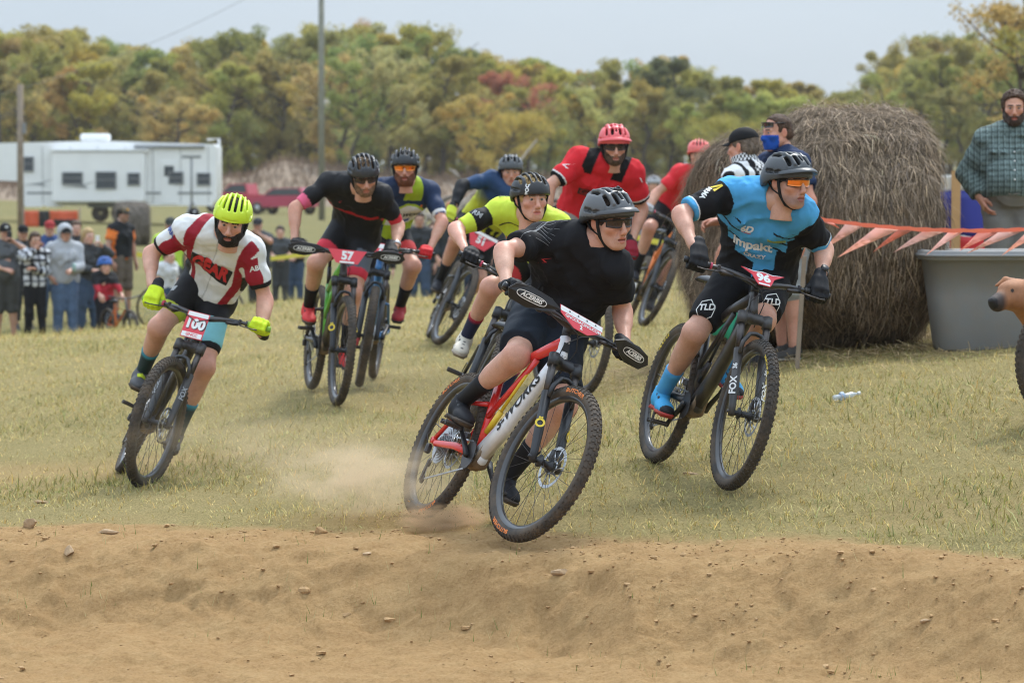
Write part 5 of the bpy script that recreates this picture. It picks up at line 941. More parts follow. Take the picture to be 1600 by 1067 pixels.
        if t1 >= 1:
            d2 = an-kn; t2 = t1-1; cut2 = [(kn+d2*t2, unit(d2))] if t2 < 1 else None; f = min(t2+.08, 1)
            s.ell(kn+fw*.012, A_(.054, .054, .054)*g, k=.03, e=e, cut=cut2)
            s.cap(kn, kn+d2*f, .052*g, (.052-.016*f)*g+grow2, k=k, e=e, cut=cut2)
            if f > .3: s.cap(kn+d2*.18-fw*.016, kn+d2*.42-fw*.014, .05*g, .044*g, k=k, e=e, cut=cut2)
    def grid(P, keys, pad=.17, h=None):
        q = np.stack([P.J[k] for k in keys]); return SDF(q.min(0)-pad, q.max(0)+pad, h or P.h)
    def body(P, beard, brow, stub, jaw, nose, open_):
        J = P.J; s = P.grid(list(J), h=P.h*(2.0 if P.h < .012 else 1.)); P.torso(s, 0, 1, -.007)
        for a in 'RL': P.arm(s, a); P.leg(s, a)
        nk = P.hc-P.Rh[:, 2]*.13*P.hs; s.cap(J['neck'], P.hc+P.Rh@A_(0, -.03, -.09)*P.hs, .06*P.g, .056, k=.04)
        s.plane(P.hc+P.Rh@A_(0, 0, -.118)*P.hs, P.Rh[:, 2]) if False else None
        cutc, cutn = P.hc+P.Rh@A_(0, -.03, -.125)*P.hs, unit(P.hc+P.Rh@A_(0, -.03, -.09)*P.hs-J['neck'])
        V, Q = s.surf()
        c = np.tile(P.skin, (len(V), 1))*(1+.06*vnoise(V, 9, 3)[:, None]*A_(.6, 1.2, 1.2))
        bl = vnoise(V, 14, 7)[:, None]; c = c*(1+.07*bl*A_(.2, 1, 1))
        for a in 'RL':                         # redder knees and elbows
            for j in ('kn', 'el'):
                w_ = np.exp(-((V-J[j+a])**2).sum(1)/.0035)[:, None]; c = c*(1-w_*A_(0, .22, .25))
        L = [(V, Q, c)]
        hs_ = head_sdf(P.hh, nose, jaw, open_); hv, hq = hs_.surf(); hc = np.tile(P.skin, (len(hv), 1)); x, y, z = hv.T
        gs = lambda cx, cy, cz, r: np.exp(-(((np.abs(x)-cx)/r[0])**2+((y-cy)/r[1])**2+((z-cz)/r[2])**2))[:, None]
        hc = hc*(1-gs(.042, .07, -.03, (.028, .04, .025))*A_(0, .2, .22)); hc = hc*(1-gs(0, .115, -.036, (.016, .02, .016))*A_(0, .18, .2)); hc = hc*(1-gs(.085, -.01, 0, (.014, .03, .04))*A_(0, .22, .25))
        lip = ((np.abs(x) < .025-np.abs(z+.072)*.9) & (y > .086) & (z < -.060) & (z > -.0865-open_))[:, None]; hc = np.where(lip, hc*A_(.86, .55, .58), hc)
        bz = .0235+.12*(.034-np.abs(x))*(np.abs(x) > .034)
        brw = (np.abs(z-bz) < .0052) & (np.abs(x) > .011) & (np.abs(x) < .05) & (y > .06); hc = np.where(brw[:, None], A_(*brow), hc)
        hc = hc*(1-np.exp(-(((np.abs(x)-.0085)/.0045)**2+((y-.108)/.006)**2+((z+.0475)/.004)**2))[:, None]*A_(.75, .8, .8))   # nostril shade painted dark into the skin colour
        hc = np.where(((np.abs(x) < .022) & (y > .085) & (y < .1) & (np.abs(z+.0718+open_/2) < .0022+open_*.5))[:, None], hc*A_(.35, .2, .2), hc)
        fold_shade = np.exp(-(((np.abs(x)-.018-(-.035-z)*.35)/.0035)**2))*((z < -.035) & (z > -.072) & (y > .06)); hc = hc*(1-fold_shade[:, None]*A_(.12, .16, .16))  # shade of the nose-to-mouth folds darkened into the skin colour
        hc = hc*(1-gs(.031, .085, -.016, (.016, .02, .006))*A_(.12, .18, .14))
        if stub:
            w_ = np.clip((-.045-z)/.03, 0, 1)*np.clip((y+.0)/.03, 0, 1)*np.clip((z+.125)/.03, 0, 1); hc = hc*(1-stub*w_[:, None]*A_(.75, .7, .6))
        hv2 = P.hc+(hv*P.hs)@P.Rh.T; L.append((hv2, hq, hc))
        for a in 'RL':
            hd = P.hands.get(a)
            if hd and hd[0] in ('relax', 'hold', 'flat', 'bgrip'):
                v, q = hand('grip' if hd[0] == 'bgrip' else hd[0], a, max(.0045, P.hh)); sc_ = min(1., P.hs); L.append((hd[1]-0+(v*sc_)@hd[2].T, q, P.skin*A_(1, .92, .92)))
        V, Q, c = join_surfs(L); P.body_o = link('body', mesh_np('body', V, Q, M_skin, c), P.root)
        for sx in (-1, 1):
            b = MB(); n = 12; R_ = P.Rh; cen = P.hc+P.Rh@(A_(sx*.0305, .0815, .0035)*P.hs); b.ball(cen, .0118*P.hs, 14, R=P.Rh@np.array(Matrix.Rotation(-math.pi/2, 3, 'X')))
            V = A_(*b.v)-cen; ly = V@P.Rh[:, 1]/(.0118*P.hs); b.c = [(.012, .01, .01) if q > .955 else ((.09, .065, .05) if q > .84 else (.40, .37, .35)) for q in ly]
            b.build('eye', sh('eyem', lambda: mat('eyeball', attr=True, rough=.12, var=0)), P.root)
        if beard:
            col, thick, lo_ = beard; hs2 = head_sdf(P.hh, 1., jaw*1.02, open_); X, Y, Z = [hs2.ax[i].reshape([-1 if j == i else 1 for j in range(3)]) for i in range(3)]
            f = hs2.f-thick*np.clip((-.03-Z)/.03, .15, 1.)
            # upper edge: sideburn line down the cheek, moustache under the nose; open round the mouth
            top = np.where(np.abs(X) > .0615, .012-0*Y, -.0555+np.clip((np.abs(X)-.034)/.026, 0, 1)*.03)
            f = np.maximum(f, Z-top); f = np.maximum(f, -(Y+.012)+0*Z); f = np.maximum(f, lo_-Z)
            m_ = np.sqrt((X/.023)**2+((Z+.073)/.0115)**2)-1; f = np.maximum(f, np.where(Y > .07, -m_*.01, -.05))
            hs2.f = f.astype(np.float32); bv, bq = hs2.surf(); bv = bv+(vnoise(bv, 240, 5)*.0016)[:, None]*unit(A_(0, 1, -.4))
            cc = A_(*col)*(1+.35*vnoise(bv, 160, 8)[:, None]); link('beard', mesh_np('beard', P.hc+(bv*P.hs)@P.Rh.T, bq, M_hair, np.maximum(cc, .003)), P.root)
    # -- clothes
    def q(P, V):
        J = P.J; d = {}; rel = V-J['pel']; L = np.linalg.norm(J['neck']-J['pel']); d['v'] = rel@P.up/L; d['u'] = rel@P.lat; d['w'] = rel@P.fr; d['P'] = V
        for a in 'RL':
            s_, e_, w_ = J['sh'+a], J['el'+a], J['wr'+a]; b = e_-s_; t = ((V-s_)@b)/(b@b); b2 = w_-e_; t2 = ((V-e_)@b2)/(b2@b2); d1 = np.linalg.norm(V-s_-np.clip(t, 0, 1)[:, None]*b, axis=1); d2 = np.linalg.norm(V-e_-np.clip(t2, 0, 1)[:, None]*b2, axis=1)
            d['t'+a] = np.where(d2 < d1, 1+np.clip(t2, 0, 1), t); d['d'+a] = np.minimum(d1, d2)
            h_, k_, n_ = J['hip'+a], J['kn'+a], J['an'+a]; b = k_-h_; t = ((V-h_)@b)/(b@b); b2 = n_-k_; t2 = ((V-k_)@b2)/(b2@b2); d['l'+a] = np.where((t > 1) & (t2 > 0), 1+t2, t)
            d['m'+a] = np.linalg.norm(V-h_-np.clip(t, 0, 1)[:, None]*b, axis=1); d['m'+a] = np.minimum(d['m'+a], np.linalg.norm(V-k_-np.clip(t2, 0, 1)[:, None]*b2, axis=1))
        d['arm'] = np.where((d['dR'] < .095*P.g) & (d['tR'] > .12), d['tR'], np.where((d['dL'] < .095*P.g) & (d['tL'] > .12), d['tL'], -1.)); d['side'] = np.where(d['dR'] < d['dL'], -1, 1)
        d['leg'] = np.where(d['mR'] < d['mL'], d['lR'], d['lL']); d['lside'] = np.where(d['mR'] < d['mL'], -1, 1)
        return d
    def top(P, name, colfn, m=None, e=.012, ts=.55, hem=.0, wr=.004, fr=16, grow=.0, neck=.03, seed=1, ntilt=.5, fine=False):
        J = P.J; s = P.grid(['pel', 'hipR', 'hipL', 'neck', 'shR', 'shL', 'elR', 'elL']+(['wrR', 'wrL'] if ts > 1 else []), .2, P.h*(1.22 if fine else 1.)); P.torso(s, min(hem, 0), 1, e)
        cp_ = P.spine(hem); s.plane(cp_, -unit(P.up+.0*P.fr))
        s.far_ = 0
        for a in 'RL': P.arm(s, a, ts, e, grow=grow)
        if wr: s.wrinkle(wr, fr, seed); s.wrinkle(wr*.5, fr*2.6, seed+50)
        tp = P.hc+P.Rh@A_(0, -.02, -.06)*P.hs; nd = unit(tp-J['neck']); b0 = J['neck']+nd*neck
        s.cap(b0+nd*.05, tp+nd*.1, .062, .078, k=.02, op='sub')
        V, Q = s.surf(); P.bvh_src = (V, Q)
        if fine: V, Q = subdiv(V, Q)
        c = colfn(P.q(V)); o = link(name, mesh_np(name, V, Q, m or M_cloth, c), P.root); V, Q = P.bvh_src; P.bvh = BVHTree.FromPolygons(V.tolist(), Q.tolist()); P.top_o = o; return o
    def bottom(P, name, colfn, m=None, e=.008, tl=.8, hem=.28, wr=.003, fr=18, grow=.0, grow2=0., seed=2, fine=False):
        s = P.grid(['pel', 'hipR', 'hipL', 'knR', 'knL']+(['anR', 'anL'] if tl > 1 else []), .2, P.h*1.25); P.torso(s, 0, .42, e)
        s.plane(P.spine(hem), P.up)
        for a in 'RL': P.leg(s, a, tl, e, grow=grow, grow2=grow2)
        if wr: s.wrinkle(wr, fr, seed)
        V, Q = s.surf(); src = (V, Q)
        if fine: V, Q = subdiv(V, Q)
        c = colfn(P.q(V)); o = link(name, mesh_np(name, V, Q, m or M_cloth, c), P.root); V, Q = src; P.bbvh = BVHTree.FromPolygons(V.tolist(), Q.tolist()); P.bot_o = o; return o
    def sock(P, a, f, col, band=None, e=.0035):
        J = P.J; an, kn = J['an'+a], J['kn'+a]; d = kn-an; b = MB(); g = P.g; ts = np.linspace(-.05, f, 7); b.tube([an+d*t for t in ts], [(.036+.016*max(t, 0)+.012*math.exp(-((t-.62)/.2)**2))*g+e for t in ts], n=16)
        c = []
        for i in range(len(ts)): c += [(band if band is not None and i >= 6 else col)]*16
        b.c = [tuple(x) for x in c]; b.build('sock', M_lycra, P.root)
    def shoe(P, a, fwd, up, col, sole=(.02, .02, .02), colfn=None, h=None, sc=1.):
        Y = unit(fwd); Z = unit(A_(*up)-Y*(A_(*up)@Y)); X = np.cross(Y, Z); R = np.stack([X, Y, Z], 1); (uv, uq), (sv, sq) = shoe(h or max(.0078, P.hh)); o = P.J['an'+a]
        c = np.tile(A_(*col), (len(uv), 1)) if colfn is None else colfn(uv); c = c*(1+.08*vnoise(uv, 60, 2)[:, None])
        so_ = link('shoe', mesh_np('shoe', o+(uv*sc)@R.T, uq, M_lycra, c), P.root); link('sole', mesh_np('sole', o+(sv*sc)@R.T, sq, mat('shoe_sole', attr=True, rough=.75, var=.2, dust=.4), np.tile(A_(*sole), (len(sv), 1))), so_)
        return so_, R, o
    def glove(P, a, gr, X, colfn, sc=1.06):
        R = grip_frame(P.J['wr'+a], gr, X); v, q = hand('grip', a, max(.0052, P.hh), .0016); c = colfn(v)
        return link('glove', mesh_np('glove', gr+(v*sc)@R.T, q, M_lycra, c), P.root), R
    def hp(P, p): return P.hc+P.Rh@(A_(*p)*P.hs)
    def hair(P, col, zmin=-.02, ymax=.075, thick=.014, back=-.06, seed=4, long_=0., top=True, noise=.006):
        s = SDF((-.13, -.16, -.2-long_), (.13, .16, .16), max(P.hh*1.2, .0062), far=.04); s.ell((0, -.014, .038), (.0785, .1, .0845), e=thick, k=.02)
        if long_: s.cap((-.04, -.06, -.03), (-.045, -.075, -.09-long_), .05, .04, k=.04); s.cap((.04, -.06, -.03), (.045, -.075, -.09-long_), .05, .04, k=.04)
        else: s.cap((-.03, -.065, -.02), (.03, -.065, -.02), .045, k=.03)
        X, Y, Z = [s.ax[i].reshape([-1 if j == i else 1 for j in range(3)]) for i in range(3)]
        lo_ = np.where(Y > .045, .062+(Y-.045)*.1, np.where(Y > .0, zmin, back-long_))+0*X; f = np.maximum(s.f, lo_-Z); f = np.maximum(f, Y-ymax-np.clip(Z-.06, 0, 1)*.8)
        s.f = f.astype(np.float32); s.wrinkle(noise, 90, seed); v, q = s.surf(); c = A_(*col)*(1+.4*vnoise(v*A_(1, 1, .3), 130, seed)[:, None])
        return link('hair', mesh_np('hair', P.hc+(v*P.hs)@P.Rh.T, q, M_hair, np.maximum(c, .002)), P.root)
    def helmet(P, style, col, col2=None, visor=None, strap=(.012, .012, .012), h=None):
        s = SDF((-.125, -.17, -.07), (.125, .155, .175), h or (.0045 if P.hh < .0051 else .0068 if P.hh < .0066 else .0105), far=.03)
        s.ell((0, -.014, .040), (.107, .139, .112), k=.01); s.ell((0, -.06, .0), (.093, .09, .075), k=.05)
        if style == 'mtb': s.ell((0, -.075, -.005), (.088, .07, .065), k=.04)
        X, Y, Z = [s.ax[i].reshape([-1 if j == i else 1 for j in range(3)]) for i in range(3)]
        lo_ = np.interp(s.ax[1], [-.17, -.1, -.03, .03, .11, .15], [-.035, -.03, .004, .018, .034, .036]).reshape(1, -1, 1)
        s.f = np.maximum(s.f, (lo_-Z)+0*X).astype(np.float32)
        s.ell((0, -.012, .022), (.087, .113, .098), k=.008, op='sub'); s.cap((0, -.012, -.1), (0, -.012, .0), .088, k=.01, op='sub', flat=(A_(0, 1, 0), 1.26))
        def on(x, y): q_ = max(1-(x/.107)**2-((y+.014)/.139)**2, 0); return A_(x, y, .040+.112*math.sqrt(q_))
        def slot(x0, y0, x1, y1, r, fl=.6, n=5, dx=None):
            p = [on(x0+(x1-x0)*t, y0+(y1-y0)*t) for t in np.linspace(0, 1, n)]
            ce = A_(0, -.012, .03)
            for i in range(n-1):
                for dp in (1., .9, .8): s.cap(ce+(p[i]-ce)*dp, ce+(p[i+1]-ce)*dp, r, r, k=.003, op='sub')
        if style == 'road':
            for x, r, y1 in ((-.080, .0072, .045), (-.053, .0085, .08), (-.018, .009, .10), (.018, .009, .10), (.053, .0085, .08), (.080, .0072, .045)):
                slot(x*.98, y1, x*.72, -.105, r, n=8)
            for sx in (-1, 1): s.cap((sx*.1, .03, .045), (sx*.1, -.09, .055), .010, k=.003, op='sub')
            s.cap((-.06, .112, .048), (0, .128, .045), .006, k=.003, op='sub'); s.cap((.06, .112, .048), (0, .128, .045), .006, k=.003, op='sub')
        elif style == 'mtb':
            for sx in (-1, 1):
                slot(sx*.03, .094, sx*.028, .055, .0115); slot(sx*.068, .07, sx*.062, .03, .0105); slot(sx*.03, .02, sx*.028, -.045, .0105); slot(sx*.066, -.01, sx*.06, -.065, .010); s.cap((sx*.104, -.01, .05), (sx*.1, -.055, .05), .011, k=.003, op='sub')
                slot(sx*.028, -.08, sx*.03, -.11, .010); s.cap((sx*.098, .035, .055), (sx*.102, .012, .05), .008, k=.003, op='sub')
            slot(0, .085, 0, .06, .007); slot(0, .02, 0, -.03, .008)
            for sx in (-1, 1):
                p = [on(sx*.048, y) for y in np.linspace(.09, -.11, 6)]
                for i in range(5): s.cap(p[i]+A_(0, 0, .001), p[i+1]+A_(0, 0, .001), .0075, k=.008)
        else:
            for x in (-.082, -.05, -.017, .017, .05, .082):
                for y0, y1 in ((.088 if abs(x) < .06 else .045, .052 if abs(x) < .06 else .015), (.03, -.02), (-.045, -.095)):
                    if abs(x) > .07 and y0 == .03: y0, y1 = -.005, -.045
                    slot(x, y0, x*.97, y1, .0118 if abs(x) < .06 else .010)
            for sx in (-1, 1):
                for y in (.06, .02, -.03): s.cap((sx*.1, y, .055), (sx*.102, y-.03, .055), .0095, k=.003, op='sub')
        v, q = s.surf(); c = np.tile(A_(*col), (len(v), 1))
        inner = ((v-A_(0, -.012, .022))/A_(.087, .113, .098)); oe = (((v-A_(0, -.014, .040))/A_(.107, .139, .112))**2).sum(1); ob = (((v-A_(0, -.06, .0))/A_(.093, .09, .075))**2).sum(1); ins = ((inner**2).sum(1) < 1.28) | ((oe < .84) & (ob < .84)); c = np.where(ins[:, None], A_(.012, .012, .013), c)
        if col2 is not None:
            low = v[:, 2] < np.interp(v[:, 1], [-.17, .15], [.0, .052]); c = np.where(low[:, None] & ~ins[:, None], A_(*col2), c)
        ho = link('helmet', mesh_np('helmet', P.hc+(v*P.hs)@P.Rh.T, q, M_helm, c), P.root)
        b = MB(); b.ball(P.hp((0, -.014, .034)), A_(.083, .107, .090)*P.hs, 20, R=P.Rh); b.build('helmet_pad', M_liner, ho)
        if visor:
            vc, len_, zt = visor; nx, ny = 17, 6; V = []
            for lay in (0, 1):
                for i in range(nx):
                    a = -1.18+2.36*i/(nx-1)
                    for j in range(ny):
                        t = j/(ny-1); rx = .106+.012*t; ry = .124+len_*t*math.cos(a)**.7
                        V.append(P.hp((rx*math.sin(a)*(1+.06*t), -.012+ry*math.cos(a), zt+.020*math.cos(a)-.012*t-.35*(math.sin(a)**2)*.055-(.0045 if lay else 0)+.008*math.sin(math.pi*t))))
            n_ = nx*ny; F_ = []
            for i in range(nx-1):
                for j in range(ny-1):
                    a = i*ny+j; F_ += [[a, a+1, a+ny+1, a+ny], [n_+a, n_+a+ny, n_+a+ny+1, n_+a+1]]
            edge = [i*ny for i in range(nx)]+[(nx-1)*ny+j for j in range(1, ny)]+[i*ny+ny-1 for i in range(nx-2, -1, -1)]+[j for j in range(ny-2, 0, -1)]
            F_ += [[edge[i], edge[(i+1) % len(edge)], n_+edge[(i+1) % len(edge)], n_+edge[i]] for i in range(len(edge))]
            MB().add(V, F_, True, 0, tuple(vc)).build('visor', M_helm, ho)
        st = MB()
        for sx in (-1, 1):
            st.tube([P.hp(p) for p in ((sx*.092, .022, .022), (sx*.084, .022, -.02), (sx*.076, .028, -.062), (sx*.05, .044, -.108), (0, .052, -.128))], .0052*P.hs, n=6, flat=(1.5, .5))
            st.tube([P.hp(p) for p in ((sx*.09, -.06, .002), (sx*.086, -.02, -.04), (sx*.077, .026, -.06))], .0046*P.hs, n=6, flat=(1.5, .5))
        st.c = [strap]*len(st.v); st.build('chin_strap', M_lycra, ho)
        return ho
    def glasses(P, lens, frame=(.012, .012, .013), shield=True, up=0.):
        nx, nz_ = 25, 5; V = []
        def lp(a, t, dr=0.):
            hgt = .0205*(1-.34*abs(math.sin(a))**2); drop = -.004-.018*max(0, .22-abs(a))/.22*(-1)*0
            z = .002+hgt*(t-.45)*1.9; 
            if t < .5: z += .016*math.exp(-(a/.13)**2)*(1-2*t)
            r = .089+dr; return A_(r*math.sin(a)*.96, .024+r*math.cos(a)*.90, z+up)
        A = np.linspace(-.98, .98, nx)
        for dr in (0, .0022):
            for a in A:
                for j in range(nz_): V.append(P.hp(lp(a, j/(nz_-1), dr)))
        n_ = nx*nz_; F_ = []
        for i in range(nx-1):
            for j in range(nz_-1): a = i*nz_+j; F_ += [[a, a+1, a+nz_+1, a+nz_], [n_+a, n_+a+nz_, n_+a+nz_+1, n_+a+1]]
        edge = [i*nz_ for i in range(nx)]+[(nx-1)*nz_+j for j in range(1, nz_)]+[i*nz_+nz_-1 for i in range(nx-2, -1, -1)]+[j for j in range(nz_-2, 0, -1)]
        F_ += [[edge[i], n_+edge[i], n_+edge[(i+1) % len(edge)], edge[(i+1) % len(edge)]] for i in range(len(edge))]
        f = MB(); top = [P.hp(lp(a, 1., .001)) for a in A]; bot = [P.hp(lp(a, 0., .001)) for a in A]; f.tube(top, .0026*P.hs, n=6); f.tube(bot, .0022*P.hs, n=6)
        for s_ in (0, -1): f.tube([top[s_], bot[s_]], .003*P.hs, n=6)
        for sx in (-1, 1): f.tube([P.hp(lp(sx*.98, .8, .001)), P.hp((sx*.081, .03, .010+up)), P.hp((sx*.082, -.02, .008+up))], .0032*P.hs, n=6, flat=(1, 1.5))
        f.c = [frame]*len(f.v); fo = f.build('sunglasses', M_helm, P.root); MB().add(V, F_).build('lens', lens, fo); return fo
    def cap_hat(P, col, brim=(.02, .02, .02), back=False, badge=None):
        s = SDF((-.13, -.16, -.02), (.13, .16, .16), max(P.hh, .005), far=.03); s.ell((0, -.012, .05), (.09, .112, .085), k=.01); s.plane((0, 0, .035), (0, -.15, -1)); v, q = s.surf()
        c = np.tile(A_(*col), (len(v), 1)); o = link('cap', mesh_np('cap', P.hc+(v*P.hs)@P.Rh.T, q, M_cloth, c), P.root)
        sg = -1 if back else 1; nx = 13; V = []
        for lay in (0, -.004):
            for i in range(nx):
                a = -1.05+2.1*i/(nx-1)
                for t in (0, .5, 1.): V.append(P.hp(((.088+.0*t)*math.sin(a)*(1-.1*t), sg*(.0+(.098+.068*t*math.cos(a)**.5)*math.cos(a)), .042-.018*t+lay-.02*math.sin(a)**2)))
        n_ = nx*3; F_ = []
        for i in range(nx-1):
            for j in (0, 1): a = i*3+j; F_ += [[a, a+1, a+4, a+3], [n_+a, n_+a+3, n_+a+4, n_+a+1]]
        F_ += [[i*3+2, n_+i*3+2, n_+i*3+5, i*3+5] for i in range(nx-1)]
        MB().add(V, F_, True, 0, tuple(brim)).build('brim', M_cloth, o)
        if badge is not None: b = MB().ball(P.hp((0, sg*.093, .075)), A_(.028, .01, .02)*P.hs, 10, R=P.Rh, col=tuple(badge)); b.build('badge', M_cloth, o)
        return o
def head_R(yaw, pitch=0., roll=0.):
    """yaw 0 faces -Y; positive turns towards +X; pitch positive looks down"""
    R = Matrix.Rotation(math.pi+yaw, 3, 'Z') @ Matrix.Rotation(-pitch, 3, 'X') @ Matrix.Rotation(roll, 3, 'Y'); return np.array(R)
def solid(c): c = A_(*c); return lambda q: np.tile(c, (len(q['u']), 1))

# ------------------------------------------------------------------ the race
BK = A_(.012, .012, .014); WH = A_(.78, .78, .77); RD = A_(.60, .035, .045); FY = A_(.62, .80, .03)
m_redf = mat('red_frame_paint', (.72, .022, .02), rough=.25, coat=.6, var=.04, dust=.12); m_whitef = mat('silver_white_frame_paint', (.72, .73, .75), rough=.3, coat=.5, var=.05, dust=.14)
m_blackf = mat('black_frame_paint', (.013, .013, .014), rough=.4, coat=.3, var=.1, dust=.15); m_greyf = mat('grey_fork_paint', (.035, .036, .038), rough=.45, var=.08, dust=.12)
m_greenf = mat('green_frame_paint', (.12, .45, .05), rough=.35, coat=.4, var=.05); m_bluef = mat('blue_frame_paint', (.03, .20, .50), rough=.3, coat=.4, var=.05, dust=.1); m_yellf = mat('yellow_shock', (.75, .5, .03), rough=.35, coat=.3, var=.05)
m_pred = mat('plate_red', (.70, .05, .07), rough=.45, var=.04); m_pwhite = mat('plate_white', (.8, .8, .78), rough=.45, var=.03); m_orange = mat('orange_print', (.8, .22, .04), rough=.6, var=.05); m_greyprint = M_grey
lens_clear = mat('clear_smoke_lens', (.05, .035, .028), rough=.1, var=0, alpha=.58, coat=.15, spec=.4); lens_orange = mat('orange_mirror_lens', (.85, .22, .015), rough=.08, metal=.75, var=.25, vscale=25, coat=1.)
lens_dark = mat('dark_lens', (.02, .02, .022), rough=.06, var=0, coat=1.)
trap = lambda w, wb, h: [(-w, h), (-wb, -h), (wb, -h), (w, h)]
def rect(w, h, x=0, y=0): return [(x-w, y-h), (x+w, y-h), (x+w, y+h), (x-w, y+h)]
def band(txt_white=True): return None
PL1 = dict(poly=[(-.125, .045), (-.118, .004), (-.04, -.045), (.04, -.045), (.118, .004), (.125, .045)], up=(-.55, 0, .83), mat=m_pred, off=(.0, 0, .028),
    items=[('p', rect(.122, .014, 0, .029), m_pwhite, 0, 0, 1.), ('t', 'GNCCRACING.COM', m_pwhite, .01, .001, .0225), ('t', '2', m_pwhite, 0, -.024, .03)]+[('p', rect(.004, .004), M_black, x, .030, 1.) for x in (-.07, -.02, .03, .08)])
PL2 = dict(poly=[(-.115, .05), (-.06, .012), (-.042, -.03), (-.03, -.05), (.03, -.05), (.042, -.03), (.06, .012), (.115, .05), (.05, .038), (0, .046), (-.05, .038)][::1], up=(-.75, 0, .66), mat=m_pred, off=(.0, 0, .03), items=[('t', '96', m_pwhite, 0, .002, .072), ('p', rect(.03, .005), m_pwhite, 0, -.042, 1.), ('p', [(-.108, .048), (-.05, .033), (0, .041), (.05, .033), (.108, .048), (.05, .0385), (0, .0465), (-.05, .0385)][::-1], m_pwhite, 0, 0, 1.)])
PL3 = dict(poly=rect(.065, .078), up=(-.25, 0, 1), mat=m_pred, off=(.035, 0, -.055), items=[('p', rect(.06, .012, 0, .063), m_pwhite, 0, 0, 1.), ('t', '100', M_black, .003, .002, .082), ('t', '100', m_pwhite, -.001, .005, .078), ('p', rect(.06, .014, 0, -.060), m_pwhite, 0, 0, 1.), ('t', 'GNCC', m_pred, 0, -.060, .024)])
PL4 = dict(poly=[(-.135, .045), (-.075, -.05), (.075, -.05), (.135, .045)], up=(-.3, 0, 1), mat=m_pred, off=(.03, 0, -.005), items=[('t', '57', m_pwhite, 0, .002, .08), ('p', rect(.05, .006, 0, -.042), m_pwhite, 0, 0, 1.)])
PL5 = dict(poly=rect(.095, .05), up=(-.5, 0, .9), mat=m_pred, off=(.02, 0, .0), items=[('p', rect(.09, .018, 0, .026), m_pwhite, 0, 0, 1.), ('t', '60', m_pwhite, 0, -.018, .05)])
PL7 = dict(poly=[(-.15, .06), (-.08, -.085), (.06, -.085), (.15, .06)], up=(-.3, 0, 1), mat=m_pred, off=(.03, 0, -.03), items=[('p', rect(.14, .014, 0, .045), m_pwhite, 0, 0, 1.), ('t', '51', m_pwhite, 0, -.015, .09)])
GP = 'mountain bikes in the race'
def bk(k, *a, **kw): return make_bike(FIT[k]['p'], *a, group=GP, **kw)
bk('b1', 'leading mountain bike with silver-white down tube, red top tube and hand guards', (m_whitef, m_redf, m_redf), plate=PL1, guards=True, fork_print=([('Ö', M_yellow, .16, .058)], M_yellow, .05, False), dt_print=('S-WORKS', M_black, .066), bottle=m_yellf, tyre_print=('BUTCHER', m_orange, (2.6, 5.6)), spin=.5, head_m=M_black)
bk('b2', 'black mountain bike with number 96 plate, under the rider in the sky blue jersey', (m_blackf, m_blackf, m_blackf), plate=PL2, fork_print=([('FOX', M_white, .13, .046), ('36', M_white, .23, .03)], M_white, .05, True), fork_m=m_greyf, tyre_print=('MAXXIS', M_yellow, (3.4,)), spin=1.1)
bk('b3', 'dark grey mountain bike with square number 100 plate and green left grip, leaning hard', (m_blackf, m_blackf, m_blackf), plate=PL3, fork_m=m_greyf, spin=.2, fork_print=('FOX', M_grey, .04, True), grip_m=mat('green_grip', (.25, .42, .06), rough=.7))
bk('b4', 'black and green mountain bike with number 57 plate and hand guards', (m_blackf, m_greenf, m_blackf), plate=PL4, guards=True, fork_print=([('Ö', M_yellow, .15, .065)], M_yellow, .05, False), spin=.9)
bk('b5', 'blue mountain bike half hidden behind the number 57 bike', (m_bluef, m_bluef, m_bluef), plate=PL5, spin=.4)
bk('b6', 'black mountain bike of the blond rider, mostly hidden behind the leading bike', (m_blackf, m_blackf, m_blackf), spin=.7)
bk('b7', 'black mountain bike with number 51 plate and big front wheel in front of the crowd', (m_blackf, m_blackf, m_blackf), plate=PL7, spin=.6)
bk('b8', 'black mountain bike under the red jersey rider behind the leader', (m_blackf, m_blackf, m_blackf), spin=.6)
bk('b9', 'mountain bike with pale dusty tyres emerging beside the hay bale', (m_blackf, m_orange, m_blackf), spin=.6)
GR = 'riders in the race'
def rider(k, label, yaw, pitch, roll, **kw):
    f = FIT[k]; J = f['rider']; base = A_(*J['anR'])*.5+A_(*J['anL'])*.5; base[2] = min(J['anR'][2], J['anL'][2])-.12
    P = Person(label, J, head_R(yaw, pitch, roll), base, group=GR, **kw)
    Rb = np.array(Matrix.Rotation(f['p'][3], 3, 'Z') @ Matrix.Rotation(f['p'][4], 3, 'X') @ Matrix.Rotation(f['p'][5], 3, 'Y')); P.Rb = Rb; P.X = -(A_(*f['grip']['endL'])-A_(*f['grip']['endR'])); P.gr = {a: A_(*f['grip']['grip'+a])-base for a in 'RL'}
    return P
def feet(P, col, sole, sock, f=.34, band=None, colfn=None, tilt=(.12, .2)):
    for i, a in enumerate('RL'):
        P.sock(a, f, sock, band); fwd = P.Rb@unit(A_(1, 0, -tilt[i])); up = P.Rb@A_(0, 0, 1); yield P.shoe(a, fwd, up, col, sole, colfn)
def dial(r, m=None):
    so_, R, o = r; b = MB()
    for y, x in ((.012, .034), (.04, .030)): b.lathe([(.001, .004), (.011, .004), (.012, -.004)], o+R@A_(x, y, -.028-.012*(y > .02)), 'x', 10, R=R)
    b.build('shoe_dial', M_plast, so_); b = MB()
    for y, z in ((.05, -.042), (.075, -.05), (.1, -.056)): b.tube([o+R@A_(-.034, y-.01, z-.016), o+R@A_(0, y, z+.002), o+R@A_(.034, y+.004, z-.014)], .006, n=6, flat=(1.5, .5))
    b.build('shoe_strap', m or M_plast, so_)
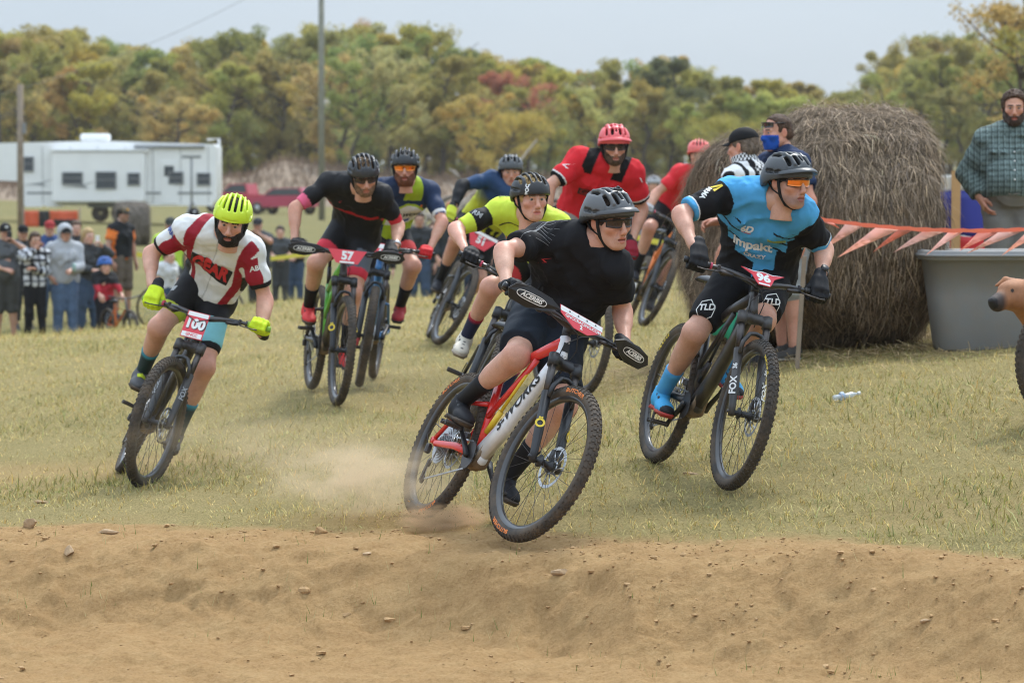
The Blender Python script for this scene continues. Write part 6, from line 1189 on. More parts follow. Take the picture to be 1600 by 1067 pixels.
def gloves(P, col, cuff=None, sc=1.08, pal=None):
    def cf(v):
        c = np.tile(A_(*col), (len(v), 1)); 
        if cuff is not None: c = np.where((v[:, 1] < -.062)[:, None], A_(*cuff), c)
        if pal is not None: c = np.where(((v[:, 2] < .012) | (v[:, 1] > .03))[:, None], A_(*pal), c)
        return c*(1+.1*vnoise(v, 70, 6)[:, None])
    out = []
    for a in 'RL': out.append(P.glove(a, P.gr[a], P.X, cf, sc)[0])
    return out
def logo(P, txt, m, u, v, sz, rot=0., arm=None, poly=None, shear=0., bold=.03, sx=1., name='lettering', legs=None, face=None, upv=None):
    """print on the chest at lateral u (m, + = wearer's left) and spine height v"""
    if arm:
        a, t = arm; d = P.J['el'+a]-P.J['sh'+a]; c = P.J['sh'+a]+d*t; n = unit(A_(*face)); bv, par = P.bvh, P.top_o
        Y = -unit(d-n*(d@n)) if upv is None else A_(*upv)
    elif legs:
        a, t = legs; d = P.J['kn'+a]-P.J['hip'+a]; c = P.J['hip'+a]+d*t; n = unit(A_(*face)); bv, par = P.bbvh, P.bot_o; Y = -unit(d-n*(d@n))
    else: c = P.spine(v)+P.ls*u; n = P.fr; Y = P.up; bv, par = P.bvh, P.top_o
    n = unit(n); h = bv.ray_cast(Vector(c+n*.3), Vector(-n), .5)
    if h[0] is not None:
        c = A_(*h[0]); t1 = unit(np.cross(n, A_(.3, .5, .8))); t2 = np.cross(n, t1); hs = [bv.ray_cast(Vector(c+t1*a_*.03+t2*b_*.03+n*.08), Vector(-n), .16) for a_ in (-1, 0, 1) for b_ in (-1, 0, 1)]; hs = [A_(*q[1]) for q in hs if q[0] is not None and A_(*q[1])@n > .2]
        if hs: n = unit(n*.5+unit(sum(hs))*.7)
    Y = unit(Y-n*(Y@n)); X = np.cross(Y, n)
    cr_, sr_ = math.cos(rot), math.sin(rot); X, Y = X*cr_+Y*sr_, Y*cr_-X*sr_
    return lettering(name, txt, m, par, c, X, Y, sz, bold=bold, shear=shear, bvh=bv, sx=sx, poly=poly, reach=.09, lift=.0025 if poly is not None else .0048)
bolt = [[(-.5, -.35), (.25, .02), (-.1, .12), (.5, .5), (-.28, .1), (.08, -.02)]]
diamond = [(0, .55), (.38, .25), (.42, -.25), (.1, -.6), (-.1, -.6), (-.42, -.25), (-.38, .25)]
def ringpoly(p, k=.86):
    n = len(p); return [[p[i], p[(i+1) % n], (p[(i+1) % n][0]*k, p[(i+1) % n][1]*k), (p[i][0]*k, p[i][1]*k)] for i in range(n)]
# --- leader in black
P = rider('b1', 'person in a black jersey leading the race on the red and silver bike', .62, .16, .06, lo=.0075, hh=.0047, bow=.07, skin=SK_L*A_(.92, .85, .82), g=.99, stub=.12, open_=.003)
P.top('jersey', lambda q: np.where((np.abs(q['arm']-.53) < .02)[:, None], BK*1.5, np.tile(BK, (len(q['u']), 1))), e=.013, ts=.60, hem=-.02, wr=.007, fr=13, grow=.012, seed=3)
P.bottom('shorts', lambda q: np.where((q['lside'] < 0)[:, None], A_(.016, .022, .032), A_(.014, .018, .026)), e=.015, tl=.80, wr=.006, fr=16, grow=.02)
logo(P, None, M_red, -.09, .80, .06, poly=bolt, name='chest_mark'); gloves(P, BK, BK*1.6)
for r in feet(P, BK*1.3, BK, BK, .42): dial(r)
P.helmet('mtb', (.105, .11, .115), (.012, .012, .013), visor=((.055, .056, .06), .05, .063)); P.hair((.035, .02, .012), zmin=-.045, back=-.075, thick=.008, noise=.009); P.glasses(lens_clear)
mt = MB(); mt.box(P.hp((0, .05, .155)), A_(.03, .035, .012)*P.hs, P.Rh, bev=.003); mt.box(P.hp((0, .05, .163)), A_(.012, .02, .012)*P.hs, P.Rh, bev=.003); mt.build('camera_mount', M_plast, P.root)
# contour line print over the right shoulder
cl = MB(); rc = np.random.default_rng(5)
for j in range(9):
    a = 'R'; pts = []
    for t in np.linspace(-.25, .55, 14):
        base_ = P.J['shR']+(P.J['elR']-P.J['shR'])*max(t, 0)+P.ls*(-min(t, 0))*.35; ang = -.9+j*.26+.18*math.sin(t*9+j*.7); n = unit(P.up*math.cos(ang)+P.fr*math.sin(ang)-P.ls*.1)
        h = P.bvh.ray_cast(Vector(base_+n*.25), Vector(-n), .3)
        if h[0] is not None: pts.append(A_(*h[0])+A_(*h[1])*.0006)
    if len(pts) > 4: cl.tube(pts, .00085, n=3, cap=False)
cl.build('contour_print', M_grey, P.top_o)
# --- number 96 in sky blue
SB = A_(.085, .37, .68)
def j96(q):
    c = np.tile(SB, (len(q['u']), 1)); a = q['arm']; blk = ((a > .08) & (a < .74)); side = (np.abs(q['u']) > .155-.05*(q['v'] < .5)) & (q['v'] < .66) & (a < .12)
    low = (q['v'] < .16+.5*np.maximum(np.abs(q['u'])-.03, 0)) & (a < .12); tri = (q['v'] < .40-.9*np.abs(q['u']+.10)) & (q['u'] < -.0) & (a < .12); c = np.where((blk | side | low | tri)[:, None], BK, c)
    st = ((np.sin(q['v']*55+q['u']*40) > .82) & (np.abs(q['u']) > .085) & (q['v'] > .45) & (q['v'] < .8) & (a < .12)); c = np.where(st[:, None], BK, c)
    return np.where((np.abs(a-.75) < .012)[:, None], WH, c)
P = rider('b2', 'person in a sky blue and black jersey riding the number 96 bike', .62, .10, -.02, lo=.0078, hh=.0048, bow=.06, skin=SK_L*A_(.9, .82, .78), g=1.02, brow=(.05, .03, .02), stub=.62, open_=.001)
P.top('jersey', j96, fine=True, e=.015, ts=.84, hem=.0, wr=.0055, fr=14, grow=.008, seed=6)
P.bottom('shorts', solid(BK), e=.009, tl=.84, wr=.005, fr=15, grow=.012)
logo(P, 'impakt', M_white, -.02, .53, .076, bold=.035); logo(P, '6D', M_white, -.055, .72, .05, shear=.25, bold=.05); logo(P, None, M_red, -.055, .675, .05, poly=[rect(.5, .03)], name='logo_underline'); logo(P, 'CRAZY', M_white, .0, .40, .035)
logo(P, None, mat('lime_print', (.42, .55, .06), rough=.6), .105, .64, .09, poly=[rect(.5, .13)], name='logo_patch'); logo(P, 'FOUNDATION', M_blue, .105, .64, .013)
logo(P, 'ARMA', M_white, 0, 0, .036, arm=('R', .40), face=A_(-.25, -.75, .6), rot=-1.1, sx=1.); logo(P, None, M_yellow, 0, 0, .055, arm=('R', .18), face=A_(-.2, -.75, .65), rot=-.2, poly=[[(-.5, -.5), (-.2, -.5), (.05, .2), (.1, .5), (-.1, .5)], [(.05, -.5), (.4, -.5), (.15, .5), (.08, .5), (.06, .1)]], name='sleeve_mark')
for a, fx in (('R', -.35), ('L', .15)):
    logo(P, None, M_white, 0, 0, .105, legs=(a, .62), face=A_(fx, -1, .1), poly=ringpoly(diamond, .91), name='shorts_emblem'); logo(P, 'TLD', M_white, 0, 0, .045, legs=(a, .60), face=A_(fx, -1, .1), rot=.5, shear=.2)
for gl in gloves(P, BK, BK*1.5): pass
for r in feet(P, (.06, .36, .66), (.45, .03, .03), SB*.9, .36, colfn=lambda v: np.where(((v[:, 1] > .145)[:, None]), BK*1.5, np.tile(A_(.06, .36, .66), (len(v), 1)))): dial(r, mat('blue_strap', (.06, .36, .66), rough=.5))
P.helmet('mtb', (.055, .06, .065), None, visor=((.05, .055, .06), .055, .062)); P.glasses(lens_orange, (.015, .012, .012))
wa = MB(); wd = unit(P.J['elL']-P.J['wrL']); wp = P.J['wrL']+wd*.035; wa.lathe([(.034, -.010), (.036, -.008), (.036, .008), (.034, .010)], wp, 'z', 16, R=np.array(Vector(wd).to_track_quat('Z', 'Y').to_matrix())); nf = unit(A_(.2, -1, .3)-wd*(A_(.2, -1, .3)@wd)); wa.lathe([(.001, .046), (.02, .046), (.021, .034)], wp, 'z', 16, R=np.array(Vector(nf).to_track_quat('Z', 'Y').to_matrix())); wa.build('wrist_watch', M_plast, P.root)
# --- number 100 in white and red
DR = A_(.32, .015, .03)
def j100(q):
    c = np.tile(WH*.95, (len(q['u']), 1)); a, u, v, w_ = q['arm'], np.abs(q['u']-.05), q['v'], q['w']
    red = (np.abs(u-(.140+.05*np.clip(v-.75, 0, 1)-.1*np.clip(.45-v, 0, 1))) < .019+.05*np.clip(v-.76, 0, .3)) & (w_ > -.06) & (a < .2)
    under = (a > .0) & (q['P'][:, 2]+.35*q['P'][:, 1] < np.where(q['side'] < 0, (P.J['shR']+(P.J['elR']-P.J['shR'])*np.clip(a, 0, 1)[:, None])@A_(0, .35, 1), (P.J['shL']+(P.J['elL']-P.J['shL'])*np.clip(a, 0, 1)[:, None])@A_(0, .35, 1))-.028)
    c = np.where((red | under)[:, None], DR, c); c = np.where(((u > .155) & (a < .05) & (v < .62))[:, None], BK, c); c = np.where((a > .63)[:, None], BK, c)
    return np.where(((u < .0035) & (w_ > 0) & (a < 0))[:, None], A_(.5, .5, .5), c)
P = rider('b3', 'person in white and dark red jersey with neon helmet, riding the number 100 bike', -.05, .36, -.2, lo=.0078, hh=.005, bow=.06, skin=SK_L*A_(.95, .86, .83), g=1.0, beard=((.014, .01, .008), .006, -.15), brow=(.012, .008, .006), jaw=1.05)
P.top('jersey', j100, fine=True, m=M_lycra, e=.0135, ts=.72, hem=.12, wr=.0036, fr=14, seed=9)
def b100(q):
    c = np.tile(BK, (len(q['u']), 1)); R = q['lside'] < 0; l = q['leg']; c = np.where((R & (l > .66))[:, None], A_(.45, .52, .05), c); c = np.where((R & (l > .42) & (l < .5) & (q['u'] < -.1))[:, None], A_(.35, .38, .4), c)
    return np.where((~R & (l > .34) & (l < .70) & (q['u'] > .075))[:, None], A_(.22, .55, .60), c)
P.bottom('bib_shorts', b100, fine=True, m=M_lycra, e=.005, tl=.76, hem=.34, wr=.001)
logo(P, None, M_black, .045, .62, .24, poly=[[(-.52, .30), (.52, .22), (.5, -.34), (-.5, -.26)]], name='logo_plate', rot=-.1); logo(P, 'GEAR', M_red, .045, .62, .165, bold=.05, rot=-.1, sx=.52)
logo(P, 'AMA', M_blue, 0, 0, .045, arm=('R', .38), face=A_(-.1, -.8, .6), rot=.3); logo(P, 'ABUS', M_white, 0, 0, .04, arm=('L', .42), face=A_(.2, -1, .3), rot=-.1)
gloves(P, FY, BK*1.3)
for r in feet(P, (.10, .10, .105), BK*1.5, (.02, .045, .055), .45, band=(.05, .25, .3)):
    so_, R, o = r; b = MB()
    for i in range(7): y = .02+.014*i; b.tube([o+R@A_(-.024, y-.006, -.028-.12*(y-.02)), o+R@A_(0, y+.004, -.016-.16*(y-.02)), o+R@A_(.024, y-.006, -.028-.12*(y-.02))], .0035, n=5)
    b.build('shoe_lace', mat('neon_lace', (.6, .7, .03), rough=.7), so_)
P.helmet('road', FY*A_(1, 1, 1.2))
# --- number 57 in black with red band
P = rider('b4', 'person in a black jersey with a red chest band, riding the number 57 bike', .22, .40, .06, lo=.0095, hh=.006, bow=.06, skin=SK_L*A_(.95, .85, .8), beard=((.20, .11, .06), .003, -.125), brow=(.12, .07, .04), stub=.1)
def j57(q):
    c = np.tile(BK, (len(q['u']), 1)); c = np.where(((np.abs(q['v']-.60) < .028) & (q['arm'] < .1) & (q['w'] > -.02))[:, None], A_(.48, .02, .03), c); return np.where((q['arm'] > .66)[:, None], np.where((q['side'] < 0)[:, None], A_(.72, .12, .22), A_(.62, .04, .06)), c)
P.top('jersey', j57, m=M_lycra, e=.008, ts=.86, hem=.05, wr=.0035, fr=14)
P.bottom('bib_shorts', lambda q: np.where((q['leg'] > .62)[:, None], A_(.66, .04, .07), np.where(((q['leg'] > .3) & (np.abs(q['u']) > .14))[:, None], A_(.12, .14, .17), BK)), m=M_lycra, e=.005, tl=.74, wr=.001)
logo(P, None, M_red, -.05, .80, .035, poly=bolt, name='chest_mark'); gloves(P, BK, BK*1.4)
for r in feet(P, (.66, .05, .05), BK, BK, .45): dial(r, M_red)
P.helmet('vent', (.035, .036, .04)); P.glasses(lens_clear); P.hair((.2, .12, .06), zmin=-.04, back=-.06, thick=.004)
wa = MB(); wd = unit(P.J['elL']-P.J['wrL']); wp = P.J['wrL']+wd*.03; wa.lathe([(.032, -.012), (.036, -.01), (.036, .01), (.032, .012)], wp, 'z', 14, R=np.array(Vector(wd).to_track_quat('Z', 'Y').to_matrix())); wa.build('wrist_watch', M_steel, P.root)
# --- navy, white and lime jersey
NV = A_(.018, .035, .085); LM = A_(.38, .52, .03)
def jbw(q):
    c = np.tile(NV, (len(q['u']), 1)); u, v, a = np.abs(q['u']), q['v'], q['arm']; fr = q['w'] > -.02
    c = np.where(((a < .1) & (v < .42) & (u < .15))[:, None], LM, c); arch = (u/.15)**2+((v-.45)/.36)**2 < 1
    c = np.where((arch & (v > .40) & fr & (a < .1))[:, None], WH*.92, c); rim_ = np.abs(np.sqrt((u/.15)**2+((v-.45)/.36)**2)-1.04) < .05; c = np.where((rim_ & (v > .40) & fr & (a < .1))[:, None], LM, c)
    c = np.where(((v > .9) & (u < .07) & fr & (a < .1))[:, None], LM, c); return np.where((a > .70)[:, None], WH*.95, c)
P = rider('b5', 'person in a navy, white and lime jersey with orange mirrored glasses and red gloves', .0, .1, 0, lo=.0095, hh=.0062, bow=.05, skin=SK_L*A_(.95, .82, .78), beard=((.16, .055, .025), .007, -.14), brow=(.12, .05, .03))
P.top('jersey', jbw, fine=True, m=M_lycra, e=.010, ts=.80, hem=.06, wr=.0025, fr=14)
P.bottom('bib_shorts', lambda q: np.where(((q['leg'] > .56) & (q['leg'] < .74) & (q['lside'] > 0))[:, None], A_(.6, .05, .05), BK), m=M_lycra, e=.006, tl=.78, wr=.001)
logo(P, 'BIKE WORKS', M_black, .0, .60, .056, bold=.035, shear=.15); logo(P, None, M_blue, .01, .47, .09, poly=[rect(.5, .17)], name='logo_patch'); logo(P, None, m_orange, .08, .82, .022, poly=[diamond], name='chest_mark'); logo(P, 'ELITE', M_blue, 0, 0, .03, arm=('L', .75), face=A_(.2, -1, .2))
gloves(P, (.62, .025, .03), (.5, .02, .03))
for r in feet(P, (.35, .03, .035), BK, BK, .48): dial(r, M_plast)
P.helmet('vent', (.03, .032, .036)); P.glasses(lens_orange, (.5, .2, .02))
# --- blond rider in neon yellow
def jy(q):
    c = np.tile(A_(.60, .74, .06), (len(q['u']), 1)); a = q['arm']; c = np.where(((a > .26) & (a < .62))[:, None], BK, c); u, v = np.abs(q['u']), q['v']
    seam = (np.abs(v-(.98-1.6*np.clip(u-.05, 0, 1))) < .012) & (a < .15) & (q['w'] > 0); c = np.where((seam | ((u > .15) & (a < .1) & (v < .7)))[:, None], BK, c); return np.where(((v < .2) & (a < .1))[:, None], A_(.6, .05, .05), c)
P = rider('b6', 'blond person in a neon yellow jersey riding just behind the leader', .36, .10, .02, lo=.0085, hh=.005, bow=.05, skin=SK_L*A_(1.02, .9, .88), g=.94, hs=.97, brow=(.2, .13, .07), open_=.001)
P.top('jersey', jy, fine=True, m=M_lycra, e=.009, ts=.86, hem=.05, wr=.0025, fr=14)
P.bottom('bib_shorts', lambda q: np.where((q['leg'] > .60)[:, None], A_(.62, .05, .06), BK), m=M_lycra, e=.005, tl=.78, wr=.001)
logo(P, 'LIVE', M_black, 0, 0, .045, arm=('R', -.18), face=A_(-.1, -.6, .8), upv=(0, 0, 1), bold=.02); logo(P, 'Devo', m_orange, -.03, .70, .05, rot=-.1); logo(P, 'RM', M_grey, 0, 0, .045, arm=('R', .42), face=A_(-.3, -.9, .4), rot=.5)
gloves(P, BK, BK*1.4)
for r in feet(P, (.62, .57, .48), (.35, .3, .25), A_(.018, .022, .06), .40, band=(.35, .02, .03), colfn=lambda v: np.where((np.abs(np.sin(v[:, 1]*70)*np.cos(v[:, 0]*60)) > .86)[:, None], BK*2, np.tile(A_(.66, .6, .5), (len(v), 1)))): dial(r, M_white)
P.helmet('vent', (.022, .022, .024)); P.hair((.50, .33, .14), zmin=-.05, back=-.05, thick=.012, noise=.012)
hv = P.helmet; lettering('helmet_lettering', 'POC', M_white, P.root, P.hp((.087, .07, .062)), unit(-P.Rh[:, 2]), unit(P.Rh@A_(.75, .66, .1)), .036*1, bold=.05, lift=.004) if False else None
bh = [o for o in P.root.children if o.name.startswith('helmet')][0]; bv = BVHTree.FromPolygons([v.co for v in bh.data.vertices], [list(p.vertices) for p in bh.data.polygons])
n_ = unit(P.Rh@A_(.62, .78, .1)); up_ = unit(P.Rh[:, 0]*-.78+P.Rh[:, 1]*.62); lettering('helmet_lettering', 'POC', M_white, bh, P.hp((.058, .09, .062)), P.Rh[:, 2], np.cross(n_, P.Rh[:, 2]), .03, bold=.05, bvh=bv, lift=.0015, reach=.12)
# --- dark blue and yellow long sleeves, number 51
def j51(q):
    v, a = q['v'], q['arm']; t = np.clip((.78-v)/.35, 0, 1)[:, None]; c = A_(.02, .05, .12)*(1-t)+A_(.48, .5, .03)*t; c = np.where((a > .05)[:, None], A_(.02, .055, .13), c); return np.where((a > .82)[:, None], BK, c)
P = rider('b7', 'person in a dark blue and yellow long sleeved jersey riding the number 51 bike', .05, .1, 0, lo=.010, hh=.006, bow=.06, skin=SK_L*A_(.85, .75, .7), stub=.2)
P.top('jersey', j51, m=M_lycra, e=.010, ts=1.88, hem=.03, wr=.003, fr=14); P.bottom('shorts', solid(BK), e=.010, tl=.85, wr=.002); gloves(P, (.55, .62, .05), BK); list(feet(P, BK*2, BK, BK, .4)); P.helmet('mtb', (.075, .08, .085))
# --- red jersey, coral helmet
CO = A_(.80, .12, .13); JR = A_(.66, .025, .035)
def jr(q):
    c = np.tile(JR, (len(q['u']), 1)); u, v, a = np.abs(q['u']), q['v'], q['arm']; c = np.where(((np.abs(u-.11) < .04) & (v > .93) & (a < .15))[:, None], BK, c); c = np.where(((a > .64) & (a < .67))[:, None], WH, c); return np.where((a > .67)[:, None], BK, c)
P = rider('b8', 'person in a red jersey with a coral helmet and grey shorts behind the leader', .10, .20, 0, lo=.0095, hh=.0062, bow=.05, skin=SK_L*A_(.9, .8, .76), g=1.06, beard=((.085, .05, .03), .003, -.13), brow=(.04, .025, .015))
P.top('jersey', jr, fine=True, e=.019, ts=.74, hem=.02, wr=.006, fr=13, grow=.008); P.bottom('shorts', solid(A_(.30, .28, .25)), e=.009, tl=.85, wr=.004)
logo(P, None, M_black, 0, .60, .22, poly=[[(-.52, .16), (.52, .16), (.5, -.18), (-.5, -.18)]], name='logo_plate'); logo(P, 'GEAR', mat('dark_red_print', (.28, .02, .03), rough=.6), 0, .60, .085, bold=.04, sx=.95)
for a, fx in (('R', -.2), ('L', .3)): logo(P, None, M_white, 0, 0, .11, arm=(a, .40), face=A_(fx, -1, .4), poly=bolt, name='sleeve_mark', rot=.3 if a == 'R' else -.9)
gloves(P, (.28, .015, .03), BK); list(feet(P, BK*2, BK, BK, .4)); P.helmet('mtb', CO, visor=(CO, .03, .06)); P.glasses(lens_clear)
P = rider('b9', 'person in a red jersey and salmon pink helmet half hidden by the hay bale', -.1, .1, 0, lo=.010, hh=.006, bow=.05, skin=SK_L*A_(.9, .8, .76))
P.top('jersey', solid(JR*1.05), m=M_lycra, e=.010, ts=.62, hem=.03, wr=.003); P.bottom('shorts', solid(BK), e=.008, tl=.8, wr=.002); gloves(P, (.35, .35, .36), BK); list(feet(P, BK*2, BK, BK, .4)); P.helmet('road', A_(.80, .14, .13))

# ------------------------------------------------------------------ right side: tank, bunting, stake, dog
M_tank = mat('grey_tank_plastic', (.205, .21, .21), rough=.55, dust=.25, var=.08, vscale=3, bump=.05, bscale=40)
def tank():
    c = px(1546, 500, 20.75); z = gz(c[0], c[1]); r = empty('stock_tank', (c[0], c[1], z-.02)); tag(r, 'large grey plastic stock tank beside the hay bale', 'stock tank')
    def ringp(w, d, n=40, e=.42): return [(math.copysign(abs(math.cos(a))**e, math.cos(a))*w, math.copysign(abs(math.sin(a))**e, math.sin(a))*d) for a in np.linspace(0, 2*math.pi, n, endpoint=False)]
    lv = [(.36, .27, 0), (.375, .28, .02), (.42, .32, .35), (.455, .345, .575), (.485, .375, .578), (.49, .38, .60), (.485, .375, .635), (.455, .345, .64), (.44, .33, .62), (.40, .30, .2), (.35, .26, .06)]; V = []; n_ = 40
    for w_, d_, zz in lv: V += [(x, y, zz*1.09) for x, y in ringp(w_, d_)]
    F_ = [[i*n_+k, i*n_+(k+1) % n_, (i+1)*n_+(k+1) % n_, (i+1)*n_+k] for i in range(len(lv)-1) for k in range(n_)]+[list(range(n_))[::-1], list(range((len(lv)-1)*n_, len(lv)*n_))]
    MB().add(V, F_).build('tub', M_tank, r); MB().tube([(x, y, 607*.00109) for x, y in ringp(.492, .382)+ringp(.492, .382)[:1]], .012, n=6, cap=False).build('rim', M_tank, r)
tank()
M_bunt = mat('orange_flagging', (.86, .19, .10), rough=.45, var=.08, vscale=8); M_buntf = leaf_mat('pennant_film', .4, .55)
def bunting():
    P0_, P1 = px(1272, 341, 19.9), px(1640, 356, 19.3); r = empty('pennant_string', P0_); tag(r, 'string of faded orange triangular pennants in front of the bale', 'bunting'); D = P1-P0_; pt = lambda t: D*t+A_(0, 0, -.045*4*t*(1-t)); up = A_(0, 0, 1)
    b = MB(); n_ = 40; V = []
    for i in range(n_): p = pt(i/(n_-1)); V += [p+A_(0, -.002, .013+.003*math.sin(i*2.1)), p+A_(0, -.002, -.013+.003*math.sin(i*1.3)), p+A_(0, .002, -.013+.003*math.sin(i*1.3)), p+A_(0, .002, .013+.003*math.sin(i*2.1))]
    b.add(V, [[i*4+k, i*4+(k+1) % 4, i*4+4+(k+1) % 4, i*4+4+k] for i in range(n_-1) for k in range(4)], False); b.build('tape', M_bunt, r)
    for j, (t, dx, dz, w_) in enumerate(((.03, .12, -.05, .05), (.13, -.14, -.17, .075), (.26, -.24, -.20, .10), (.36, -.16, -.15, .06), (.47, -.2, -.14, .09), (.58, -.16, -.15, .06), (.70, -.13, -.12, .09), (.78, -.20, -.14, .1), (.9, -.15, -.16, .08))):
        p, q = pt(t), pt(t+w_); n1 = 8; V = []
        for i in range(n1+1):
            s = i/n1; a = p+A_(dx*s, -.01-.05*math.sin(s*2.5+j), dz*s-.012); c = q*(1-s)+(p+A_(dx, 0, dz))*s+A_(0, -.01-.05*math.sin(s*2.5+j)-.015*math.sin(s*6), -.012); V += [a, c, c+A_(0, .0015, 0), a+A_(0, .0015, 0)]
        pen = MB().add(V, [[i*4+k, i*4+(k+1) % 4, i*4+4+(k+1) % 4, i*4+4+k] for i in range(n1) for k in range(4)], True, 0, (.95, .62, .53) if j % 3 else (.92, .42, .32)); pen.build('pennant', M_buntf, r)
bunting()
def stake(): p = px(1251, 553, 20.1); z = gz(p[0], p[1]); r = MB().box((0, 0, .37), (.03, .02, .84), Matrix.Rotation(.06, 3, 'Y'), bev=.003).build('wooden_stake', M_wood); r.location = (p[0], p[1], z-.03); tag(r, 'thin wooden stake in front of the masked man in grey shorts', 'stake')
stake()
def litter():
    p = on_ground(1322, 628); r = empty('plastic_bottle', M=Matrix.Translation(p+A_(0, 0, .035)) @ Matrix.Rotation(.35, 4, 'Z') @ Matrix.Rotation(-.15, 4, 'Y')); tag(r, 'crushed clear plastic bottle lying in the grass', 'bottle')
    b = MB(); b.lathe([(.004, -.08), (.024, -.078), (.028, -.06), (.024, -.04), (.03, -.02), (.022, .01), (.027, .035), (.018, .06), (.009, .075), (.009, .085)], axis='x', n=14); b.v = [(x, y*.8, z*.62) for x, y, z in b.v]; b.build('shell', mat('clear_plastic', (.62, .68, .74), rough=.12, var=.1, alpha=.55, spec=.9, coat=1.), r); MB().lathe([(.001, .098), (.011, .098), (.011, .082)], axis='x', n=12).build('screw_cap', M_white, r); MB().lathe([(.0235, -.035), (.029, -.02), (.0255, -.012)], axis='x', n=14).build('paper_label', mat('pale_label', (.35, .45, .6), rough=.5), r)
litter()
def banner_panel():
    c = px(1500, 345, 27.5); z = gz(c[0], c[1]); r = empty('banner_fence', (c[0], c[1], z)); tag(r, 'blue and white banner on wooden posts behind the stock tank', 'banner'); mb = mat('banner_blue', (.022, .03, .26), rough=.5, var=.06, vscale=4); zb = c[2]-z
    sheet(-.42, .75, zb-.14, zb+.27, 0, .02, mb, 'blue_panel', r); sheet(-.42, .75, zb+.27, zb+.42, -.003, .02, M_white, 'white_band', r); sheet(-.1, .75, zb-.42, zb-.14, -.003, .02, M_red, 'red_band', r); sheet(-.42, -.1, zb-.42, zb-.14, -.003, .02, M_white, 'white_band', r)
    lettering('banner_lettering', 'A', M_white, r, (-.27, -.04, zb+.05), (1, 0, 0), (0, 0, 1), .32, bold=.03)
    for q in (-.05, .8): MB().box((q, -.05, (zb+.42)/2), (.08, .04, zb+.5)).build('post', mat('fresh_wood', (.46, .27, .12), rough=.8, var=.15, vscale=6), r)
banner_panel()
def canopy():
    c = px(1494, 285, 62); z = gz(c[0], c[1]); r = empty('white_van', (c[0], c[1], z)); tag(r, 'white van roof showing between the bale and the bearded man', 'van'); b = MB().prism([(-2., .3), (2.2, .3), (2.25, 1.0), (1.5, 1.15), (.9, 1.85), (-1.9, 1.95), (-2., 1.7)], (0, 0, 0), (1, 0, 0), (0, 0, 1), 1.8); zz = (c[2]+.2-z)/1.95; b.v = [(x, y, z_*max(zz, .5)) for x, y, z_ in b.v]; b.build('body', M_rv, r); MB().box((-.4, -.92, 1.45*zz), (2., .02, .4*zz)).build('side_window', M_glass, r)
    for wx in (-1.3, 1.4): MB().lathe([(.05, -.1), (.33, -.1), (.33, .1), (.05, .1)], (wx, -.85, .33), n=16).build('wheel', M_rubber, r)
canopy()
def dog():
    c = px(1541, 468, 16.)+A_(.15, 0, 0); h = .0065; s = SDF((-.3, -.25, -.1), (.62, .25, .75), h, far=.05); hd = A_(0, 0, .56)     # faces -X; nose at -X
    g = gz(c[0]+.02, 16.); zh = c[2]-g
    s.ell((0, 0, .56), (.062, .058, .055), k=.02); s.cap((-.03, 0, .553), (-.115, 0, .525), .042, .030, k=.03); s.cap((-.04, 0, .535), (-.10, 0, .512), .033, .024, k=.02); s.ell((-.135, 0, .532), (.016, .019, .014), k=.008); s.ell((-.03, 0, .583), (.035, .045, .02), k=.02)
    for y in (-1, 1): s.ell((-.045, y*.030, .572), (.010, .008, .008), k=.006, op='sub'); s.cap((.04, y*.046, .600), (.034, y*.074, .612), .020, .016, k=.012); s.cap((.034, y*.074, .612), (-.004, y*.094, .590), .0145, .006, k=.008); s.cap((-.02, y*.035, .54), (-.01, y*.04, .53), .03, .03, k=.03)
    s.cap((.035, 0, .55), (.21, 0, .43), .056, .088, k=.05); s.ell((.25, 0, .37), (.12, .10, .125), k=.05); s.ell((.36, 0, .37), (.16, .088, .10), k=.06); s.ell((.50, 0, .38), (.09, .08, .09), k=.05)
    for y in (-1, 1):
        s.cap((.26, y*.065, .33), (.25, y*.065, .17), .042, .026, k=.03); s.cap((.25, y*.065, .17), (.245, y*.065, .03), .024, .019, k=.02); s.ell((.23, y*.065, .012), (.036, .024, .018), k=.015)
        s.cap((.50, y*.06, .36), (.44, y*.065, .22), .06, .036, k=.03); s.cap((.44, y*.065, .22), (.53, y*.065, .13), .032, .02, k=.02); s.cap((.53, y*.065, .13), (.505, y*.065, .03), .019, .017, k=.02); s.ell((.485, y*.065, .012), (.036, .023, .018), k=.015)
    s.cap((.57, 0, .42), (.70, 0, .40), .02, .008, k=.02); V, Q = s.surf(); x, y, z = V.T
    k = A_(.36, .155, .07)*(1+.15*vnoise(V, 25, 3)[:, None]); muz = np.clip((-x-.075)/.03, 0, 1)[:, None]; k = k*(1-muz)+A_(.05, .032, .026)*muz; br = (((x-.17)/.09)**2+(y/.05)**2+((z-.33)/.12)**2 < 1)[:, None]; k = np.where(br, A_(.6, .52, .45), k); k = np.where((x < -.128)[:, None], A_(.012, .01, .01), k)
    k = np.where((np.hypot(np.abs(y)-.034, np.hypot(x+.05, z-.571)) < .0125)[:, None], A_(.03, .018, .012), k)
    r = empty('dog', (c[0]+.0, 16., g)); tag(r, 'tan dog with a dark muzzle looking left at the right edge', 'dog'); o = link('body', mesh_np('body', V, Q, mat('dog_fur', attr=True, rough=.7, var=.15, vscale=60, bump=.3, bscale=220), k), r); sc = zh/.535; o.scale = (sc, sc, sc); r.rotation_euler.z = .70
    for yy in (-1, 1): e = MB().ball((-.050, yy*.0335, .5715), .0095, 10, col=(.012, .008, .006)); eo = e.build('eye', sh('eyem', lambda: mat('eyeball', attr=True, rough=.12, var=0)), r); eo.scale = (sc, sc, sc)
dog()
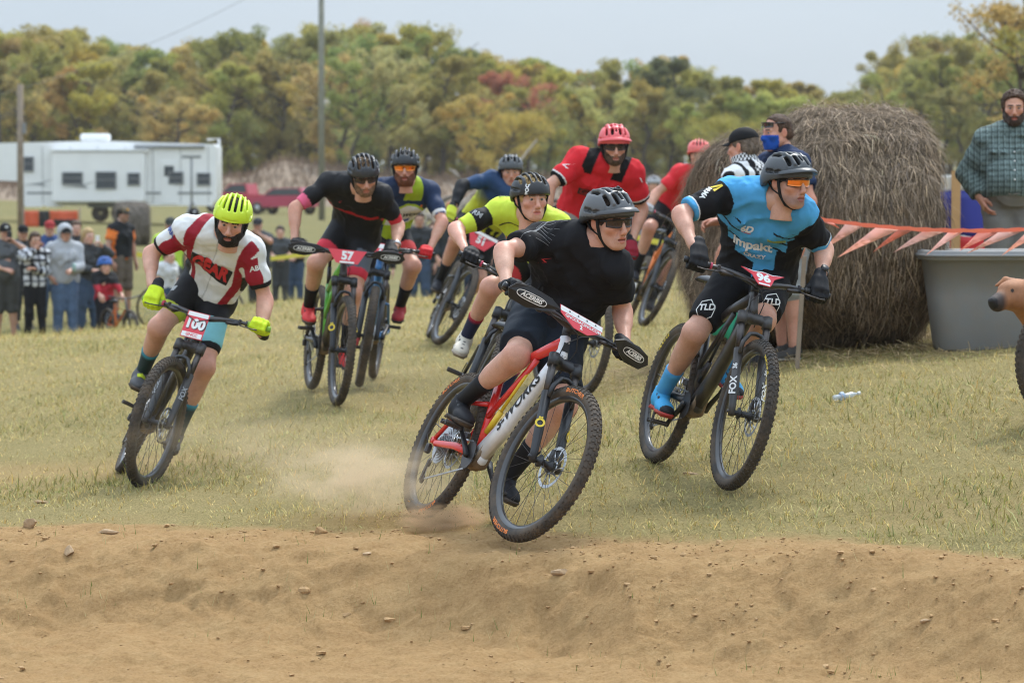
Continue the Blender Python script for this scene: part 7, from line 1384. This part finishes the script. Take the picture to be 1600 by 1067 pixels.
g_ = px(1683, 620, 15.6); make_bike((g_[0], 15.6, CZ-(673-300)/4666.67*15.6, -math.pi+.42, 0., 0, 0, .4), 'black mountain bike at the right edge, only its front wheel in view', (m_blackf, m_blackf, m_blackf), group=GP, spin=.8)
# ------------------------------------------------------------------ bystanders
def two_bone(a, b, l1, l2, hint):
    d = b-a; L = min(np.linalg.norm(d), (l1+l2)*.995); u = unit(d); x = (l1*l1-l2*l2+L*L)/(2*L); h = math.sqrt(max(l1*l1-x*x, 0)); n_ = A_(*hint)-u*(A_(*hint)@u); return a+u*x+unit(n_)*h, a+u*L
def stand(base, yaw, h, armR='down', armL='down', lean=0.):
    f = A_(math.sin(yaw), -math.cos(yaw), 0); r = np.cross(f, A_(0, 0, 1)); k = h/1.78; p = lambda a, b, c: A_(*base)+(r*a+f*b+A_(0, 0, c))*k
    J = dict(pel=p(0, 0, .97), hipR=p(.09, 0, .93), hipL=p(-.09, 0, .93), neck=p(0, -.01+lean, 1.46), shR=p(.19, -.01+lean, 1.42), shL=p(-.19, -.01+lean, 1.42), head=p(0, .045+lean, 1.655), knR=p(.105, .02, .50), knL=p(-.10, .035, .50), anR=p(.115, -.02, .10), anL=p(-.12, .03, .10)); H = {}
    T = {'down': (.27, .05, .90), 'phone': (.09, .30, 1.50), 'hold': (.05, .27, 1.10), 'face': (.03, .17, 1.53), 'pocket': (.235, .03, .99), 'cross': (-.07, .22, 1.20), 'bars': (.26, .40, 1.0)}
    for a, sg, arm in (('R', 1, armR), ('L', -1, armL)):
        t = T[arm]; w = p(sg*t[0], t[1], t[2]); el, w = two_bone(J['sh'+a], w, .29*k, .26*k, r*sg*.7-f*.5-A_(0, 0, .5)); J['el'+a] = el; J['wr'+a] = w; Y = unit(w-el); Z = r*sg*(1. if arm in('down', 'pocket') else .7)+A_(0, 0, .0 if arm in('down', 'pocket') else .5)-f*(0 if arm in('down', 'pocket') else .4); Z = unit(Z-Y*(Z@Y)); X = np.cross(Y, Z); H[a] = ['relax' if arm in('down', 'pocket') else 'hold', w, np.stack([X, Y, Z], 1)]
    return J, H, f, k
GC = 'bystanders watching the race'
PS = lambda q: (lambda a, b: A_(.155, .205, .19)*(1-.42*a[:, None])*(1-.4*b[:, None])+A_(.20, .26, .25)*((np.abs(np.sin(q['u']*75+.4)) > .985)[:, None]*.8))((np.sin(q['u']*150) > .2).astype(float), (np.sin(np.where(q['arm'] > 0, q['arm']*45, q['v']*75)) > .2).astype(float))
def stripes(q): return np.where(((np.sin(q['u']*62) > -.15) & (q['arm'] < .12) | (np.sin(q['arm']*11+.6) > .1) & (q['arm'] >= .12))[:, None], WH, BK)
def plaid(c0, c1, n_=60): return lambda q: np.where(((np.sin(q['u']*n_) > .45).astype(float)+(np.sin(np.where(q['arm'] > 0, q['arm']*14, q['v']*.5*n_)) > .45) > 0)[:, None], np.where(((np.sin(q['u']*n_) > .45) & (np.sin(np.where(q['arm'] > 0, q['arm']*14, q['v']*.5*n_)) > .45))[:, None], A_(*c1)*.6, A_(*c1)), A_(*c0))
def by(pxx, Y, h, yaw, label, top, bot, tl=1.9, ts=.62, arms=('down', 'down'), hair=None, hat=None, skin=SK_L, g=1., e=.016, hyaw=None, pitch=.08, lo=.025, hh=.0125, shoe_c=(.05, .05, .055), belly=0., beard=None, wr=.006, hairkw={}, hem=-.18, topm=None, botm=None, lean=0., grp=GC, be=.014, stub=.0, brow=(.04, .025, .015), zoff=0., glv=None):
    X = (pxx-800)/4666.67*Y; z = gz(X, Y)+zoff; J, H, f, k = stand((X, Y, z), yaw, h, *arms, lean=lean); 
    for a in 'RL': H[a][1] = H[a][1]-A_(X, Y, z)
    P = Person(label, J, head_R(hyaw if hyaw is not None else yaw, pitch), (X, Y, z), group=grp, lo=lo, hh=hh, skin=A_(*skin), g=g*k, hs=.9+.1*k, hands=H, bow=.015, belly=belly, beard=beard, stub=stub, brow=brow)
    P.top('shirt', top if callable(top) else solid(top), topm, e=e, ts=ts, hem=hem, wr=wr, fr=12, seed=int(pxx), grow=.006, fine=bool(lo < .012 and callable(top))); P.bottom('trousers' if tl > 1.2 else 'shorts', bot if callable(bot) else solid(bot), botm or M_cloth, e=be, tl=tl, hem=.1, wr=wr, fr=13, grow=.012, grow2=.018, seed=int(pxx)+1)
    for a in 'RL':
        P.shoe(a, f+A_(.0, 0, 0)*0, (0, 0, 1), shoe_c, A_(.3, .3, .3), h=max(.009, lo*.6), sc=k)
    if hair is not None: P.hair(hair, **hairkw)
    if hat is not None: P.cap_hat(*hat) if isinstance(hat, tuple) else None
    return P, f
GY = A_(.10, .105, .11); JN = A_(.07, .105, .17)
def phone(P, a, f, label, col=M_plast):
    w = P.J['wr'+a]; d = unit(w-P.J['el'+a]); c = w+d*.10+A_(*P.root.location); o = MB().box((0, 0, 0), (.075, .009, .15), Matrix.Rotation(math.atan2(f[0], -f[1]), 3, 'Z'), bev=.004).build('phone', col); o.location = c+A_(0, 0, .03); tag(o, label, 'phone')
# man filming, plaid shirt, hoodie, blonde, orange sleeves, child
P, f = by(8, 45.0, 1.80, .35, 'person in a grey tee shirt and black cap filming at the far left', GY*1.1, A_(.075, .075, .07), tl=1.02, arms=('hold', 'phone'), hat=((.015, .015, .016), (.015, .015, .016), False, (.6, .6, .58)), skin=SK_M, g=1.08, hair=(.03, .02, .015), belly=.03); phone(P, 'L', f, 'black phone held up by the man at the far left')
by(54, 44.5, 1.64, .45, 'person in a white and black plaid shirt with black leggings', plaid((.62, .63, .66), (.03, .03, .035), 55), A_(.014, .014, .016), ts=1.9, arms=('face', 'cross'), hair=(.07, .04, .022), hairkw=dict(long_=.08, zmin=-.05), skin=SK_M, hem=-.28, be=.006)
P, f = by(101, 45.0, 1.76, .4, 'person in a light grey hoodie with the hood up, holding a can', A_(.42, .43, .45), JN*1.5, ts=1.93, arms=('pocket', 'hold'), skin=SK_M, g=1.12, e=.026, hat=((.02, .02, .022), (.02, .02, .022)), botm=M_denim)
s = SDF((-.16, -.2, -.2), (.16, .15, .17), .01, far=.04); s.ell((0, -.025, .03), (.118, .135, .125), k=.01); s.cap((0, -.03, -.06), (0, -.05, -.15), .10, .12, k=.05); s.ell((0, .06, -.02), (.078, .11, .10), k=.03, op='sub'); v, q = s.surf(); link('hood', mesh_np('hood', P.hc+v@P.Rh.T, q, M_cloth, np.tile(A_(.42, .43, .45), (len(v), 1))), P.root)
cn = MB().lathe([(.001, -.06), (.03, -.06), (.033, -.05), (.033, .05), (.026, .06), (.001, .06)], axis='z', n=14, c=(0, 0, 0)).build('drink_can', mat('can_print', (.30, .42, .38), rough=.3, metal=.4)); cn.location = P.J['wrL']+A_(*P.root.location)+f*.09+A_(0, 0, .04); tag(cn, 'drink can held by the person in the grey hoodie', 'can')
P, f = by(136, 46.5, 1.68, .7, 'person with blond hair in a dark padded jacket filming with a pale phone', GY*.62, JN*.8, ts=1.92, arms=('hold', 'phone'), hair=(.48, .32, .15), hairkw=dict(long_=.05, zmin=-.05, noise=.012), skin=SK_L, e=.024, hem=-.1, wr=.009, botm=M_denim); phone(P, 'L', f, 'pale phone held by the blond person', M_white)
by(190, 50, 1.88, .95, 'person in a black vest over an orange tee shirt with brown shorts', lambda q: np.where((q['arm'] > .12)[:, None], A_(.85, .22, .05), np.where((q['v'] < -.02)[:, None], A_(.75, .18, .05), A_(.018, .019, .022))), A_(.135, .105, .085), tl=1.02, hat=((.16, .13, .09), (.03, .03, .03), False, (.7, .35, .03)), skin=SK_M*.85, stub=.3, hair=(.02, .015, .012), g=1.03, hem=-.08)
P, f = by(163, 45.0, 1.22, .5, 'child in a red and black shirt with a blue helmet on a small bike', lambda q: np.where((q['v'] < .55)[:, None], A_(.45, .03, .045), A_(.02, .02, .022)), A_(.02, .02, .025), arms=('bars', 'bars'), ts=1.8, skin=SK_L, g=1.0, e=.014)
P.helmet('mtb', (.03, .12, .42))
def small_bike(pxx, Y, yaw, label, fc, s=.55, dz=0.):
    X = (pxx-800)/4666.67*Y; r = empty('small_bicycle', M=Matrix.Translation((X, Y, gz(X, Y)+dz)) @ Matrix.Rotation(yaw, 4, 'Z')); tag(r, label, 'bicycle'); fm = mat('paint_'+label[:9], fc, rough=.4, coat=.3); b = MB(); R_ = .25*s/.55
    for w_ in (0, .78):
        o = MB().lathe([(R_-.035, -.018), (R_-.01, -.022), (R_, 0), (R_-.01, .022), (R_-.035, .018)], (w_*s/.55, 0, R_), n=28).build('wheel', M_rubber, r); k_ = MB()
        for j in range(12): a = j*math.pi/6; k_.tube([(w_*s/.55, 0, R_), (w_*s/.55+(R_-.03)*math.cos(a), 0, R_+(R_-.03)*math.sin(a))], .0025, n=4)
        k_.build('spokes', M_steel, o)
    q = s/.55; b.tube([(0, 0, R_), (.28*q, 0, R_-.02), (.62*q, 0, .5*q), (.25*q, 0, .5*q), (.28*q, 0, R_-.02)], .018, n=8); b.tube([(0, 0, R_), (.25*q, 0, .5*q), (.24*q, 0, .58*q)], .013, n=8); b.build('frame', fm, r); MB().tube([(.78*q, 0, R_), (.68*q, 0, .45*q), (.6*q, 0, .66*q)], .016, n=8).build('fork', M_plast, r); MB().tube([(.57*q, -.26, .70*q), (.6*q, -.1, .66*q), (.6*q, .1, .66*q), (.57*q, .26, .70*q)], .012, n=8).build('handlebar', M_plast, r); MB().ball((.22*q, 0, .61*q), (.11, .055, .03), 10).build('saddle', M_plast, r)
small_bike(168, 44.6, -1.0, 'small black and orange bicycle held by the child in the blue helmet', (.55, .12, .02)); small_bike(245, 48.3, -.25, 'grey bicycle standing behind the number 100 rider', (.2, .21, .22), .8)
# second row and the groups along the tape
by(36, 48.5, 1.68, .3, 'person in dark clothes and a black cap behind the plaid shirt', GY*.3, GY*.4, hat=((.012, .012, .013), (.012, .012, .013)), skin=SK_M)
by(78, 49.0, 1.72, .2, 'person with a red cap glimpsed behind the grey hoodie', A_(.05, .09, .22), JN, hat=((.35, .04, .04), (.35, .04, .04)), skin=SK_L)
by(119, 49.5, 1.66, .3, 'person half hidden between the hoodie and the blond woman', A_(.06, .06, .065), JN, hair=(.09, .05, .03), skin=SK_L)
by(266, 49.0, 1.80, .3, 'person in a neon yellow shirt and dark cap behind the number 100 rider', A_(.50, .72, .08), GY, hat=((.05, .055, .05), (.05, .055, .05)), skin=SK_M, stub=.5, hyaw=.1)
by(303, 51.0, 1.92, .2, 'tall person in a black cap with a white badge behind the neon shirt', A_(.12, .13, .14), GY*.7, hat=((.014, .014, .016), (.014, .014, .016), False, (.6, .6, .62)), skin=SK_L)
by(262, 47.8, 1.35, .9, 'young person in a white tee shirt and jeans beside the grey bicycle', A_(.62, .62, .62), JN*.7, skin=SK_L, hair=(.1, .06, .03), botm=M_denim)
by(404, 54, 1.78, -.2, 'person in a charcoal tee shirt holding a phone up, behind the neon helmet', GY*.55, GY*.5, arms=('down', 'phone'), hat=((.04, .04, .045), (.04, .04, .045)), skin=SK_M, g=1.1)
by(438, 60, 1.62, .1, 'teenager in a dark grey tee shirt with folded hands', GY*.7, GY*.5, arms=('hold', 'hold'), hair=(.05, .03, .02), skin=SK_L)
by(462, 61, 1.60, -.2, 'teenager in a black top and jeans next to the grey tee shirt', GY*.25, JN*.8, arms=('hold', 'hold'), hair=(.1, .055, .03), hairkw=dict(long_=.06), skin=SK_L)
by(590, 52, 1.75, .2, 'person in a black jacket between the number 57 rider and the lime jersey', GY*.25, JN*.7, ts=1.9, hair=(.04, .025, .02), skin=SK_L)
by(655, 50, 1.78, .1, 'person in dark clothes and jeans right of the lime jersey rider', GY*.4, JN*.9, ts=1.9, hair=(.06, .04, .03), skin=SK_M)
by(680, 52, 1.66, -.2, 'person in a grey top and black trousers behind the red gloves', A_(.16, .15, .14), GY*.3, ts=1.9, hair=(.12, .07, .04), skin=SK_L)
by(704, 47.5, 1.74, .5, 'person with long auburn hair and an orange cap in the crowd', A_(.04, .045, .05), GY*.25, ts=1.9, hair=(.22, .085, .035), hairkw=dict(long_=.10, zmin=-.05), hat=((.62, .2, .06), (.5, .16, .05)), skin=SK_L)
by(741, 48, 1.72, .4, 'person in a white cap facing right behind the blond rider', A_(.05, .05, .055), JN*.6, hat=((.60, .61, .63), (.5, .5, .52)), skin=SK_L, hyaw=.9)
by(766, 53, 1.74, 0, 'person in a dark jacket behind the yellow jersey', GY*.35, GY*.4, ts=1.9, hair=(.05, .03, .02), skin=SK_L)
by(867, 50, 1.74, .2, 'person in an orange tee shirt between the blond and black helmets', A_(.75, .19, .06), GY*.6, hair=(.05, .03, .02), skin=SK_M, stub=.4)
by(889, 49, 1.86, -.1, 'person in a black tee shirt beside the orange tee shirt', GY*.2, GY*.45, hair=(.03, .02, .015), skin=SK_M, stub=.6, hat=((.05, .05, .05), (.05, .05, .05)))
by(972, 54, 1.72, -.2, 'person in a black top and dark shorts between the red rider and the bale', GY*.3, GY*.4, tl=1., hair=(.1, .07, .05), skin=SK_L)
by(1003, 49, 1.78, -.3, 'person in a white helmet and grey top beside the hay bale', A_(.32, .33, .35), GY*.5, skin=SK_L)[0].helmet('vent', (.5, .5, .52))
by(1022, 47, 1.70, -.3, 'person in a red and black jersey beside the hay bale', lambda q: np.where((np.sin(q['v']*22) > 0)[:, None], A_(.5, .03, .06), A_(.02, .02, .025)), GY*.3, skin=SK_L, ts=1.8)[0].helmet('vent', (.4, .4, .42))
# bearded man, referee, masked man
P, f = by(1582, 22, 1.79, -.12, 'burly bearded person in a green plaid shirt and grey trousers, hands in pockets', PS, A_(.23, .22, .20), ts=1.86, arms=('pocket', 'pocket'), hair=(.085, .048, .03), hairkw=dict(zmin=-.012, back=-.05, noise=.012, thick=.014, ymax=.055), skin=SK_L*A_(.92, .78, .70), g=1.16, e=.02, belly=.10, beard=((.06, .036, .026), .007, -.15), lo=.0095, hh=.0052, wr=.006, hem=.06, shoe_c=(.06, .04, .03), lean=-.02, brow=(.05, .03, .02))
cl_ = MB()
for s_ in (-1, 1): a = P.J['neck']+P.up*.055+P.ls*s_*.075-P.fr*.01; cl_.tube([a-P.fr*.05, a+P.fr*.04, P.spine(.86)+P.ls*s_*.035+P.fr*.125], [.022, .02, .008], n=6, flat=(1.2, .4))
cl_.c = [(.07, .15, .15)]*len(cl_.v); cl_.build('collar', M_cloth, P.root)
for v_ in (.72, .58, .44, .30):
    h_ = P.bvh.ray_cast(Vector(P.spine(v_)+P.fr*.6), Vector(-P.fr))
    if h_[0] is not None: MB().ball(h_[0], .0075, 8).build('button', M_white, P.root)
MB().tube([P.spine(.085)+(P.ls*math.cos(a)*.175+P.fr*(math.sin(a)*.145+.03))*1.06 for a in np.linspace(0, 2*math.pi, 24)], .014, n=6, flat=(.5, 1.6)).build('belt', mat('brown_belt', (.05, .035, .025), rough=.6), P.root)
P, f = by(1168, 20.6, 1.64, -2.2, 'person in a black and white striped referee shirt and black cap, seen from behind', stripes, A_(.055, .055, .065), ts=.8, arms=('hold', 'down'), hair=(.16, .12, .09), hairkw=dict(zmin=-.03, back=-.06, thick=.006), hat=((.013, .013, .014), (.013, .013, .014)), skin=SK_L*A_(.95, .8, .75), lo=.0095, hh=.0055, g=1.05, e=.02)
s = SDF((-.14, -.16, -.22), (.14, .16, -.02), .006, far=.03); s.cap((0, -.0, -.085), (0, -.03, -.19), .088, .125, k=.03); s.plane((0, 0, -.055), (0, .25, 1)); v, q = s.surf(); ck = ((np.floor(np.arctan2(v[:, 0], v[:, 1])*7)+np.floor(v[:, 2]/.02)) % 2)[:, None]; link('bandana', mesh_np('bandana', P.hc+v@P.Rh.T, q, M_cloth, np.where(ck > 0, WH, BK)), P.root)
fl = empty('flag', P.J['wrR']+A_(*P.root.location)); tag(fl, 'green flag hanging down behind the number 96 rider', 'flag')
W_ = px(1160, 440, 20.2)-A_(*fl.location); MB().tube([W_+A_(.0, 0, .12), W_+A_(.05, 0, -.62)], .008, n=6).build('stick', M_wood, fl); o = sheet(-.16, .05, -.40, .03, 0, .03, mat('green_flag_cloth', (.035, .36, .22), rough=.6, var=.1, vscale=5), 'cloth', fl, slant=.0); o.location = W_; o.rotation_euler = (0, .35, 0)
P, f = by(1232, 20.9, 1.70, -1.1, 'balding person in a navy shirt and grey shorts with a blue face mask', A_(.02, .035, .085), A_(.36, .37, .37), tl=1.05, arms=('hold', 'down'), hair=(.09, .05, .03), hairkw=dict(zmin=-.04, back=-.06, thick=.004, ymax=.03), skin=SK_L*A_(.95, .78, .72), lo=.0095, hh=.0055, g=1.06, e=.02, shoe_c=(.05, .045, .04), be=.02, lean=.06, pitch=.1)
s = head_sdf(.0055); s.f = (s.f-.006).astype(np.float32); s.plane((0, 0, -.022), (0, -.1, 1)); s.plane((0, .03, 0), (0, -1, 0)); s.plane((0, 0, -.125), (0, .1, -1)); v, q = s.surf(); link('face_mask', mesh_np('face_mask', P.hc+v@P.Rh.T, q, M_cloth, np.tile(A_(.02, .09, .42), (len(v), 1))), P.root)
P.glasses(lens_dark, up=.055)
# yellow tape along the crowd
def tape(p0, p1, label, sag=.15):
    b = MB(); n_ = 24; V = []; P0_, P1 = A_(*p0), A_(*p1)
    for i in range(n_): t = i/(n_-1); p = P0_+(P1-P0_)*t+A_(0, 0, -sag*4*t*(1-t)); V += [p+A_(0, 0, .04), p-A_(0, 0, .04), p+A_(0, .004, -.04), p+A_(0, .004, .04)]
    b.add(V, [[i*4+k, i*4+(k+1) % 4, i*4+4+(k+1) % 4, i*4+4+k] for i in range(n_-1) for k in range(4)], False); tag(b.build('barrier_tape', mat('yellow_tape', (.72, .62, .06), rough=.5, var=.05)), label, 'barrier tape')
tape(px(205, 396, 51.5), px(500, 393, 57), 'yellow barrier tape behind the number 100 rider'); tape(px(985, 368, 45), px(1110, 384, 43), 'yellow barrier tape beside the hay bale', .05)
# ------------------------------------------------------------------ dust thrown up by the rear wheels
def dust(name, label, c, size, dens, seed, sc=3.):
    o = MB().ball((0, 0, 0), 1., 24).build(name, None) if False else None
    b = MB().ball((0, 0, 0), 1., 24); m = bpy.data.materials.new('dust_'+str(seed)); m.use_nodes = True; n = m.node_tree.nodes; l = m.node_tree.links; n.clear(); out = n.new('ShaderNodeOutputMaterial'); pv = n.new('ShaderNodeVolumePrincipled'); pv.inputs['Color'].default_value = (.96, .77, .53, 1); pv.inputs['Anisotropy'].default_value = .2
    tc_ = n.new('ShaderNodeTexCoord'); gr = n.new('ShaderNodeVectorMath'); gr.operation = 'LENGTH'; l.new(tc_.outputs['Object'], gr.inputs[0]); mr = n.new('ShaderNodeMapRange'); mr.interpolation_type = 'SMOOTHSTEP'; mr.inputs['From Min'].default_value = 1.; mr.inputs['From Max'].default_value = .15; l.new(gr.outputs['Value'], mr.inputs['Value'])
    nz_ = n.new('ShaderNodeTexNoise'); nz_.inputs['Scale'].default_value = sc; nz_.inputs['Detail'].default_value = 4; mp_ = n.new('ShaderNodeMapping'); mp_.inputs['Location'].default_value = (seed, 0, 0); l.new(tc_.outputs['Object'], mp_.inputs['Vector']); l.new(mp_.outputs['Vector'], nz_.inputs['Vector']); m2 = n.new('ShaderNodeMapRange'); m2.inputs['From Min'].default_value = .38; m2.inputs['From Max'].default_value = .72; l.new(nz_.outputs['Fac'], m2.inputs['Value'])
    mu = n.new('ShaderNodeMath'); mu.operation = 'MULTIPLY'; l.new(mr.outputs['Result'], mu.inputs[0]); l.new(m2.outputs['Result'], mu.inputs[1]); m3 = n.new('ShaderNodeMath'); m3.operation = 'MULTIPLY'; m3.inputs[1].default_value = dens; l.new(mu.outputs[0], m3.inputs[0]); l.new(m3.outputs[0], pv.inputs['Density']); l.new(pv.outputs[0], out.inputs['Volume'])
    o = b.build(name, m); o.location = c; o.scale = size; tag(o, label, 'dust', kind='stuff'); return o
dust('dust_cloud', 'tan dust thrown up behind the leading rear wheel', px(572, 748, 14.25), (.62, .5, .225), 6.5, 3, 2.9)
d_ = dust('dust_cloud', 'thick spray of dirt under the leading rear wheel', px(695, 812, 13.9), (.27, .25, .085), 45, 7, 3.2); [setattr(q.inputs['Color'], 'default_value', (.88, .62, .38, 1)) for q in d_.data.materials[0].node_tree.nodes if q.type == 'PRINCIPLED_VOLUME']
dust('dust_cloud', 'thin dust drifting across the field behind the leader', px(430, 690, 15.6), (1.0, .8, .24), .7, 12, 2.)
dust('dust_cloud', 'faint dust between the back riders', px(560, 600, 21), (1.5, 1.2, .3), .14, 21, 2.)
def spray():
    r = np.random.default_rng(2); V = []; Fs = []; off = 0; bv, bf = rock_v(3, 6)
    for i in range(170):
        p = px(700+r.normal(0, 48), 812-abs(r.normal(0, 16)), 13.85+r.normal(0, .12)); s_ = min(r.lognormal(-5.9, .5), .009); V.append(A_(*bv)*s_+p); Fs.append(np.array(bf)+off); off += len(bv)
    tag(link('flying_dirt', mesh_np('flying_dirt', np.concatenate(V), np.concatenate(Fs), M_clod, smooth=False)), 'crumbs of dirt flying from the leading rear wheel', 'dirt', kind='stuff')
spray()

HAZE = .0002
def haze():
    m = bpy.data.materials.new('haze_air'); m.use_nodes = True; n = m.node_tree.nodes; n.clear(); out = n.new('ShaderNodeOutputMaterial'); pv = n.new('ShaderNodeVolumePrincipled'); pv.inputs['Color'].default_value = (.93, .93, .92, 1); pv.inputs['Density'].default_value = HAZE; pv.inputs['Anisotropy'].default_value = .1; m.node_tree.links.new(pv.outputs[0], out.inputs['Volume']); m.cycles.homogeneous_volume = True
    b = MB().box((0, 436, 14), (870, 936, 36)); o = b.build('haze', m); tag(o, 'faint haze over the field and the wood', 'haze', kind='stuff')
haze()
